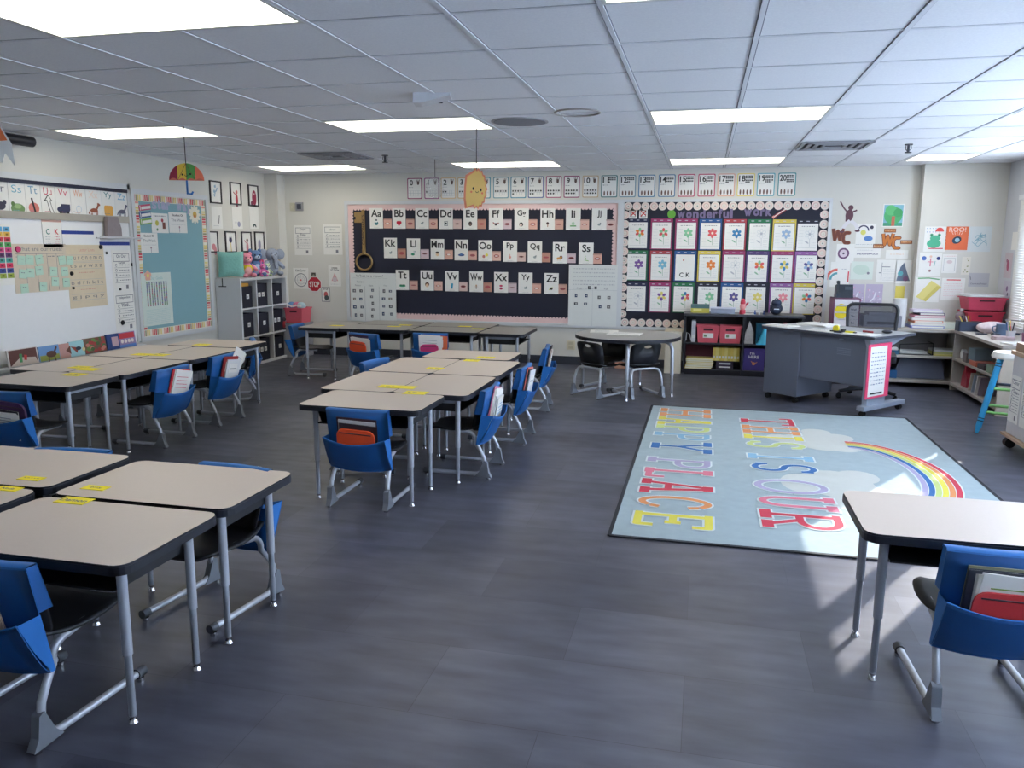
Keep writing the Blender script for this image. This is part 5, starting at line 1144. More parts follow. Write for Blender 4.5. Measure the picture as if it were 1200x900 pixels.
bk(78, 98, 389.5, 407, 'picture book with a pale blue cover and dark bird', lambda c, w, h: (c.poly([(-w * .45, h * .2), (0, .01), (-w * .1, -h * .3)], F((150, 70, 60))), c.disc(.0, 0, .035, F((50, 60, 80)), 2, ry=.018), c.disc(w * .3, -h * .1, .02, F((220, 200, 150)), 2)), F((160, 206, 216)))
bk(95, 121, 386.5, 404.5, 'picture book with red flowers and green leaves', lambda c, w, h: [c.disc(random.uniform(-w * .42, w * .42), random.uniform(-h * .4, h * .4), .025, F(random.choice([(160, 60, 60), (96, 130, 70), (120, 70, 60), (190, 120, 110), (70, 100, 60)])), 1, ry=.018) for _ in range(34)], F((110, 84, 70)))
bk(121.5, 137, 383, 401.5, 'dark blue box set of cards on the marker tray', lambda c, w, h: c.rect(-w * .1, -h * .3, w * .4, h * .3, F((190, 160, 170))), F((44, 70, 130)))
bk(135.5, 155.5, 380, 398, 'white picture book with red lettering and small faces', lambda c, w, h: (c.rect(-w * .45, h * .1, w * .45, h * .45, F((196, 60, 70))), [c.disc(-w * .3 + k * w * .2, -h * .08, .02, F((226, 214, 210)), 2) for k in range(4)], c.rect(-w * .48, -h * .48, w * .48, -h * .3, F((90, 130, 200)))), F((150, 130, 170)))

# teal bulletin board
TEAL = M('board_paper_teal', (128, 168, 178), .8, noise=.03, scale=3)
ty0, ty1 = lw(156, 300)[0], lw(245, 300)[0]; tz1, tz0 = lw(200, 225.5)[1], lw(200, 395)[1]
board('bulletin_board', ty0, ty1, tz0, tz1, 'teal paper bulletin board with a striped border', wall='l', inner=TEAL, fw=.05)
def stripes(ya, yb, za, zb, lab):
    w, h = yb - ya, zb - za; c = Card(t=.002); c.b.box((-w / 2, -.002, -h / 2), (w / 2, 0, h / 2), F((226, 220, 206)))
    cols = [(200, 66, 84), (226, 150, 140), (222, 206, 130), (150, 150, 120), (206, 80, 90), (230, 224, 214), (214, 190, 120)]
    n = int(max(w, h) / .028)
    for k in range(n):
        m = F(cols[k * 3 % 7])
        if w > h: u = -w / 2 + (k + .5) * w / n; c.rect(u - .010, -h * .42, u + .010, h * .42, m)
        else: v = -h / 2 + (k + .5) * h / n; c.rect(-w * .42, v - .010, w * .42, v + .010, m)
    tag(on_left(c, 'border_trim', (ya + yb) / 2, (za + zb) / 2, LX + .0125), lab, 'border trim', 'striped trims on the teal board')
i_ = .05; sw = .075
stripes(ty0 + i_, ty1 - i_, tz1 - i_ - sw, tz1 - i_, 'striped trim along the top of the teal board')
stripes(ty0 + i_, ty1 - i_, tz0 + i_, tz0 + i_ + sw, 'striped trim along the bottom of the teal board')
stripes(ty0 + i_, ty0 + i_ + sw, tz0 + i_ + sw, tz1 - i_ - sw, 'striped trim down the whiteboard side of the teal board')
stripes(ty1 - i_ - sw, ty1 - i_, tz0 + i_ + sw, tz1 - i_ - sw, 'striped trim down the far side of the teal board')
PLI = M('letter_pale_lilac', (170, 170, 196), .7)
cut_letters('Star', lw(176, 241)[0], lw(198, 241)[0], lw(187, 241)[1], .085, 'teal board', 'lilac letters on the teal board', PLI, y='left')
cut_letters('way', lw(205, 243)[0], lw(222, 243)[0], lw(213, 243)[1], .085, 'teal board', 'lilac letters on the teal board', PLI, y='left')
TX = LX + .0145
for px, py, col, nm in ((168, 243, (196, 84, 110), 'pink'), (168.5, 251.5, (60, 90, 140), 'blue'), (169.5, 259.5, (130, 170, 80), 'green')):
    y_, z = lw(px, py); c = Card(.19, .06, F(col), t=.003); c.rect(-.06, -.018, .09, .012, WHITE); c.rect(-.08, -.025, -.07, .025, WHITE)
    o = on_left(c, 'paper_book_cutout', y_, z, TX); o.rotation_euler = (0, -.12, PI / 2); tag(o, '%s paper book cutout on the teal board' % nm, 'cutout', 'paper books on the teal board')
def news(c, w, h): c.scribble(-w * .35, w * .35, h * .36, .014, GREYINK); c.disc(-.05, -.0, .03, F((196, 190, 90))); c.disc(.04, .03, .02, F((170, 70, 80))); c.rect(.04, -.06, .09, .01, F((120, 70, 60))); c.disc(-.05, -.07, .015, F((100, 140, 100)))
L(177.5, 197, 250, 273, 'white sheet with small coloured pictures on the teal board', 'sheet', 'student_sheet', news, x=TX)
def writ(c, w, h): c.text('Student Of', 0, h * .36, .024, BLACK, w=w * .6); c.text('The Week', 0, h * .12, .03, GREYINK, bold=0, w=w * .75); c.scribble(-w * .4, w * .4, -h * .1, .006, LGREY); c.line([(.02, -.05), (.02, -.11)], .006, F((120, 110, 130))); c.disc(.02, -.05, .012, F((150, 120, 130)))
L(198, 219, 249, 273, 'white written sheet on the teal board nearest the paper daisy', 'sheet', 'student_sheet', writ, x=TX)
L(165, 185, 273, 296.5, 'white written sheet on the teal board below the paper books', 'sheet', 'student_sheet', writ, x=TX)
y_, z = lw(226.5, 251.5); c = Card(t=.003)
for k in range(12): a = k * PI / 6; c.disc(.075 * math.cos(a), .075 * math.sin(a), .035, F((226, 222, 206)), 1, ry=.02, a0=a)
c.disc(0, 0, .05, F((226, 222, 206)), 1.5); c.disc(0, 0, .038, F((206, 170, 80)), 3); c.disc(0, -.02, .02, F((190, 110, 70)), 4); c.b.cyl((0, 0), .03, 0, .003, F((206, 170, 80)), 12, T=Matrix.Rotation(PI / 2, 4, 'X'))
tag(on_left(c, 'paper_daisy', y_, z, TX), 'white paper daisy with a yellow centre on the teal board', 'cutout')
def wordsearch(c, w, h):
    c.text('Our Goals', 0, h * .40, .035, F((150, 190, 190)), bold=0)
    for q in range(9):
        u = -w * .32 + q * w * .08
        for k in range(14): c.rect(u - .010, h * .30 - k * h * .033, u + .010, h * .30 - k * h * .033 + .018, F(random.choice([(110, 120, 150), (160, 110, 120), (120, 150, 120), (130, 130, 140)])), 1)
    for k in range(10): c.scribble(-w * .4, w * .4, -h * .2 - k * h * .028, .006, F((170, 200, 200)))
L(167, 202, 319.5, 381, 'large patterned class chart low on the teal board', 'chart', 'class_chart', wordsearch, x=TX, m=M('chart_pale_green', (208, 218, 212), .8))
y_, z = lw(171, 323); c = Card(t=.006); c.b.cyl((0, 0), .03, 0, .006, F((226, 196, 150)), 10, T=Matrix.Rotation(PI / 2, 4, 'X'))
for k in range(5): a = k * 2 * PI / 5 + .3; c.disc(.035 * math.cos(a), .035 * math.sin(a), .024, F((226, 170, 150)), 1)
c.disc(0, 0, .02, F((230, 214, 120)), 2); tag(on_left(c, 'paper_flower', y_, z, TX + .002), 'small peach paper flower at the corner of the class chart', 'cutout')

# framed character prints (plain generic figures)
FRB = M('frame_dark', (38, 34, 44), .5)
def art(l, rr, t, b, lab, fn, framed=True):
    y_, z, w, h = lrect(l, rr, t, b)
    if framed:
        r = root('framed_print', (LX, y_, z), PI / 2); f = MB(); q = .016
        f.box((-w / 2, -.016, -h / 2), (w / 2, 0, -h / 2 + q), FRB); f.box((-w / 2, -.016, h / 2 - q), (w / 2, 0, h / 2), FRB); f.box((-w / 2, -.016, -h / 2 + q), (-w / 2 + q, 0, h / 2 - q), FRB); f.box((w / 2 - q, -.016, -h / 2 + q), (w / 2, 0, h / 2 - q), FRB)
        f.build('frame', parent=r); c = Card(w - 2 * q, h - 2 * q, WHITE, t=.006); fn(c, w, h); c.build('print', parent=r); tag(r, lab, 'picture', 'prints above the cubby shelf')
    else:
        c = Card(w, h, WHITE, t=.002); fn(c, w, h); tag(on_left(c, 'art_print', y_, z), lab, 'picture', 'prints above the cubby shelf')
fig = lambda body, head: (lambda c, w, h: (c.disc(.02, -.08, .03, F(body), 1, ry=.08), c.disc(.02, .02, .025, F(head), 2), c.line([(.02, -.03), (-.05, .02)], .014, F(body)), c.line([(.01, -.12), (.0, -.17)], .014, F((60, 60, 80))), c.line([(.03, -.12), (.04, -.17)], .014, F((60, 60, 80)))))
art(245.3, 258.8, 212, 238.5, 'dark framed print of a pale blue leafy shape, top row', lambda c, w, h: [c.disc(random.uniform(-.03, .03), random.uniform(-.06, .07), .022, F((150, 176, 196)), 1, ry=.012, a0=k) for k in range(9)])
art(269.2, 281.8, 214, 240, 'dark framed print of a red and blue figure, top row', fig((176, 60, 76), (206, 110, 110)))
art(290.5, 302, 217, 241.5, 'dark framed print of a crimson creature, top row', lambda c, w, h: (c.disc(.02, -.03, .055, F((150, 40, 70)), 1, ry=.10), c.disc(-.04, -.10, .03, F((120, 50, 80)), 1), c.disc(.02, .02, .015, F((220, 190, 190)), 2)))
art(248, 260.5, 242, 268, 'unframed pale print with a thin dark stroke, nearest the teal board', lambda c, w, h: (c.line([(.03, -.07), (.05, .03)], .014, F((50, 50, 60))), c.line([(-.08, -.10), (.03, -.10)], .004, LGREY)), False)
art(272, 284, 242.5, 268, 'unframed pale print with a grey violet creature, middle of its row', lambda c, w, h: (c.disc(.03, -.08, .035, F((150, 150, 176)), 1), c.disc(-.04, -.06, .014, F((150, 150, 176)), 1)), False)
art(292.5, 303, 243, 268, 'unframed pale print with a dark arched caterpillar', lambda c, w, h: c.arc(.0, -.12, .02, .045, 0, PI, F((50, 70, 70))), False)
art(242.5, 254.8, 271, 296, 'dark framed print of a pink creature behind the green cushion', lambda c, w, h: (c.disc(.02, -.06, .04, F((214, 140, 150)), 1), c.disc(.05, -.11, .03, F((214, 140, 150)), 1, ry=.05)))
art(263.5, 276, 271, 296, 'dark framed print of a dark eared cat on a yellow stem', lambda c, w, h: (c.disc(.0, .02, .035, F((60, 56, 96)), 1), c.poly([(-.035, .03), (-.02, .07), (.0, .04)], F((60, 56, 96))), c.poly([(.035, .03), (.02, .07), (.0, .04)], F((60, 56, 96))), c.line([(0, -.01), (.01, -.14)], .016, F((214, 190, 96))), c.line([(0, -.13), (.05, -.15)], .014, F((60, 60, 70)))))
art(282.5, 294, 271.5, 295.5, 'dark framed print of a small brown and pink figure', fig((196, 130, 140), (120, 90, 80)))
art(298, 309, 271.5, 295, 'dark framed print of a grey rounded figure, next to the corner pilaster', lambda c, w, h: (c.disc(0, -.04, .035, F((150, 146, 170)), 1, ry=.07), c.line([(0, -.11), (0, -.16)], .04, F((150, 190, 190)))))

# ================================================================== CUBBY SHELF
CW = M('cubby_white', (206, 206, 208), .5, noise=.02)
cx0, cx1, cy0, cy1, cz = LX + .012, -5.53, 8.80, 9.94, 1.115; tb = .03
r = root('cubby_shelf', (0, 0, 0)); tag(r, 'white nine compartment cubby shelf in the far corner', 'shelf')
f = MB(); f.box((cx0, cy0, 0), (cx1, cy0 + tb, cz), CW); f.build('side_panel', parent=r); f = MB(); f.box((cx0, cy1 - tb, 0), (cx1, cy1, cz), CW); f.build('side_panel', parent=r)
f = MB(); f.box((cx0, cy0 + tb, cz - tb), (cx1, cy1 - tb, cz), CW); f.build('top_board', parent=r)
f = MB(); f.box((cx0, cy0 + tb, .0), (cx1, cy1 - tb, tb), CW); f.build('bottom_board', parent=r)
f = MB(); f.box((cx0, cy0 + tb, tb), (cx0 + .006, cy1 - tb, cz - tb), CW); f.build('back_panel', parent=r)
cwid = (cy1 - cy0 - tb) / 3; chei = (cz - tb) / 3
for k in (1, 2):
    f = MB(); f.box((cx0 + .006, cy0 + k * cwid, tb), (cx1 - .004, cy0 + k * cwid + .018, cz - tb), CW); f.build('divider', parent=r)
for k in (1, 2):
    for q in range(3):
        f = MB(); f.box((cx0 + .006, cy0 + tb + q * cwid - (.012 if q else 0), k * chei), (cx1 - .004, cy0 + (q + 1) * cwid, k * chei + .018), CW); f.build('shelf_board', parent=r)
f = MB(); f.tube([(cx0 + .10, cy0 - .006, cz - .0), (cx0 + .10, cy0 - .006, cz - .10)], .006, BLACK, 6); f.tube([(cx0 + .05, cy0 - .008, cz - .10), (cx0 + .15, cy0 - .008, cz - .10)], .007, BLACK, 6); f.build('hook', parent=r)
NB = M('fabric_bin_navy', (26, 28, 46), .85, noise=.15, scale=60)
rw_ = ['bottom', 'middle', 'top']
for a in range(3):
    for q in range(3):
        y0 = cy0 + q * cwid + (.03 if q == 0 else .022); z0 = a * chei + (tb if a == 0 else .018) + .0005; w = .27; h = .29 if (a + q) % 2 else .27
        r = root('fabric_bin', ((cx1 - .16), y0 + w / 2 + .012, z0)); tag(r, 'navy fabric bin in the %s row of the cubby shelf, %s' % (rw_[a], ['camera end', 'middle', 'corner end'][q]), 'bin', 'navy bins in the cubby shelf')
        f = MB(); f.box((-.13, -w / 2, 0), (.13, w / 2, .005), NB); f.box((-.13, -w / 2, 0), (-.125, w / 2, h), NB); f.box((.125, -w / 2, 0), (.13, w / 2, h), NB); f.box((-.13, -w / 2, 0), (.13, -w / 2 + .005, h), NB); f.box((-.13, w / 2 - .005, 0), (.13, w / 2, h), NB); f.build('bin_body', parent=r)
        for n in range(2 if (a, q) in ((2, 1), (0, 1), (1, 2)) else 1):
            f = MB(); yy = .03 - n * .09; f.box((.13, yy - .03, h * .42), (.132, yy + .03, h * .42 + .055), WHITE); f.box((.132, yy - .018, h * .42 + .01), (.1325, yy + .012, h * .42 + .035), LGREY); f.build('paper_label', parent=r)
        if (a, q) == (2, 0):
            f = MB(); f.box((-.1, -.11, h - .04), (.1, .11, h + .035), F((214, 160, 70))); tag(f.build('orange_box', T=Matrix.Translation((cx1 - .16, y0 + w / 2 + .012, z0))), 'orange box on the navy bin in the top row', 'box')
# soft toys on top (plain generic ones)
ZT = cz + .001
def fuzzy(n, col): return M('plush_' + n, col, .95, noise=.12, scale=40, bump=.5)
f = MB(); GRN_ = fuzzy('seafoam', (128, 182, 172)); vs = []; N = 9; P = []
for d in (-1, 1):
    for j in range(N + 1):
        for i in range(N + 1):
            u, v = i / N * 2 - 1, j / N * 2 - 1; t = (1 - u ** 4) * (1 - v ** 4); k_ = 1 - .08 * (abs(u) * (1 - abs(v)) + abs(v) * (1 - abs(u)))
            vs.append((u * .19 * k_, d * .065 * t ** .5, .20 + v * .19 * k_))
Rn = (N + 1) ** 2; fs = []
for d in (0, 1):
    for j in range(N):
        for i in range(N): a = d * Rn + j * (N + 1) + i; t = (a, a + 1, a + N + 2, a + N + 1); fs.append(t if d == 0 else t[::-1])
f.add(vs, fs, GRN_, True)
tag(f.build('cushion', T=Matrix.Translation((-5.71, 8.92, ZT)) @ Matrix.Rotation(.75, 4, 'Z') @ Matrix.Rotation(-.10, 4, 'X') @ Matrix.Scale(.84, 4)), 'seafoam green square cushion on the cubby shelf', 'cushion')
def toy(name, x, y, s, body, belly, ears, lab, rz=PI / 2 - .6, shirt=None, trunk=False):
    r = root(name, (x, y, ZT), rz); tag(r, lab, 'soft toy', 'soft toys on the cubby shelf'); B = fuzzy(*body); W_ = fuzzy(*belly)
    f = MB(); f.ball((0, 0, .10 * s), (.075 * s, .065 * s, .10 * s), B); f.ball((0, -.045 * s, .09 * s), (.05 * s, .03 * s, .06 * s), W_)
    for sx in (-1, 1): f.ball((sx * .06 * s, -.075 * s, .028 * s), (.032 * s, .055 * s, .028 * s), B, 12, 8); f.tube([(sx * .06 * s, -.01 * s, .15 * s), (sx * .10 * s, -.04 * s, .11 * s), (sx * .10 * s, -.08 * s, .09 * s)], [.026 * s, .024 * s, .02 * s], B, 8)
    f.build('body', parent=r)
    if shirt: f = MB(); f.ball((0, 0, .11 * s), (.080 * s, .070 * s, .07 * s), fuzzy(*shirt)); f.build('shirt', parent=r)
    f = MB(); f.ball((0, -.01 * s, .235 * s), (.075 * s, .066 * s, .068 * s), B); f.ball((0, -.065 * s, .22 * s), (.035 * s, .025 * s, .025 * s), W_, 12, 8)
    for sx in (-1, 1): f.ball((sx * .03 * s, -.070 * s, .25 * s), .008 * s, BLACK, 8, 6)
    f.ball((0, -.088 * s, .228 * s), .007 * s, BLACK, 8, 6)
    if trunk: f.tube([(0, -.06 * s, .22 * s), (0, -.10 * s, .18 * s), (0, -.10 * s, .12 * s), (0, -.12 * s, .08 * s)], [.03 * s, .026 * s, .02 * s, .016 * s], B, 10)
    h_ = f.build('head', parent=r)
    for sx in (-1, 1):
        f = MB()
        if ears == 'long': f.ball((sx * .03 * s, 0, .34 * s), (.018 * s, .012 * s, .06 * s), B, 10, 8)
        elif ears == 'big': f.ball((sx * .10 * s, .0, .235 * s), (.06 * s, .014 * s, .06 * s), B, 12, 8)
        else: f.ball((sx * .055 * s, 0, .295 * s), (.025 * s, .014 * s, .025 * s), B, 10, 8)
        f.build('ear', parent=h_)
toy('plush_bear', -5.64, 9.14, 1.0, ('pink', (222, 140, 160)), ('rose', (226, 170, 170)), 'round', 'pink plush bear in a yellow shirt on the cubby shelf', shirt=('sunny', (232, 206, 50)))
toy('plush_bear', -5.68, 9.42, 1.12, ('slate', (96, 124, 168)), ('ice', (170, 190, 214)), 'round', 'slate blue plush bear on the cubby shelf')
toy('plush_bunny', -5.585, 9.43, .55, ('fuchsia', (216, 110, 170)), ('petal', (230, 180, 200)), 'long', 'small bright pink plush bunny on the cubby shelf')
toy('plush_bear', -5.60, 9.56, .55, ('mint', (176, 190, 160)), ('milk', (220, 220, 206)), 'round', 'small pale green plush bear on the cubby shelf')
toy('plush_elephant', -5.64, 9.76, 1.2, ('ash', (146, 154, 172)), ('fog', (170, 176, 190)), 'big', 'grey plush elephant on the corner end of the cubby shelf', trunk=True)
f = MB(); f.box((-.012, -.24, 0), (.012, .18, .29), F((214, 70, 84))); c = Card(t=.013); c.rect(-.15, .22, .16, .25, F((236, 220, 214))); f.add([(.0135, v[0], v[2]) for v in c.b.v], c.b.f, F((236, 220, 214)))
tag(f.build('red_book', loc=(-5.84, 9.70, ZT)), 'tall red book standing against the wall behind the elephant', 'book')
# pink bin on a low grey box in the corner
f = MB(); f.box((-.14, -.16, 0), (.14, .16, .47), M('storage_box_grey', (150, 150, 156), .6)); f.box((-.13, -.165, .22), (.13, -.16, .24), M('box_seam', (110, 110, 116), .6)); f.box((-.145, -.17, .44), (.145, .17, .47), M('storage_box_grey', (150, 150, 156), .6))
tag(f.build('storage_box', loc=(-5.43, 10.02, 0)), 'grey storage box on the floor in the corner under the pink bin', 'box')
PKM = M('bin_coral', (216, 92, 106), .5)
def tote(name, x, y, z, w, d, h, m, lab, rz=0, label=False, parts=True):
    r = root(name, (x, y, z), rz); tag(r, lab, 'bin'); f = MB(); t = .006; k = .88
    def ring(s_, z_): return [(-w / 2 * s_, -d / 2 * s_, z_), (w / 2 * s_, -d / 2 * s_, z_), (w / 2 * s_, d / 2 * s_, z_), (-w / 2 * s_, d / 2 * s_, z_)]
    vs = ring(k, 0) + ring(1, h) + [(a * .95, b_ * .95, c_) for a, b_, c_ in ring(1, h)] + [(a * .95, b_ * .95, .008) for a, b_, c_ in ring(k, 0)]
    fs = [(3, 2, 1, 0), (12, 13, 14, 15)]
    for q in range(3):
        for i in range(4): a, b_ = q * 4 + i, q * 4 + (i + 1) % 4; fs.append((a, b_, b_ + 4, a + 4))
    f.add(vs, fs, m); f.build('bin_body', parent=r)
    f = MB(); R_ = ring(1.03, h); 
    for i in range(4): f.bar(R_[i], R_[(i + 1) % 4], .016, .014, m)
    f.build('rim', parent=r)
    f = MB(); f.box((-w * .2, -d / 2 * .99 - .003, h * .74), (w * .2, -d / 2 * .96, h * .86), M('handle_slot_dark', (70, 30, 40), .8)); f.build('handle_slot', parent=r)
    if label: f = MB(); f.box((-w * .22, -d / 2 * .97 - .004, h * .3), (w * .25, -d / 2 * .94, h * .58), WHITE); f.box((-w * .18, -d / 2 * .97 - .005, h * .36), (-w * .05, -d / 2 * .97 - .004, h * .5), F((120, 150, 110))); f.build('paper_label', parent=r)
    return r
tote('coral_bin', -5.41, 10.0, .471, .26, .28, .20, PKM, 'coral pink bin in the corner under the stop sign')
for (dx, col, n, a) in ((-.08, (90, 130, 180), 'blue', .4), (.0, (200, 110, 140), 'pink', -.3), (.09, (170, 200, 210), 'pale blue', .1)):
    f = MB(); f.ball((0, 0, 0), (.065, .06, .05), F(col), 14, 8, T=Matrix.Rotation(a, 4, 'Y')); f.box((-.03, -.065, -.01), (.03, -.055, .012), WHITE, T=Matrix.Rotation(a, 4, 'Y'))
    tag(f.build('soft_bundle', loc=(-5.43 + dx * .8, 10.0, .70)), '%s soft bundle poking out of the coral bin' % n, 'bundle')
f = MB(); PCM = F((60, 50, 60)); f.ball((0, 0, .07), (.03, .03, .05), F((150, 40, 50))); f.ball((0, 0, .14), .028, PCM); f.cyl((0, 0), .03, 0, .03, PCM, 12)
tag(f.build('small_doll', loc=(-5.56 + .005, 9.865, .38 + .0)), 'small red and black doll beside a navy bin in the middle row', 'doll')

# ================================================================== ROUND TABLE
TC = Vector((-.75, 8.44, 0)); g = None
r = root('round_table', TC); tag(r, 'round grey activity table with black edge and bent silver legs', 'table')
f = MB(); circ = lambda R_, n=48: [(R_ * math.cos(2 * PI * k / n), R_ * math.sin(2 * PI * k / n)) for k in range(n)]
f.prism(circ(.55), .612, .62, LAMG, side=EDGE); f.build('tabletop', parent=r); f = MB(); f.prism(circ(.553), .586, .6125, EDGE); f.build('edge_band', parent=r)
for a in (-1.47, -.22, 1.35, 2.95):
    d = Vector((math.cos(a), math.sin(a), 0)); f = MB()
    f.tube([d * .30 + Vector((0, 0, .575)), d * .40 + Vector((0, 0, .572)), d * .46 + Vector((0, 0, .545)), d * .485 + Vector((0, 0, .49)), d * .49 + Vector((0, 0, .22))], .019, STEEL, 12)
    lg = f.build('leg', parent=r); f = MB(); f.tube([d * .49 + Vector((0, 0, .22)), d * .495 + Vector((0, 0, .03))], .014, STEELD, 10); f.build('leg_insert', parent=lg)
    f = MB(); f.cyl((d.x * .495, d.y * .495), .018, .001, .03, CHROME, 12, r2=.01); f.build('glide', parent=lg)
def papers(x, y, z, w, h, n, lab, rz=0, m=WHITE, name='paper_stack', cat='papers'):
    f = MB()
    for k in range(n):
        a = random.uniform(-.12, .12); f.box((-w / 2, -h / 2, k * .003), (w / 2, h / 2, k * .003 + .0025), m if k % 2 == 0 else WHITE, T=Matrix.Rotation(a, 4, 'Z'))
    for k in range(5): f.box((-w * .35, h * (.3 - k * .14), n * .003), (w * random.uniform(.1, .3), h * (.33 - k * .14), n * .003 + .0004), LGREY)
    tag(f.build(name, loc=(x, y, z + .0006), rz=rz), lab, cat)
papers(-1.02, 8.62, .62, .30, .22, 3, 'white papers on the round table, the stack nearer the alphabet board', .1)
papers(-.78, 8.42, .62, .34, .24, 4, 'white papers with print in the middle of the round table', -.15)
G5 = 'black chairs at the round table'
chair(-1.01, 8.20, -.62, 'black chair without pocket at the round table, nearest the desk clusters', G5, 'plain')
chair(-.62, 8.28, .60, 'black chair without pocket at the round table, nearest the rug', G5, 'plain')
chair(-.98, 8.62, PI - .5, 'black chair without pocket behind the round table, facing the camera', G5, 'plain')

# tall cream cabinet beside the bookcase
f = MB(); CR = M('cream_metal', (212, 202, 182), .45, noise=.02); f.box((-.42, 9.86, 0), (-.22, WY, .515), CR); f.box((-.405, 9.852, .02), (-.235, 9.86, .44), CR); f.box((-.43, 9.85, .505), (-.21, WY, .52), CR); f.box((-.40, 9.80 + .05, .46), (-.24, 9.86, .47), M('grille_grey', (150, 146, 136), .5))
tag(f.build('wall_heater'), 'narrow cream metal cabinet under the flower board beside the black bookcase', 'cabinet')
f = MB(); f.box((-1.05, 10.09, .0), (-.62, 10.235, .14), F((176, 130, 110))); f.tube([(-1.1, 10.2, .16), (-.9, 10.18, .22), (-.75, 10.2, .16), (-.6, 10.18, .24)], .006, F((210, 206, 200)), 6)
tag(f.build('cardboard_box'), 'low brown cardboard box against the wall behind the round table', 'box')

# ================================================================== BLACK BOOKCASE
BC = M('bookcase_black', (32, 34, 44), .5, noise=.1); BCT = M('bookcase_top', (62, 64, 74), .35)
bx0, bx1, by0, by1, bz = -.20, 1.17, 9.84, 10.215, .745
r = root('bookcase'); tag(r, 'low black two bay bookcase under the flower board', 'bookcase')
def bpart(n, a, b_, m=BC): f = MB(); f.box(a, b_, m); return f.build(n, parent=r, bevel=.003)
bpart('top_board', (bx0 - .01, by0 - .015, bz - .028), (bx1 + .01, by1, bz), BCT)
for x in (bx0, .485, bx1 - .022): bpart('divider' if x == .485 else 'side_panel', (x, by0, .02), (x + .022, by1, bz - .028))
bpart('back_panel', (bx0 + .022, by1 - .01, .06), (bx1 - .022, by1, bz - .028))
for xa, xb in ((bx0 + .022, .485), (.507, bx1 - .022)):
    bpart('shelf_board', (xa, by0 + .005, .372), (xb, by1 - .01, .392)); bpart('bottom_board', (xa, by0 + .005, .045), (xb, by1 - .01, .07))
bpart('plinth', (bx0 + .022, by0 + .03, 0.0), (bx1 - .022, by0 + .05, .045))
S1, S0, ST = .3925, .0705, .7455
def bookbox(name, x, z, w, h, d, col, lab, cat, y=9.90, rz=0, tilt=0, spine=True):
    f = MB(); m = F(col); f.box((-w / 2, 0, 0), (w / 2, d, h), m)
    if spine: f.box((-w * .35, -.001, h * .2), (w * .35, 0, h * .35), WHITE); f.box((-w * .35, -.001, h * .6), (w * .35, 0, h * .8), F((200, 200, 205)))
    tag(f.build(name, T=Matrix.Translation((x, y, z + .0005)) @ Matrix.Rotation(rz, 4, 'Z') @ Matrix.Rotation(tilt, 4, 'Y')), lab, cat)
bookbox('ring_binder', -.085, S1, .05, .255, .22, (206, 206, 210), 'white ring binder standing on the upper shelf of the black bookcase', 'binder')
tote('pink_bin', .085, 9.98, S1, .26, .22, .20, PKM, 'pink handled bin on the upper shelf, nearer the white binder', label=True)
tote('pink_bin', .345, 9.98, S1, .26, .22, .20, PKM, 'pink handled bin on the upper shelf, nearer the divider', label=True)
f = MB(); f.tube([(-.17, 9.86, S1 + .02), (-.165, 9.86, S1 + .12), (-.13, 9.86, S1 + .10), (-.11, 9.86, S1 + .02)], .006, F((190, 190, 200)), 6); tag(f.build('white_cable'), 'loop of white cable on the upper shelf of the black bookcase', 'cable')
f = MB(); SIL = M('silver_foil', (186, 180, 176), .35, metal=.5, noise=.3, scale=30, bump=.4); f.prism([(-.05, 0), (.055, 0), (.05, .14), (.02, .23), (.0, .27), (-.02, .20), (-.045, .12)], -.03, .03, SIL, T=Matrix.Rotation(PI / 2, 4, 'X')); tag(f.build('foil_bag', loc=(.565, 9.93, S1 + .0005), bevel=.01), 'crumpled silver bag on the upper shelf beside the divider', 'bag')
bookbox('teal_box', .76, S1, .22, .235, .16, (24, 96, 124), 'dark teal box behind the blue cone', 'box', y=10.0, spine=False)
f = MB(); CNE = M('cone_blue', (60, 170, 206), .4); f.cyl((0, 0), .085, .012, .23, CNE, 24, r2=.012); f.box((-.10, -.085, 0), (.10, .085, .012), CNE); tag(f.build('traffic_cone', loc=(.75, 9.905, S1 + .0005)), 'bright blue plastic cone on the upper shelf of the bookcase', 'cone')
bookbox('picture_book', .985, S1, .035, .25, .2, (214, 90, 120), 'pink and white book standing behind the teacher desk corner', 'book')
bookbox('maroon_box', -.0, S0 + .0, .34, .27, .10, (90, 30, 50), 'dark maroon box at the back of the lower shelf', 'box', y=10.08, spine=False)
for k in range(6):
    f = MB(); YB = F([(226, 200, 90), (214, 210, 190), (232, 212, 120)][k % 3]); f.box((-.16, -.1, 0), (.16, .1, .020), YB); f.box((-.155, -.102, .004), (.155, -.1, .016), F((232, 226, 206)))
    tag(f.build('workbook', loc=(-.01 + random.uniform(-.01, .015), 9.96, S0 + .0005 + k * .0215), rz=random.uniform(-.04, .04)), 'yellow edged workbook in the flat pile on the lower shelf, %s from the bottom' % ['first', 'second', 'third', 'fourth', 'fifth', 'topmost'][k], 'book', 'flat pile of yellow workbooks')
bookbox('dark_tin', .30, S0, .20, .10, .18, (54, 44, 66), 'small dark patterned box under the upright yellow books', 'box')
for k in range(9):
    f = MB(); YB = F([(226, 200, 100), (232, 214, 130), (214, 190, 90)][k % 3]); f.box((0, 0, 0), (.034, .17, .16), YB); f.box((.006, -.001, .03), (.026, 0, .06), WHITE)
    tag(f.build('workbook', loc=(.155 + k * .0350, 9.905, S0 + .102)), 'yellow spined workbook standing in the row on the lower shelf, %s along' % ['first', 'second', 'third', 'fourth', 'fifth', 'sixth', 'seventh', 'eighth', 'ninth'][k], 'book', 'upright row of yellow workbooks')
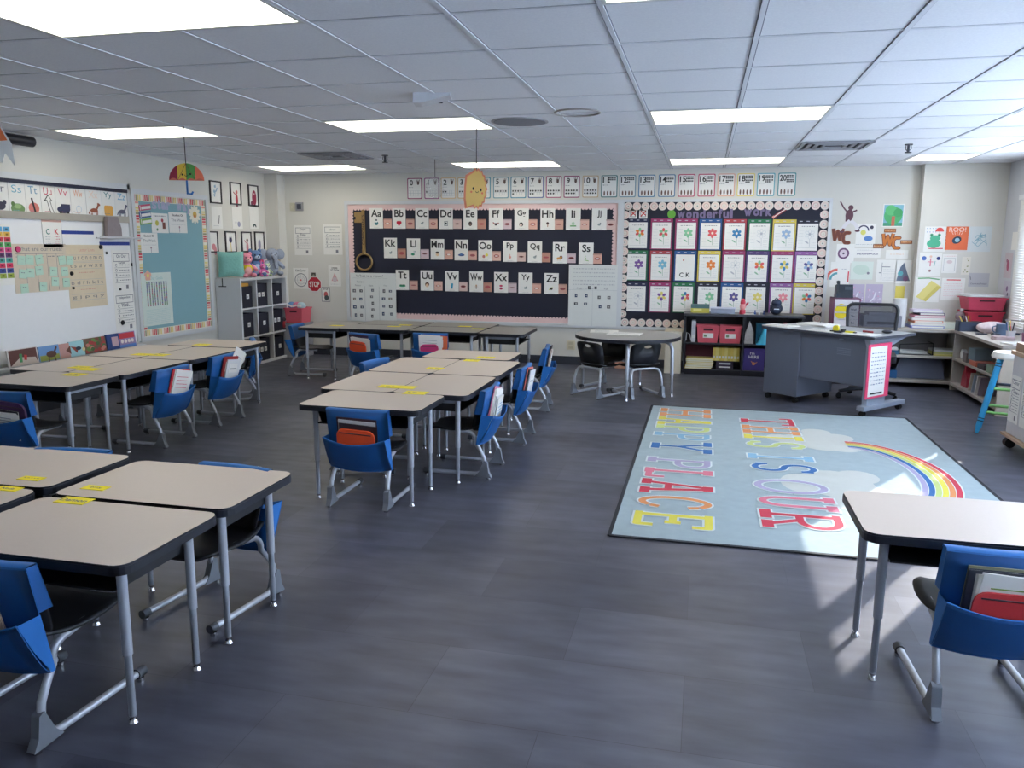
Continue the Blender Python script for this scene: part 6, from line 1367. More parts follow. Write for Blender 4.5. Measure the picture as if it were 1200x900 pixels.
c = Card(.24, .27, M('purple_plastic', (64, 50, 120), .5), t=.2); c.text("I'm", -.02, .075, .035, WHITE); c.text('HERE', 0, .03, .035, WHITE, w=.12); c.line([(-.03, -.02), (.0, -.06), (.04, -.03)], .01, F((200, 130, 90))); c.disc(0, -.05, .02, F((200, 130, 90)), 1)
tag(c.build('purple_box', loc=(.635, 10.09, S0 + .136)), 'purple box with white words on the lower shelf of the bookcase', 'box')
f = MB(); f.ball((0, 0, .13), (.05, .09, .13), F((30, 32, 36)), 16, 10); f.tube([(.055, -.02 + .1 * math.cos(a), .13 + .12 * math.sin(a)) for a in [k * PI / 8 for k in range(-4, 5)]], .006, F((150, 160, 160)), 6); tag(f.build('round_case', loc=(.85, 9.98, S0)), 'round black case with a pale rim on the lower shelf', 'case')
bookbox('picture_book', .99, S0, .04, .20, .18, (200, 190, 130), 'pale yellow book behind the teacher desk corner, lower shelf', 'book')
# on top of the bookcase
f = MB(); f.box((-.11, -.06, 0), (.11, .06, .055), F((190, 180, 80))); f.box((-.11, -.06, .055), (.11, .06, .10), F((76, 106, 110))); f.box((-.08, -.063, .02), (.02, -.06, .05), F((220, 210, 130))); tag(f.build('toy_box', loc=(-.02, 10.0, ST), bevel=.012), 'small yellow and dark green box on top of the bookcase', 'box')
f = MB(); CLR = M('clear_plastic', (176, 186, 214), .2, alpha=.55); f.box((-.14, -.08, 0), (.14, .08, .065), CLR); f.box((-.15, -.09, .06), (.15, .09, .07), M('clear_lid', (196, 200, 220), .3)); tag(f.build('plastic_tray', loc=(.245, 9.96, ST), bevel=.006), 'clear plastic pencil tray on top of the bookcase', 'tray')
f = MB(); RP = F((196, 60, 80)); f.cyl((0, 0), .035, 0, .05, RP, 14); f.ball((0, 0, .09), (.035, .035, .045), F((222, 150, 150))); f.cyl((0, 0), .03, .12, .15, RP, 14); f.ball((0, 0, .16), .026, RP); f.tube([(.03, 0, .10), (.06, -.01, .14)], .01, RP, 6); tag(f.build('figurine', loc=(.475, 9.92, ST)), 'small red and pink figurine on top of the bookcase', 'figurine')
f = MB(); BP = M('navy_nylon', (24, 40, 70), .5, noise=.15, scale=30); f.ball((0, 0, .07), (.075, .06, .075), BP); f.ball((0, -.01, .135), (.06, .05, .05), BP); f.ball((0, -.05, .055), (.055, .03, .045), BP, 14, 8); f.box((-.03, -.085, .065), (.03, -.078, .075), F((200, 206, 220))); f.tube([(-.02, 0, .18), (0, 0, .20), (.02, 0, .18)], .006, BP, 6); tag(f.build('mini_backpack', loc=(.86, 9.98, ST)), 'small navy toy backpack on top of the bookcase', 'bag')
for x, col, n in ((.62, (60, 90, 150), 'blue'), (.67, (214, 214, 216), 'white'), (.72, (40, 60, 110), 'navy')):
    f = MB(); f.cyl((0, 0), .011, 0, .022, F(col), 10); f.cyl((0, 0), .007, .022, .05, F(col), 10); tag(f.build('glue_bottle', loc=(x, 9.93, ST)), 'tiny %s bottle on top of the bookcase' % n, 'bottle', 'small bottles on the bookcase')
papers(.55, 9.93, ST - .0005, .12, .10, 2, 'small loose white slip beside the figurine')

# ================================================================== TEACHER DESK AND CHAIR
DG = M('desk_grey_metal', (98, 104, 120), .5, noise=.03, metal=.1); DGL = M('desk_grey_light', (140, 148, 164), .45)
DT = M('desk_top_grey', (150, 152, 158), .35); U = Vector((.751, -.660, 0)); V = Vector((.660, .751, 0)); FR = Vector((1.53, 7.70, 0)); Ld, Dd, Hd = 1.23, .70, .745
O = FR - U * Ld; Td = Matrix.Identity(4)
for i in range(3): Td[i][0] = U[i]; Td[i][1] = V[i]; Td[i][3] = O[i]
r = root('teacher_desk', T=Td); tag(r, 'grey metal teacher desk on casters, turned toward the rug', 'desk')
f = MB(); f.prism([(0, 0), (Ld, 0), (Ld, Dd), (0, Dd)], Hd - .025, Hd, DT, side=F((60, 64, 76))); f.build('desktop', parent=r)
f = MB(); f.box((.03, .04, .065), (.43, .64, Hd - .026), DG); ped = f.build('pedestal', parent=r, bevel=.004)
for k in range(3):
    f = MB(); f.box((.05, .64, .08 + k * .2), (.41, .652, .27 + k * .2), DGL); dr = f.build('drawer', parent=ped); f = MB(); f.bar((.16, .662, .20 + k * .2), (.30, .662, .20 + k * .2), .012, .012, CHROME); f.build('handle', parent=dr)
f = MB(); f.box((.43, .06, .27), (Ld - .10, .085, Hd - .026), DG)
for q in range(4):
    for k in range(9): f.box((.83 + k * .016, .0585, .60 - q * .018), (.837 + k * .016, .060, .605 - q * .018), DGL)
f.build('modesty_panel', parent=r)
f = MB(); f.box((Ld - .10, .04, .10), (Ld - .05, Dd - .36, Hd - .06), DGL); f.prism([(.0, Hd - .026), (.66, Hd - .026), (.40, Hd - .10), (.04, Hd - .10)], Ld - .10, Ld - .05, DGL, T=Matrix(((0, 0, 1, 0), (1, 0, 0, 0), (0, 1, 0, 0), (0, 0, 0, 1)))); f.build('end_leg', parent=r)
f = MB(); f.box((Ld - .115, -.02, .055), (Ld - .035, Dd - .02, .10), DGL); f.build('foot_bar', parent=r, bevel=.006)
def caster(parent, x, y, s=1.0):
    f = MB(); f.cyl((x, y), .012 * s, .03 * s, .066 * s, BLACK, 8)
    for d in (-.012, .012): f.cyl((0, 0), .027 * s, -.009 * s, .009 * s, BLACK, 16, T=Matrix.Translation((x, y + d * s, .028 * s)) @ Matrix.Rotation(PI / 2, 4, 'X'))
    f.build('caster', parent=parent)
for x, y in ((.07, .08), (.39, .08), (.07, .6), (.39, .6)): caster(ped, x, y)
caster(r, Ld - .075, .02, .95); caster(r, Ld - .075, Dd - .06, .95)
f = MB(); f.box((.845, .052, Hd - .06), (.885, .06, Hd - .05), DGL); f.build('label_plate', parent=r)
dk = lambda u, v: O + U * u + V * v
for (u, v, w, h, n, lab) in ((.12, .15, .3, .22, 3, 'loose papers at the pedestal end of the teacher desk'), (.30, .52, .34, .25, 7, 'thick white paper stack at the back of the teacher desk'), (.62, .12, .3, .21, 2, 'papers in the middle of the teacher desk'), (1.02, .13, .28, .21, 3, 'papers at the hanging sign end of the teacher desk')):
    p = dk(u, v); papers(p.x, p.y, Hd, w, h, n, lab, rz=-.72)
def bits(name, u, v, lab, cat, fn, z=Hd + .0006):
    p = dk(u, v); f = MB(); fn(f); tag(f.build(name, loc=(p.x, p.y, z), rz=-.72), lab, cat)
bits('tape_dispenser', .80, .09, 'black and yellow tape dispenser on the teacher desk', 'tape dispenser', lambda f: (f.box((-.07, -.025, 0), (.07, .025, .018), BLACK), f.cyl((0, 0), .03, -.012, .012, F((220, 200, 40)), 16, T=Matrix.Translation((-.02, 0, .038)) @ Matrix.Rotation(PI / 2, 4, 'X')), f.box((.04, -.02, .018), (.07, .02, .035), BLACK)))
bits('highlighter', .93, .10, 'yellow highlighter set lying on the teacher desk', 'highlighter', lambda f: (f.box((-.05, -.02, 0), (.03, .02, .022), F((226, 214, 50))), f.box((.03, -.015, .004), (.05, .015, .018), BLACK)), z=Hd + .001)
bits('red_marker', .98, .30, 'dark red marker lying on the teacher desk', 'marker', lambda f: f.tube([(-.05, 0, .011), (.05, 0, .011)], .010, F((150, 50, 60)), 8))
bits('desk_mouse', 1.10, .42, 'dark computer mouse on the teacher desk', 'mouse', lambda f: f.ball((0, 0, .016), (.05, .03, .016), F((50, 54, 64)), 14, 8))
# wipe-off calendar with pink folder hanging on the end
r2 = root('hanging_chart', T=Td @ Matrix.Translation((Ld - .049, .17, .44)) @ Matrix.Rotation(PI / 2, 4, 'Z')); tag(r2, 'white and pink chart hanging on the end of the teacher desk', 'chart')
f = MB(); f.box((-.19, -.012, -.27), (.19, -.004, .235), F((222, 70, 110))); f.build('pink_folder', parent=r2)
c = Card(.27, .46, WHITE, t=.014)
for q in range(5):
    for k in range(9): c.scribble(-.115 + q * .048, -.08 + q * .048, .17 - k * .036, .012, F((110, 120, 150)))
c.line([(-.1, -.205), (.1, -.205)], .014, BLACK, 2); c.build('printed_sheet', parent=r2, loc=(-.02, 0, -.02))
# mesh back office chair
MSH = M('chair_mesh_dark', (44, 48, 60), .7, alpha=.72, noise=.2, scale=200); CHB = M('office_plastic_black', (30, 33, 42), .45)
r = root('office_chair', (1.70, 8.74, 0), PI * .95); r.scale = (1, 1, .97); tag(r, 'black office chair with a mesh back behind the teacher desk', 'chair')
f = MB()
for k in range(5):
    a = 2 * PI * k / 5 + .3; f.tube([(0, 0, .12), (.14 * math.cos(a), .14 * math.sin(a), .105), (.28 * math.cos(a), .28 * math.sin(a), .075)], [.03, .024, .017], CHB, 8)
f.build('star_base', parent=r)
for k in range(5): a = 2 * PI * k / 5 + .3; caster(r, .28 * math.cos(a), .28 * math.sin(a))
f = MB(); f.cyl((0, 0), .028, .10, .42, CHB, 14); f.build('gas_lift', parent=r)
f = MB(); f.prism(rrect(-.24, -.22, .24, .24, .08), .42, .49, CHB); f.build('seat', parent=r, bevel=.02)
bk_ = lambda x, z: (x, -.22 - (z - .5) * .16 + .25 * x * x, z)
f = MB(); P = rrect(-.245, .53, .245, .985, .07, 6); f.tube([bk_(x * (1 - .10 * (1 - (z - .53) / .45)), z) for x, z in P], .017, CHB, 8, closed=True); fr = f.build('back_frame', parent=r)
f = MB(); N = 8; vs = [bk_((i / N * 2 - 1) * .235 * (1 - .10 * (1 - j / N)), .535 + j / N * .445) for j in range(N + 1) for i in range(N + 1)]
f.add(vs, [(j * 9 + i, j * 9 + i + 1, j * 9 + i + 10, j * 9 + i + 9) for j in range(N) for i in range(N)], MSH, True); f.build('mesh_panel', parent=fr)
f = MB(); f.tube([(0, -.05, .44), (0, -.22, .46), bk_(0, .56), bk_(0, .7)], .02, CHB, 8); f.build('back_stem', parent=r)

# ================================================================== LOW SHELVES IN THE WINDOW CORNER
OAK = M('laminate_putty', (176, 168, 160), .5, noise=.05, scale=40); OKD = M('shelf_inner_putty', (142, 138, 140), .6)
r = root('low_shelf_unit'); tag(r, 'putty coloured low shelf unit along the wall behind the teacher desk', 'shelf unit')
ax0, ax1, ay0, ay1, az = 1.45, 2.80, 9.57, 10.08, .655
def ap(n, a, b_, m=OAK): f = MB(); f.box(a, b_, m); return f.build(n, parent=r, bevel=.003)
ap('top_board', (ax0, ay0 - .01, az - .03), (ax1 + .30, ay1, az)); ap('side_panel', (ax0, ay0, 0), (ax0 + .025, ay1, az - .03)); ap('side_panel', (ax1 - .025, ay0, 0), (ax1, ay1, az - .03))
ap('apron', (ax0 + .025, ay0 + .02, az - .20), (ax1 - .025, ay0 + .035, az - .03), OKD) if False else None
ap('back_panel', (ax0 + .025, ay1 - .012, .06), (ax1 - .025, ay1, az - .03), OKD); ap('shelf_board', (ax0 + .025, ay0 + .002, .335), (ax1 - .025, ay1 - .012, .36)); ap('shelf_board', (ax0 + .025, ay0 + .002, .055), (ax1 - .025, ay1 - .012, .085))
r = root('low_shelf_unit'); tag(r, 'putty coloured low shelf unit under the window, its end panel toward the stool', 'shelf unit')
ex0, ex1, ey0, ey1, ez = 2.70, RXW, 8.10, 9.55, .665
ap('top_board', (ex0 - .01, ey0 - .01, ez - .03), (ex1, ey1, ez)); ap('side_panel', (ex0, ey0, 0), (ex1, ey0 + .025, ez - .03), M('panel_cream', (206, 194, 178), .5)); ap('side_panel', (ex0, ey1 - .025, 0), (ex1, ey1, ez - .03))
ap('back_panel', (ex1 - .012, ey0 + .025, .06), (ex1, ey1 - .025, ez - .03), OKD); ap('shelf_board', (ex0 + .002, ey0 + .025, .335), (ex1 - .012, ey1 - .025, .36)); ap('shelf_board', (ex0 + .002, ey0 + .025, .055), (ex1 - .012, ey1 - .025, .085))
def blk(name, x, y, z, w, d, h, col, lab, cat, rz=0, bevel=.004, extra=None, grp=None):
    f = MB(); f.box((-w / 2, -d / 2, 0), (w / 2, d / 2, h), F(col))
    if extra: extra(f, w, d, h)
    tag(f.build(name, loc=(x, y, z + .0006), rz=rz, bevel=bevel), lab, cat, grp)
LSH = .36; LS0 = .085
blk('paper_tray', 2.02, 9.75, LSH, .30, .26, .05, (60, 110, 140), 'blue tray of papers on the middle shelf behind the teacher desk', 'tray', extra=lambda f, w, d, h: f.box((-w * .45, -d * .55, h), (w * .45, d * .4, h + .03), WHITE))
f = MB()
for p, q in (((-.17, -.12, 0), (.17, -.12, 0)), ((.17, -.12, 0), (.17, .12, 0)), ((-.17, -.12, 0), (-.17, .12, 0)), ((-.17, -.12, 0), (-.17, -.12, .11)), ((.17, -.12, 0), (.17, -.12, .13)), ((-.17, -.12, .11), (.17, -.12, .13)), ((.17, -.12, .13), (.17, .12, .13))): f.bar((p[0], p[1], p[2] + .005), (q[0], q[1], q[2] + .005), .008, .008, BLACK)
tag(f.build('wire_tray', loc=(2.35, 9.76, LSH + .0006)), 'black wire letter tray on the middle shelf', 'tray'); papers(2.33, 9.77, LSH + .009, .28, .2, 9, 'papers lying in the black wire letter tray')
for k, col in enumerate(((214, 204, 120), (196, 196, 130), (206, 206, 206))):
    blk('folder', 2.65, 9.74, LSH + k * .022, .24, .26, .02, col, '%s folder in the flat pile on the middle shelf' % ['mustard', 'olive yellow', 'pale grey'][k], 'folder', grp='folders on the middle shelf')
blk('storage_tub', 2.0, 9.80, LS0, .36, .28, .09, (30, 90, 140), 'blue flat tub on the lowest shelf behind the teacher desk', 'tub')
f = MB(); f.prism([(-.28, 0), (.26, 0), (.22, .22), (-.2, .24)], -.01, .02, M('grey_board', (92, 98, 118), .6), T=Matrix.Rotation(PI / 2 - .2, 4, 'X')); tag(f.build('grey_board', loc=(2.42, 9.70, LS0 + .002)), 'dark grey board leaning on the lowest shelf', 'board')
# on the back unit: sorter, phone, roll, stacks
r = root('paper_sorter', (1.60, 9.83, az)); r.scale = (.84, 1, .88); tag(r, 'white drawer sorter with a yellow circle behind the office chair', 'drawer unit')
SW_ = M('sorter_white', (222, 218, 222), .5); PUF = M('sorter_frame_plum', (120, 60, 100), .4)
f = MB(); f.box((-.17, -.14, 0), (-.155, .16, .36), PUF); f.box((.155, -.14, 0), (.17, .16, .36), PUF); f.box((-.17, -.14, .35), (.17, .16, .36), PUF); f.box((-.155, .14, 0), (.155, .16, .35), PUF); f.build('frame', parent=r)
zz = bw(985, 375, 9.7)[1]
for k in range(4):
    f = MB(); f.box((-.153, -.145, .005 + k * .087), (.153, .13, .086 + k * .087), SW_); d_ = f.build('drawer', parent=r)
    c = Card(t=.1455); z0_ = .012 + k * .087; zc_ = .19; R2 = .10
    for q in range(12):
        za, zb = z0_ + q * .0058, z0_ + (q + 1) * .0058; 
        xa = math.sqrt(max(0, R2 ** 2 - (za - zc_) ** 2)); xb = math.sqrt(max(0, R2 ** 2 - (zb - zc_) ** 2))
        if xa > 0 or xb > 0: c.poly([(-.07 - xa * .8, za), (-.07 + xa * .8 + 1e-4, za), (-.07 + xb * .8 + 1e-4, zb), (-.07 - xb * .8, zb)], F((232, 210, 40)), 1)
    c.text(['Fri', 'Thu', 'Wed', 'Tue'][k], .085, .045 + k * .087, .026, F((50, 60, 100)), 2); c.build('drawer_label', parent=d_)
r = root('desk_phone', (1.58, 9.84, az + .318)); tag(r, 'dark desk phone on top of the white sorter', 'phone')
f = MB(); PHN = M('phone_navy', (28, 40, 54), .4); f.prism([(-.09, 0), (.09, 0), (.07, .13), (-.03, .15)], -.09, .09, PHN, T=Matrix(((0, 0, 1, 0), (1, 0, 0, 0), (0, 1, 0, 0), (0, 0, 0, 1)))); f.build('phone_body', parent=r, bevel=.005)
f = MB(); f.tube([(-.065, -.06, .05), (-.065, -.03, .12), (-.065, .0, .16), (-.065, .02, .175)], [.022, .016, .016, .022], PHN, 8); f.build('handset', parent=r)
f = MB(); f.box((.0, -.066, .09), (.07, -.062, .125), F((70, 80, 90))); f.build('display', parent=r)
f = MB(); f.cyl((0, 0), .075, 0, .32, M('paper_roll_white', (206, 206, 208), .7, noise=.15, scale=12), 20); tag(f.build('paper_roll', loc=(2.18, 9.82, az + .0006)), 'upright white paper roll beside the wall step', 'paper roll')
f = MB(); PRN = M('printer_grey', (130, 132, 146), .5); f.box((-.20, -.13, 0), (.20, .14, .13), PRN); f.box((-.15, -.12, .13), (.15, .12, .16), PRN); f.box((-.16, -.135, .03), (.16, -.13, .06), F((60, 62, 76))); tag(f.build('printer', loc=(1.99, 9.83, az + .0006), bevel=.008), 'grey printer seen through the mesh chair back', 'printer')
zt_ = az
for k, (col, n, w) in enumerate((((120, 130, 190), 'violet', .34), ((206, 206, 206), 'white', .36), ((222, 140, 110), 'salmon', .30), ((214, 212, 212), 'white grey', .33), ((206, 130, 150), 'rose', .32), ((90, 84, 100), 'charcoal', .26), ((206, 196, 216), 'pale lilac', .30))):
    h_ = .028; blk('book', 2.47 + random.uniform(-.02, .02), 9.82, zt_, w, .24, h_, col, '%s book in the pile beside the paper roll' % n, 'book', grp='books piled beside the paper roll', rz=random.uniform(-.06, .06), extra=lambda f, w, d, h: f.box((-w * .47, -d / 2 - .001, h * .2), (w * .47, -d / 2, h * .8), F((224, 220, 214)))); zt_ += h_ + .001
blk('paper_pile', 2.72, 9.86, az, .16, .22, .06, (200, 206, 196), 'low pile of pale paper next to the book pile', 'papers')
f = MB(); f.cyl((0, 0), .05, 0, .09, M('clear_plastic', (176, 186, 214), .2), 16); f.ball((0, 0, .13), (.06, .06, .06), F((130, 110, 120))); f.cyl((0, 0), .02, .185, .22, F((200, 200, 206)), 10); tag(f.build('candy_jar', loc=(2.83, 9.84, az + .0006)), 'glass jar with mixed candies in front of the red crates', 'jar')
PK1 = M('crate_pink', (196, 62, 90), .5); PK2 = M('crate_red', (182, 34, 64), .5)
tote('red_crate', 3.03, 9.86, az + .0006, .36, .32, .19, PK2, 'red crate in the window corner, the lower of two')
tote('pink_crate', 3.03, 9.86, az + .215, .38, .34, .13, PK1, 'pink crate in the window corner, the upper of two')
f = MB(); f.prism(rrect(-.19, -.17, .19, .17, .05), 0, .022, M('lid_white', (206, 208, 212), .4)); tag(f.build('serving_tray', loc=(3.02, 9.86, az + .36)), 'white oval tray lying on the pink crate', 'tray')
# on the window unit
EZ = ez + .0006
def cup(x, y, col, lab, n, pens, s=1.0, z=EZ, sq=False):
    r = root('pencil_cup', (x, y, z)); tag(r, lab, 'pencil cup', 'pencil cups by the window'); f = MB(); m = F(col)
    f.tube([(0, 0, 0), (0, 0, .09 * s)], [.034 * s, .042 * s], m, 16, caps=False); f.cyl((0, 0), .034 * s, 0, .004, m, 16); f.build('cup_body', parent=r)
    for k in range(n):
        a = random.uniform(0, 2 * PI); t = random.uniform(.01, .028) * s; p = Vector((t * math.cos(a), t * math.sin(a), .01)); q = p + Vector((random.uniform(-.03, .03), random.uniform(-.03, .03), random.uniform(.12, .17) * s))
        f = MB(); f.tube([p, q], .005, F(pens[k % len(pens)]), 6); f.tube([q, q + (q - p) * .08], [.005, .001], F((214, 190, 150)), 6); tag(f.build('pencil', loc=(x, y, z)), '%s pencil in the %s' % (PN[pens[k % len(pens)]], lab.split(',')[0]), 'pencil', 'pencils in the cups by the window')
PN = {(200, 60, 80): 'red', (220, 190, 60): 'yellow', (70, 110, 170): 'blue', (220, 120, 60): 'orange', (50, 50, 70): 'black', (90, 160, 100): 'green', (150, 80, 150): 'purple'}
pens = [(200, 60, 80), (220, 190, 60), (70, 110, 170), (220, 120, 60), (50, 50, 70), (90, 160, 100), (150, 80, 150)]
f = MB(); f.prism(rrect(-.12, -.075, .12, .075, .02), 0, .10, M('caddy_navy', (44, 56, 78), .5)); f.box((-.11, -.065, .085), (.11, .065, .1005), BLACK); tag(f.build('pen_caddy', loc=(2.80, 9.44, EZ), bevel=.004), 'dark blue pen caddy at the corner of the window shelf unit', 'caddy')
for k in range(5):
    f = MB(); p = Vector((-.08 + k * .025, random.uniform(-.04, .04), .1005)); f.tube([p, p + Vector((-.03 + k * .006, 0, .06))], .006, F([(220, 190, 90), (60, 60, 70), (206, 206, 206), (200, 150, 60), (180, 60, 60)][k]), 6); tag(f.build('marker', loc=(2.80, 9.44, EZ)), '%s marker sticking out of the dark blue pen caddy' % ['yellow', 'black', 'white', 'orange', 'red'][k], 'marker', 'markers in the pen caddy')
cup(2.93, 8.62, (206, 206, 212), 'white pencil cup by the window, farthest from the stool', 7, pens); cup(3.00, 8.42, (150, 100, 130), 'plum pencil cup by the window', 7, pens[2:] + pens[:2]); cup(3.08, 8.27, (80, 130, 190), 'blue pencil cup by the window, nearest the stool', 7, pens[4:] + pens[:4])
f = MB(); f.cyl((0, 0), .05, 0, .12, M('mug_slate', (92, 112, 140), .5), 18); f.tube([(-.05, 0, .03), (-.08, 0, .05), (-.08, 0, .09), (-.05, 0, .10)], .007, MATS['mug_slate'], 6); tag(f.build('mug', loc=(2.97, 9.0, EZ)), 'tall slate blue mug among the clutter by the window', 'mug')
f = MB(); f.tube([(-.1, 0, .02), (-.02, .02, .03), (.06, 0, .022), (.12, -.03, .015)], [.012, .022, .018, .012], F((44, 48, 60)), 8); tag(f.build('stapler', loc=(2.86, 8.80, EZ), rz=1.2), 'dark stapler lying on the window shelf unit', 'stapler')
f = MB(); f.tube([(.05 * math.cos(k), .05 * math.sin(k), .01) for k in [i * 2 * PI / 12 for i in range(12)]], .006, F((50, 54, 66)), 6, closed=True); f.tube([(.05, 0, .01), (.14, .03, .01)], .006, F((160, 160, 170)), 6); tag(f.build('scissors', loc=(2.80, 9.02, EZ), rz=1.5), 'dark handled scissors on the window shelf unit', 'scissors')
papers(2.95, 8.30, EZ - .0006, .34, .3, 6, 'white papers under the pencil cups at the near end of the window unit') if False else None
papers(2.86, 8.22, ez, .22, .17, 5, 'white papers at the near end of the window shelf unit', .3)
f = MB(); f.prism(rrect(-.09, -.07, .09, .07, .03), 0, .035, M('pouch_rose_grey', (176, 156, 160), .7)); tag(f.build('pouch', loc=(2.86, 8.60, EZ), bevel=.01), 'rose grey pouch on the window shelf unit', 'pouch')
f = MB(); BG = M('white_bag_floral', (214, 196, 200), .6, noise=.25, scale=25, bump=.3); f.ball((0, 0, .055), (.16, .12, .065), BG, 18, 10); f.box((-.10, -.07, 0), (.10, .07, .02), BG); tag(f.build('floral_bag', loc=(2.98, 9.28, EZ)), 'crumpled pale floral bag in front of the red crates', 'bag')
f = MB(); f.box((-.06, -.01, 0), (.06, .01, .02), F((60, 70, 90))); f.tube([(-.09, 0, .02), (-.09, 0, .15), (.09, 0, .15), (.09, 0, .02), (-.09, 0, .02)], .006, F((110, 110, 120)), 6); tag(f.build('wire_frame_stand', loc=(3.12, 9.12, EZ), rz=-.5), 'empty grey wire frame stand by the window blind', 'stand')
# inside the window unit (faces the room)
def on_shelf(name, y, z, w, h, col, lab, cat, d=.18, rz=0): blk(name, 2.80, y, z, d, w, h, col, lab, cat, rz)
f = MB(); f.cyl((0, 0), .055, -.02, .02, F((170, 168, 172)), 20, T=Matrix.Translation((0, 0, .056)) @ Matrix.Rotation(PI / 2, 4, 'Y')); f.cyl((0, 0), .042, .0201, .0215, F((214, 212, 210)), 18, T=Matrix.Translation((0, 0, .056)) @ Matrix.Rotation(-PI / 2, 4, 'Y')); tag(f.build('alarm_clock', loc=(2.76, 9.38, LSH + .0006)), 'round grey clock on the middle shelf of the window unit', 'clock')
on_shelf('metal_tin', 9.18, LSH, .12, .10, (120, 112, 116), 'dull metal tin beside the round clock', 'tin'); on_shelf('game_box', 8.92, LSH, .22, .05, (196, 110, 90), 'orange red game box on the middle shelf of the window unit', 'box'); on_shelf('teal_folder_box', 8.98, LSH + .052, .14, .12, (110, 130, 140), 'grey teal box on the orange red game box', 'box', rz=.15)
on_shelf('dark_case', 8.66, LSH, .20, .05, (70, 60, 66), 'dark flat case on the middle shelf of the window unit', 'case'); on_shelf('green_tub', 8.42, LSH, .16, .08, (130, 150, 130), 'pale green tub on the middle shelf of the window unit', 'tub')
f = MB(); f.prism([(-.09, 0), (.10, 0), (.08, .12), (.03, .17), (.01, .26), (-.02, .26), (-.03, .16), (-.08, .10)], -.05, .05, M('red_foil_bag', (176, 50, 66), .4, noise=.3, scale=20, bump=.3), T=Matrix.Rotation(PI / 2, 4, 'Z') @ Matrix.Rotation(PI / 2, 4, 'X')); tag(f.build('red_bag', loc=(2.80, 9.25, LS0 + .0006), bevel=.01), 'red bag tied at the neck on the lowest shelf of the window unit', 'bag')
for k, (col, n) in enumerate((((190, 176, 160), 'tan'), ((150, 160, 176), 'grey blue'), ((206, 200, 196), 'cream'), ((130, 116, 130), 'mauve'))):
    f = MB(); f.box((-.09, 0, 0), (.09, .02, .19), F(col)); tag(f.build('picture_book', T=Matrix.Translation((2.81, 8.98 - k * .10, LS0 + .006)) @ Matrix.Rotation(.25, 4, 'X')), '%s book leaning on the lowest shelf of the window unit' % n, 'book', 'books leaning on the lowest window shelf')

# ================================================================== STOOL AND ROLLING CART
r = root('stool', (2.585, 7.45, 0), math.radians(206 - 225)); tag(r, 'stool with blue crayon shaped legs and a round white cushion', 'stool')
CRB = M('crayon_blue', (44, 152, 206), .45); CRK = M('crayon_band', (24, 40, 60), .5)
f = MB(); f.cyl((0, 0), .17, .63, .645, F((210, 206, 200)), 28); f.cyl((0, 0), .175, .645, .68, M('cushion_white', (214, 212, 208), .8, noise=.05), 28, r2=.16); f.build('seat', parent=r, bevel=.008)
for sx in (-1, 1):
    for sy in (-1, 1):
        a = Vector((sx * .10, sy * .10, .63)); b_ = Vector((sx * .205, sy * .205, .05)); d = (b_ - a); f = MB(); f.tube([a, b_], .024, CRB, 12); f.tube([b_, b_ + d.normalized() * .05], [.022, .012], CRB, 12)
        for t in (.06, .10, .86, .90): f.tube([a + d * t, a + d * (t + .012)], .0275, CRK, 12)
        f.build('leg', parent=r)
LM = M('rung_lime', (130, 190, 110), .5)
for z, m in ((.18, LM), (.38, LM)):
    q = .10 + (.63 - z) / .58 * .105
    for p0, p1 in (((-q, -q), (q, -q)), ((q, -q), (q, q)), ((q, q), (-q, q)), ((-q, q), (-q, -q))):
        f = MB(); f.tube([(p0[0], p0[1], z), (p1[0], p1[1], z)], .012, m if (p0[0] + p0[1]) < 0 or z < .3 else F((60, 70, 90)), 8); f.build('rung', parent=r)
r = root('rolling_cart', (2.62, 6.50, 0)); tag(r, 'white plastic cart with a wooden base and top, printed sheets taped to its side', 'cart')
WD = M('plywood_tan', (170, 142, 118), .5, noise=.12, scale=10)
f = MB(); f.box((-.27, -.40, .095), (.27, .40, .115), WD); f.build('base_board', parent=r)
for x in (-.22, .22):
    for y in (-.34, .34): caster(r, x, y, 1.42)
f = MB(); CP = M('cart_white_plastic', (198, 196, 200), .45); f.box((-.245, -.37, .1155), (.245, .37, .735), CP); b_ = f.build('bin_body', parent=r, bevel=.012)
f = MB(); f.box((-.262, -.385, .735), (.262, .385, .765), WD); f.build('top_board', parent=r, bevel=.003)
f = MB(); f.box((-.24, -.36, .7655), (.24, .36, .83), M('box_brown_lid', (150, 124, 106), .6)); f.build('wooden_tray', parent=r, bevel=.004)
for k in range(3):
    c = Card(.20, .36, WHITE, t=.002); d_jobs(['Center|Time', 'Group|Work', 'Snack|Time'][k])(c, .20, .36); o = c.build('taped_sheet', parent=r); o.location = (-.2455, .25 - k * .235, .40); o.rotation_euler = (0, 0, -PI / 2)

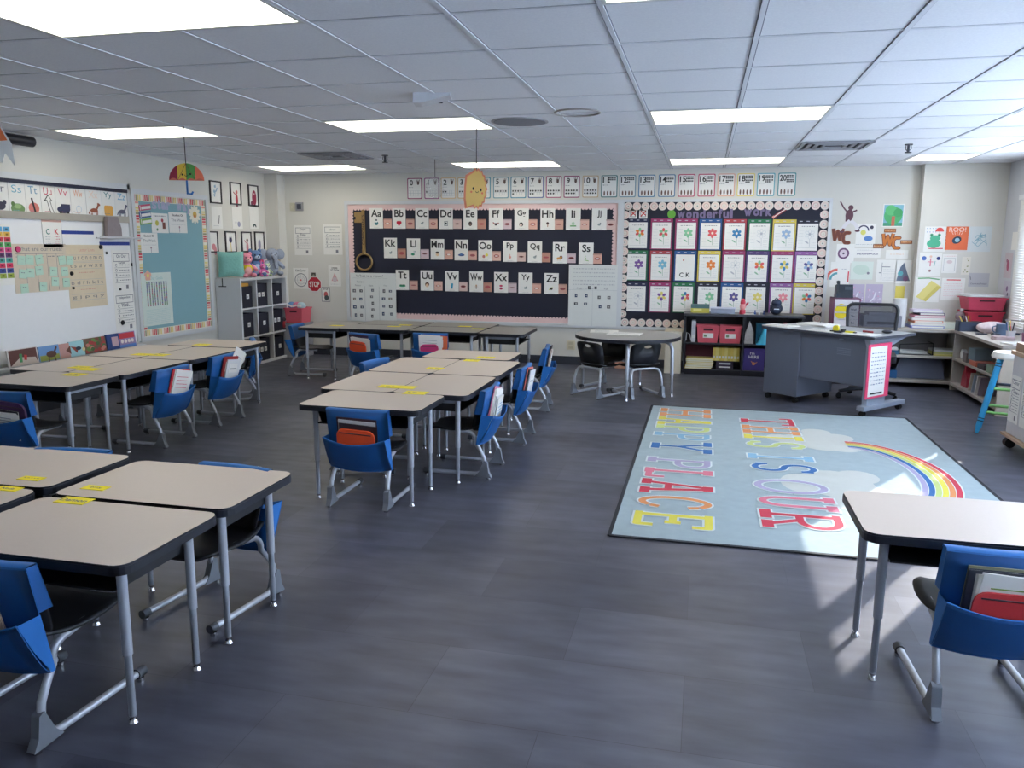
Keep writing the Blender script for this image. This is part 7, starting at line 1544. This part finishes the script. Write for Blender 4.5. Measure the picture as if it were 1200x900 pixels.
# ================================================================== HANGING DECORATIONS
STR = M('string_dark', (50, 50, 60), .6)
def hang(name, x, y, z, lab, cat, draw, rz, parts=None):
    r = root(name, (x, y, z), rz); tag(r, lab, cat, None); c = Card(t=.006); ztop = draw(c); c.build('paper_shape', parent=r)
    f = MB(); f.tube([(0, -.003, ztop), (0, -.003, HC - z)], .0035, STR, 6); f.build('string', parent=r)
def solid(c, poly, m, t=.006): c.b.prism(poly, 0, t, m, T=Matrix.Rotation(PI / 2, 4, 'X'))
def umb(c):
    R_ = .135; cols = [(150, 40, 64), (226, 190, 70), (90, 160, 80), (236, 120, 90)]
    solid(c, [(R_ * math.cos(k * PI / 16), R_ * math.sin(k * PI / 16)) for k in range(17)], F((210, 110, 90)))
    e = [-1, -.5, 0, .5, 1]
    for k, col in enumerate(cols):
        n = 8; top = [(R_ * (e[k] + (e[k + 1] - e[k]) * j / n), math.sqrt(max(0, 1 - (e[k] + (e[k + 1] - e[k]) * j / n) ** 2)) * R_) for j in range(n + 1)]
        # lobes meet at the crown
        lo = [(R_ * (e[k + 1] - (e[k + 1] - e[k]) * j / 6), .018 * math.sin(PI * j / 6)) for j in range(7)]
        c.poly(top + lo, F(col), 1)
    for k in (-.5, .0, .5): c.line([(0, R_), (R_ * k, .0)], .003, F((120, 60, 60)), 2)
    c.disc(-.03, .045, .008, BLACK, 3); c.disc(.03, .05, .008, BLACK, 3); c.arc(.0, .045, .010, .014, PI, 2 * PI, BLACK, 3)
    solid(c, [(-.007, .0), (.007, .0), (.007, -.11), (-.007, -.11)], F((60, 120, 190))); solid(c, [(-.007, -.11), (.007, -.11), (.035, -.115), (.05, -.09), (.038, -.085), (.028, -.10), (.007, -.10)][::-1], F((60, 120, 190)))
    return R_
def d_at(px, py, y): d = ray(px, py); t = y / d.y; return d.x * t, CAM['h'] + d.z * t
x, z = d_at(219, 211.5, 5.87); hang('hanging_umbrella', x, 5.87, z, 'striped paper umbrella with a smiling face hanging from the ceiling', 'hanging decoration', umb, .42)
def half(c):
    P = []; n = 22
    for k in range(n + 1):
        a = -PI * .62 + PI * 1.22 * k / n; rr = .135 if k % 2 else .122; P.append((.03 + rr * .62 * math.cos(a) - .03, rr * 1.15 * math.sin(a)))
    P += [(-.085, .10), (-.095, .02), (-.10, -.08), (-.09, -.15)]
    solid(c, P, F((232, 140, 110))); Q = [(a * .86 + .002, b_ * .90) for a, b_ in P]; c.poly(Q, F((238, 200, 120)), 1)
    c.disc(-.025, .0, .006, BLACK, 2, ry=.012); c.disc(.035, -.01, .006, BLACK, 2, ry=.012); c.arc(.005, -.02, .008, .012, PI, 2 * PI, BLACK, 2); c.disc(-.04, -.025, .008, F((236, 130, 100)), 2); c.disc(.045, -.035, .008, F((236, 130, 100)), 2); return .13
x, z = d_at(558.5, 221, 6.02); hang('hanging_pasta', x, 6.02, z, 'yellow crescent shape with ruffled edge and face hanging before the number cards', 'hanging decoration', half, .1)
def cloudy(c): solid(c, [(.10 * math.cos(k * PI / 10) * (1 + .1 * (k % 2)), .11 * math.sin(k * PI / 10) * (1 + .1 * (k % 2))) for k in range(20)], M('frosted_shape', (206, 204, 200), .5, alpha=.22)); return .11
x, z = d_at(510, 220, 8.7); hang('hanging_shape', x, 8.7, z, 'pale see-through cut shape hanging before the number cards zero to two', 'hanging decoration', cloudy, .1)
def sq(c):
    solid(c, [(-.12, -.06), (.0, -.12), (.02, -.06), (.07, -.14), (.06, .0), (-.02, .16), (-.12, .14)][::1], F((222, 222, 220))); c.poly([(-.12, -.0), (.04, .02), (-.02, .155), (-.12, .14)], F((232, 120, 70)), 1); return .14
x, z = d_at(1, 168, 4.3); hang('hanging_shape', x, 4.3, z, 'orange and white paper shape hanging at the picture edge above the whiteboard', 'hanging decoration', sq, .5)
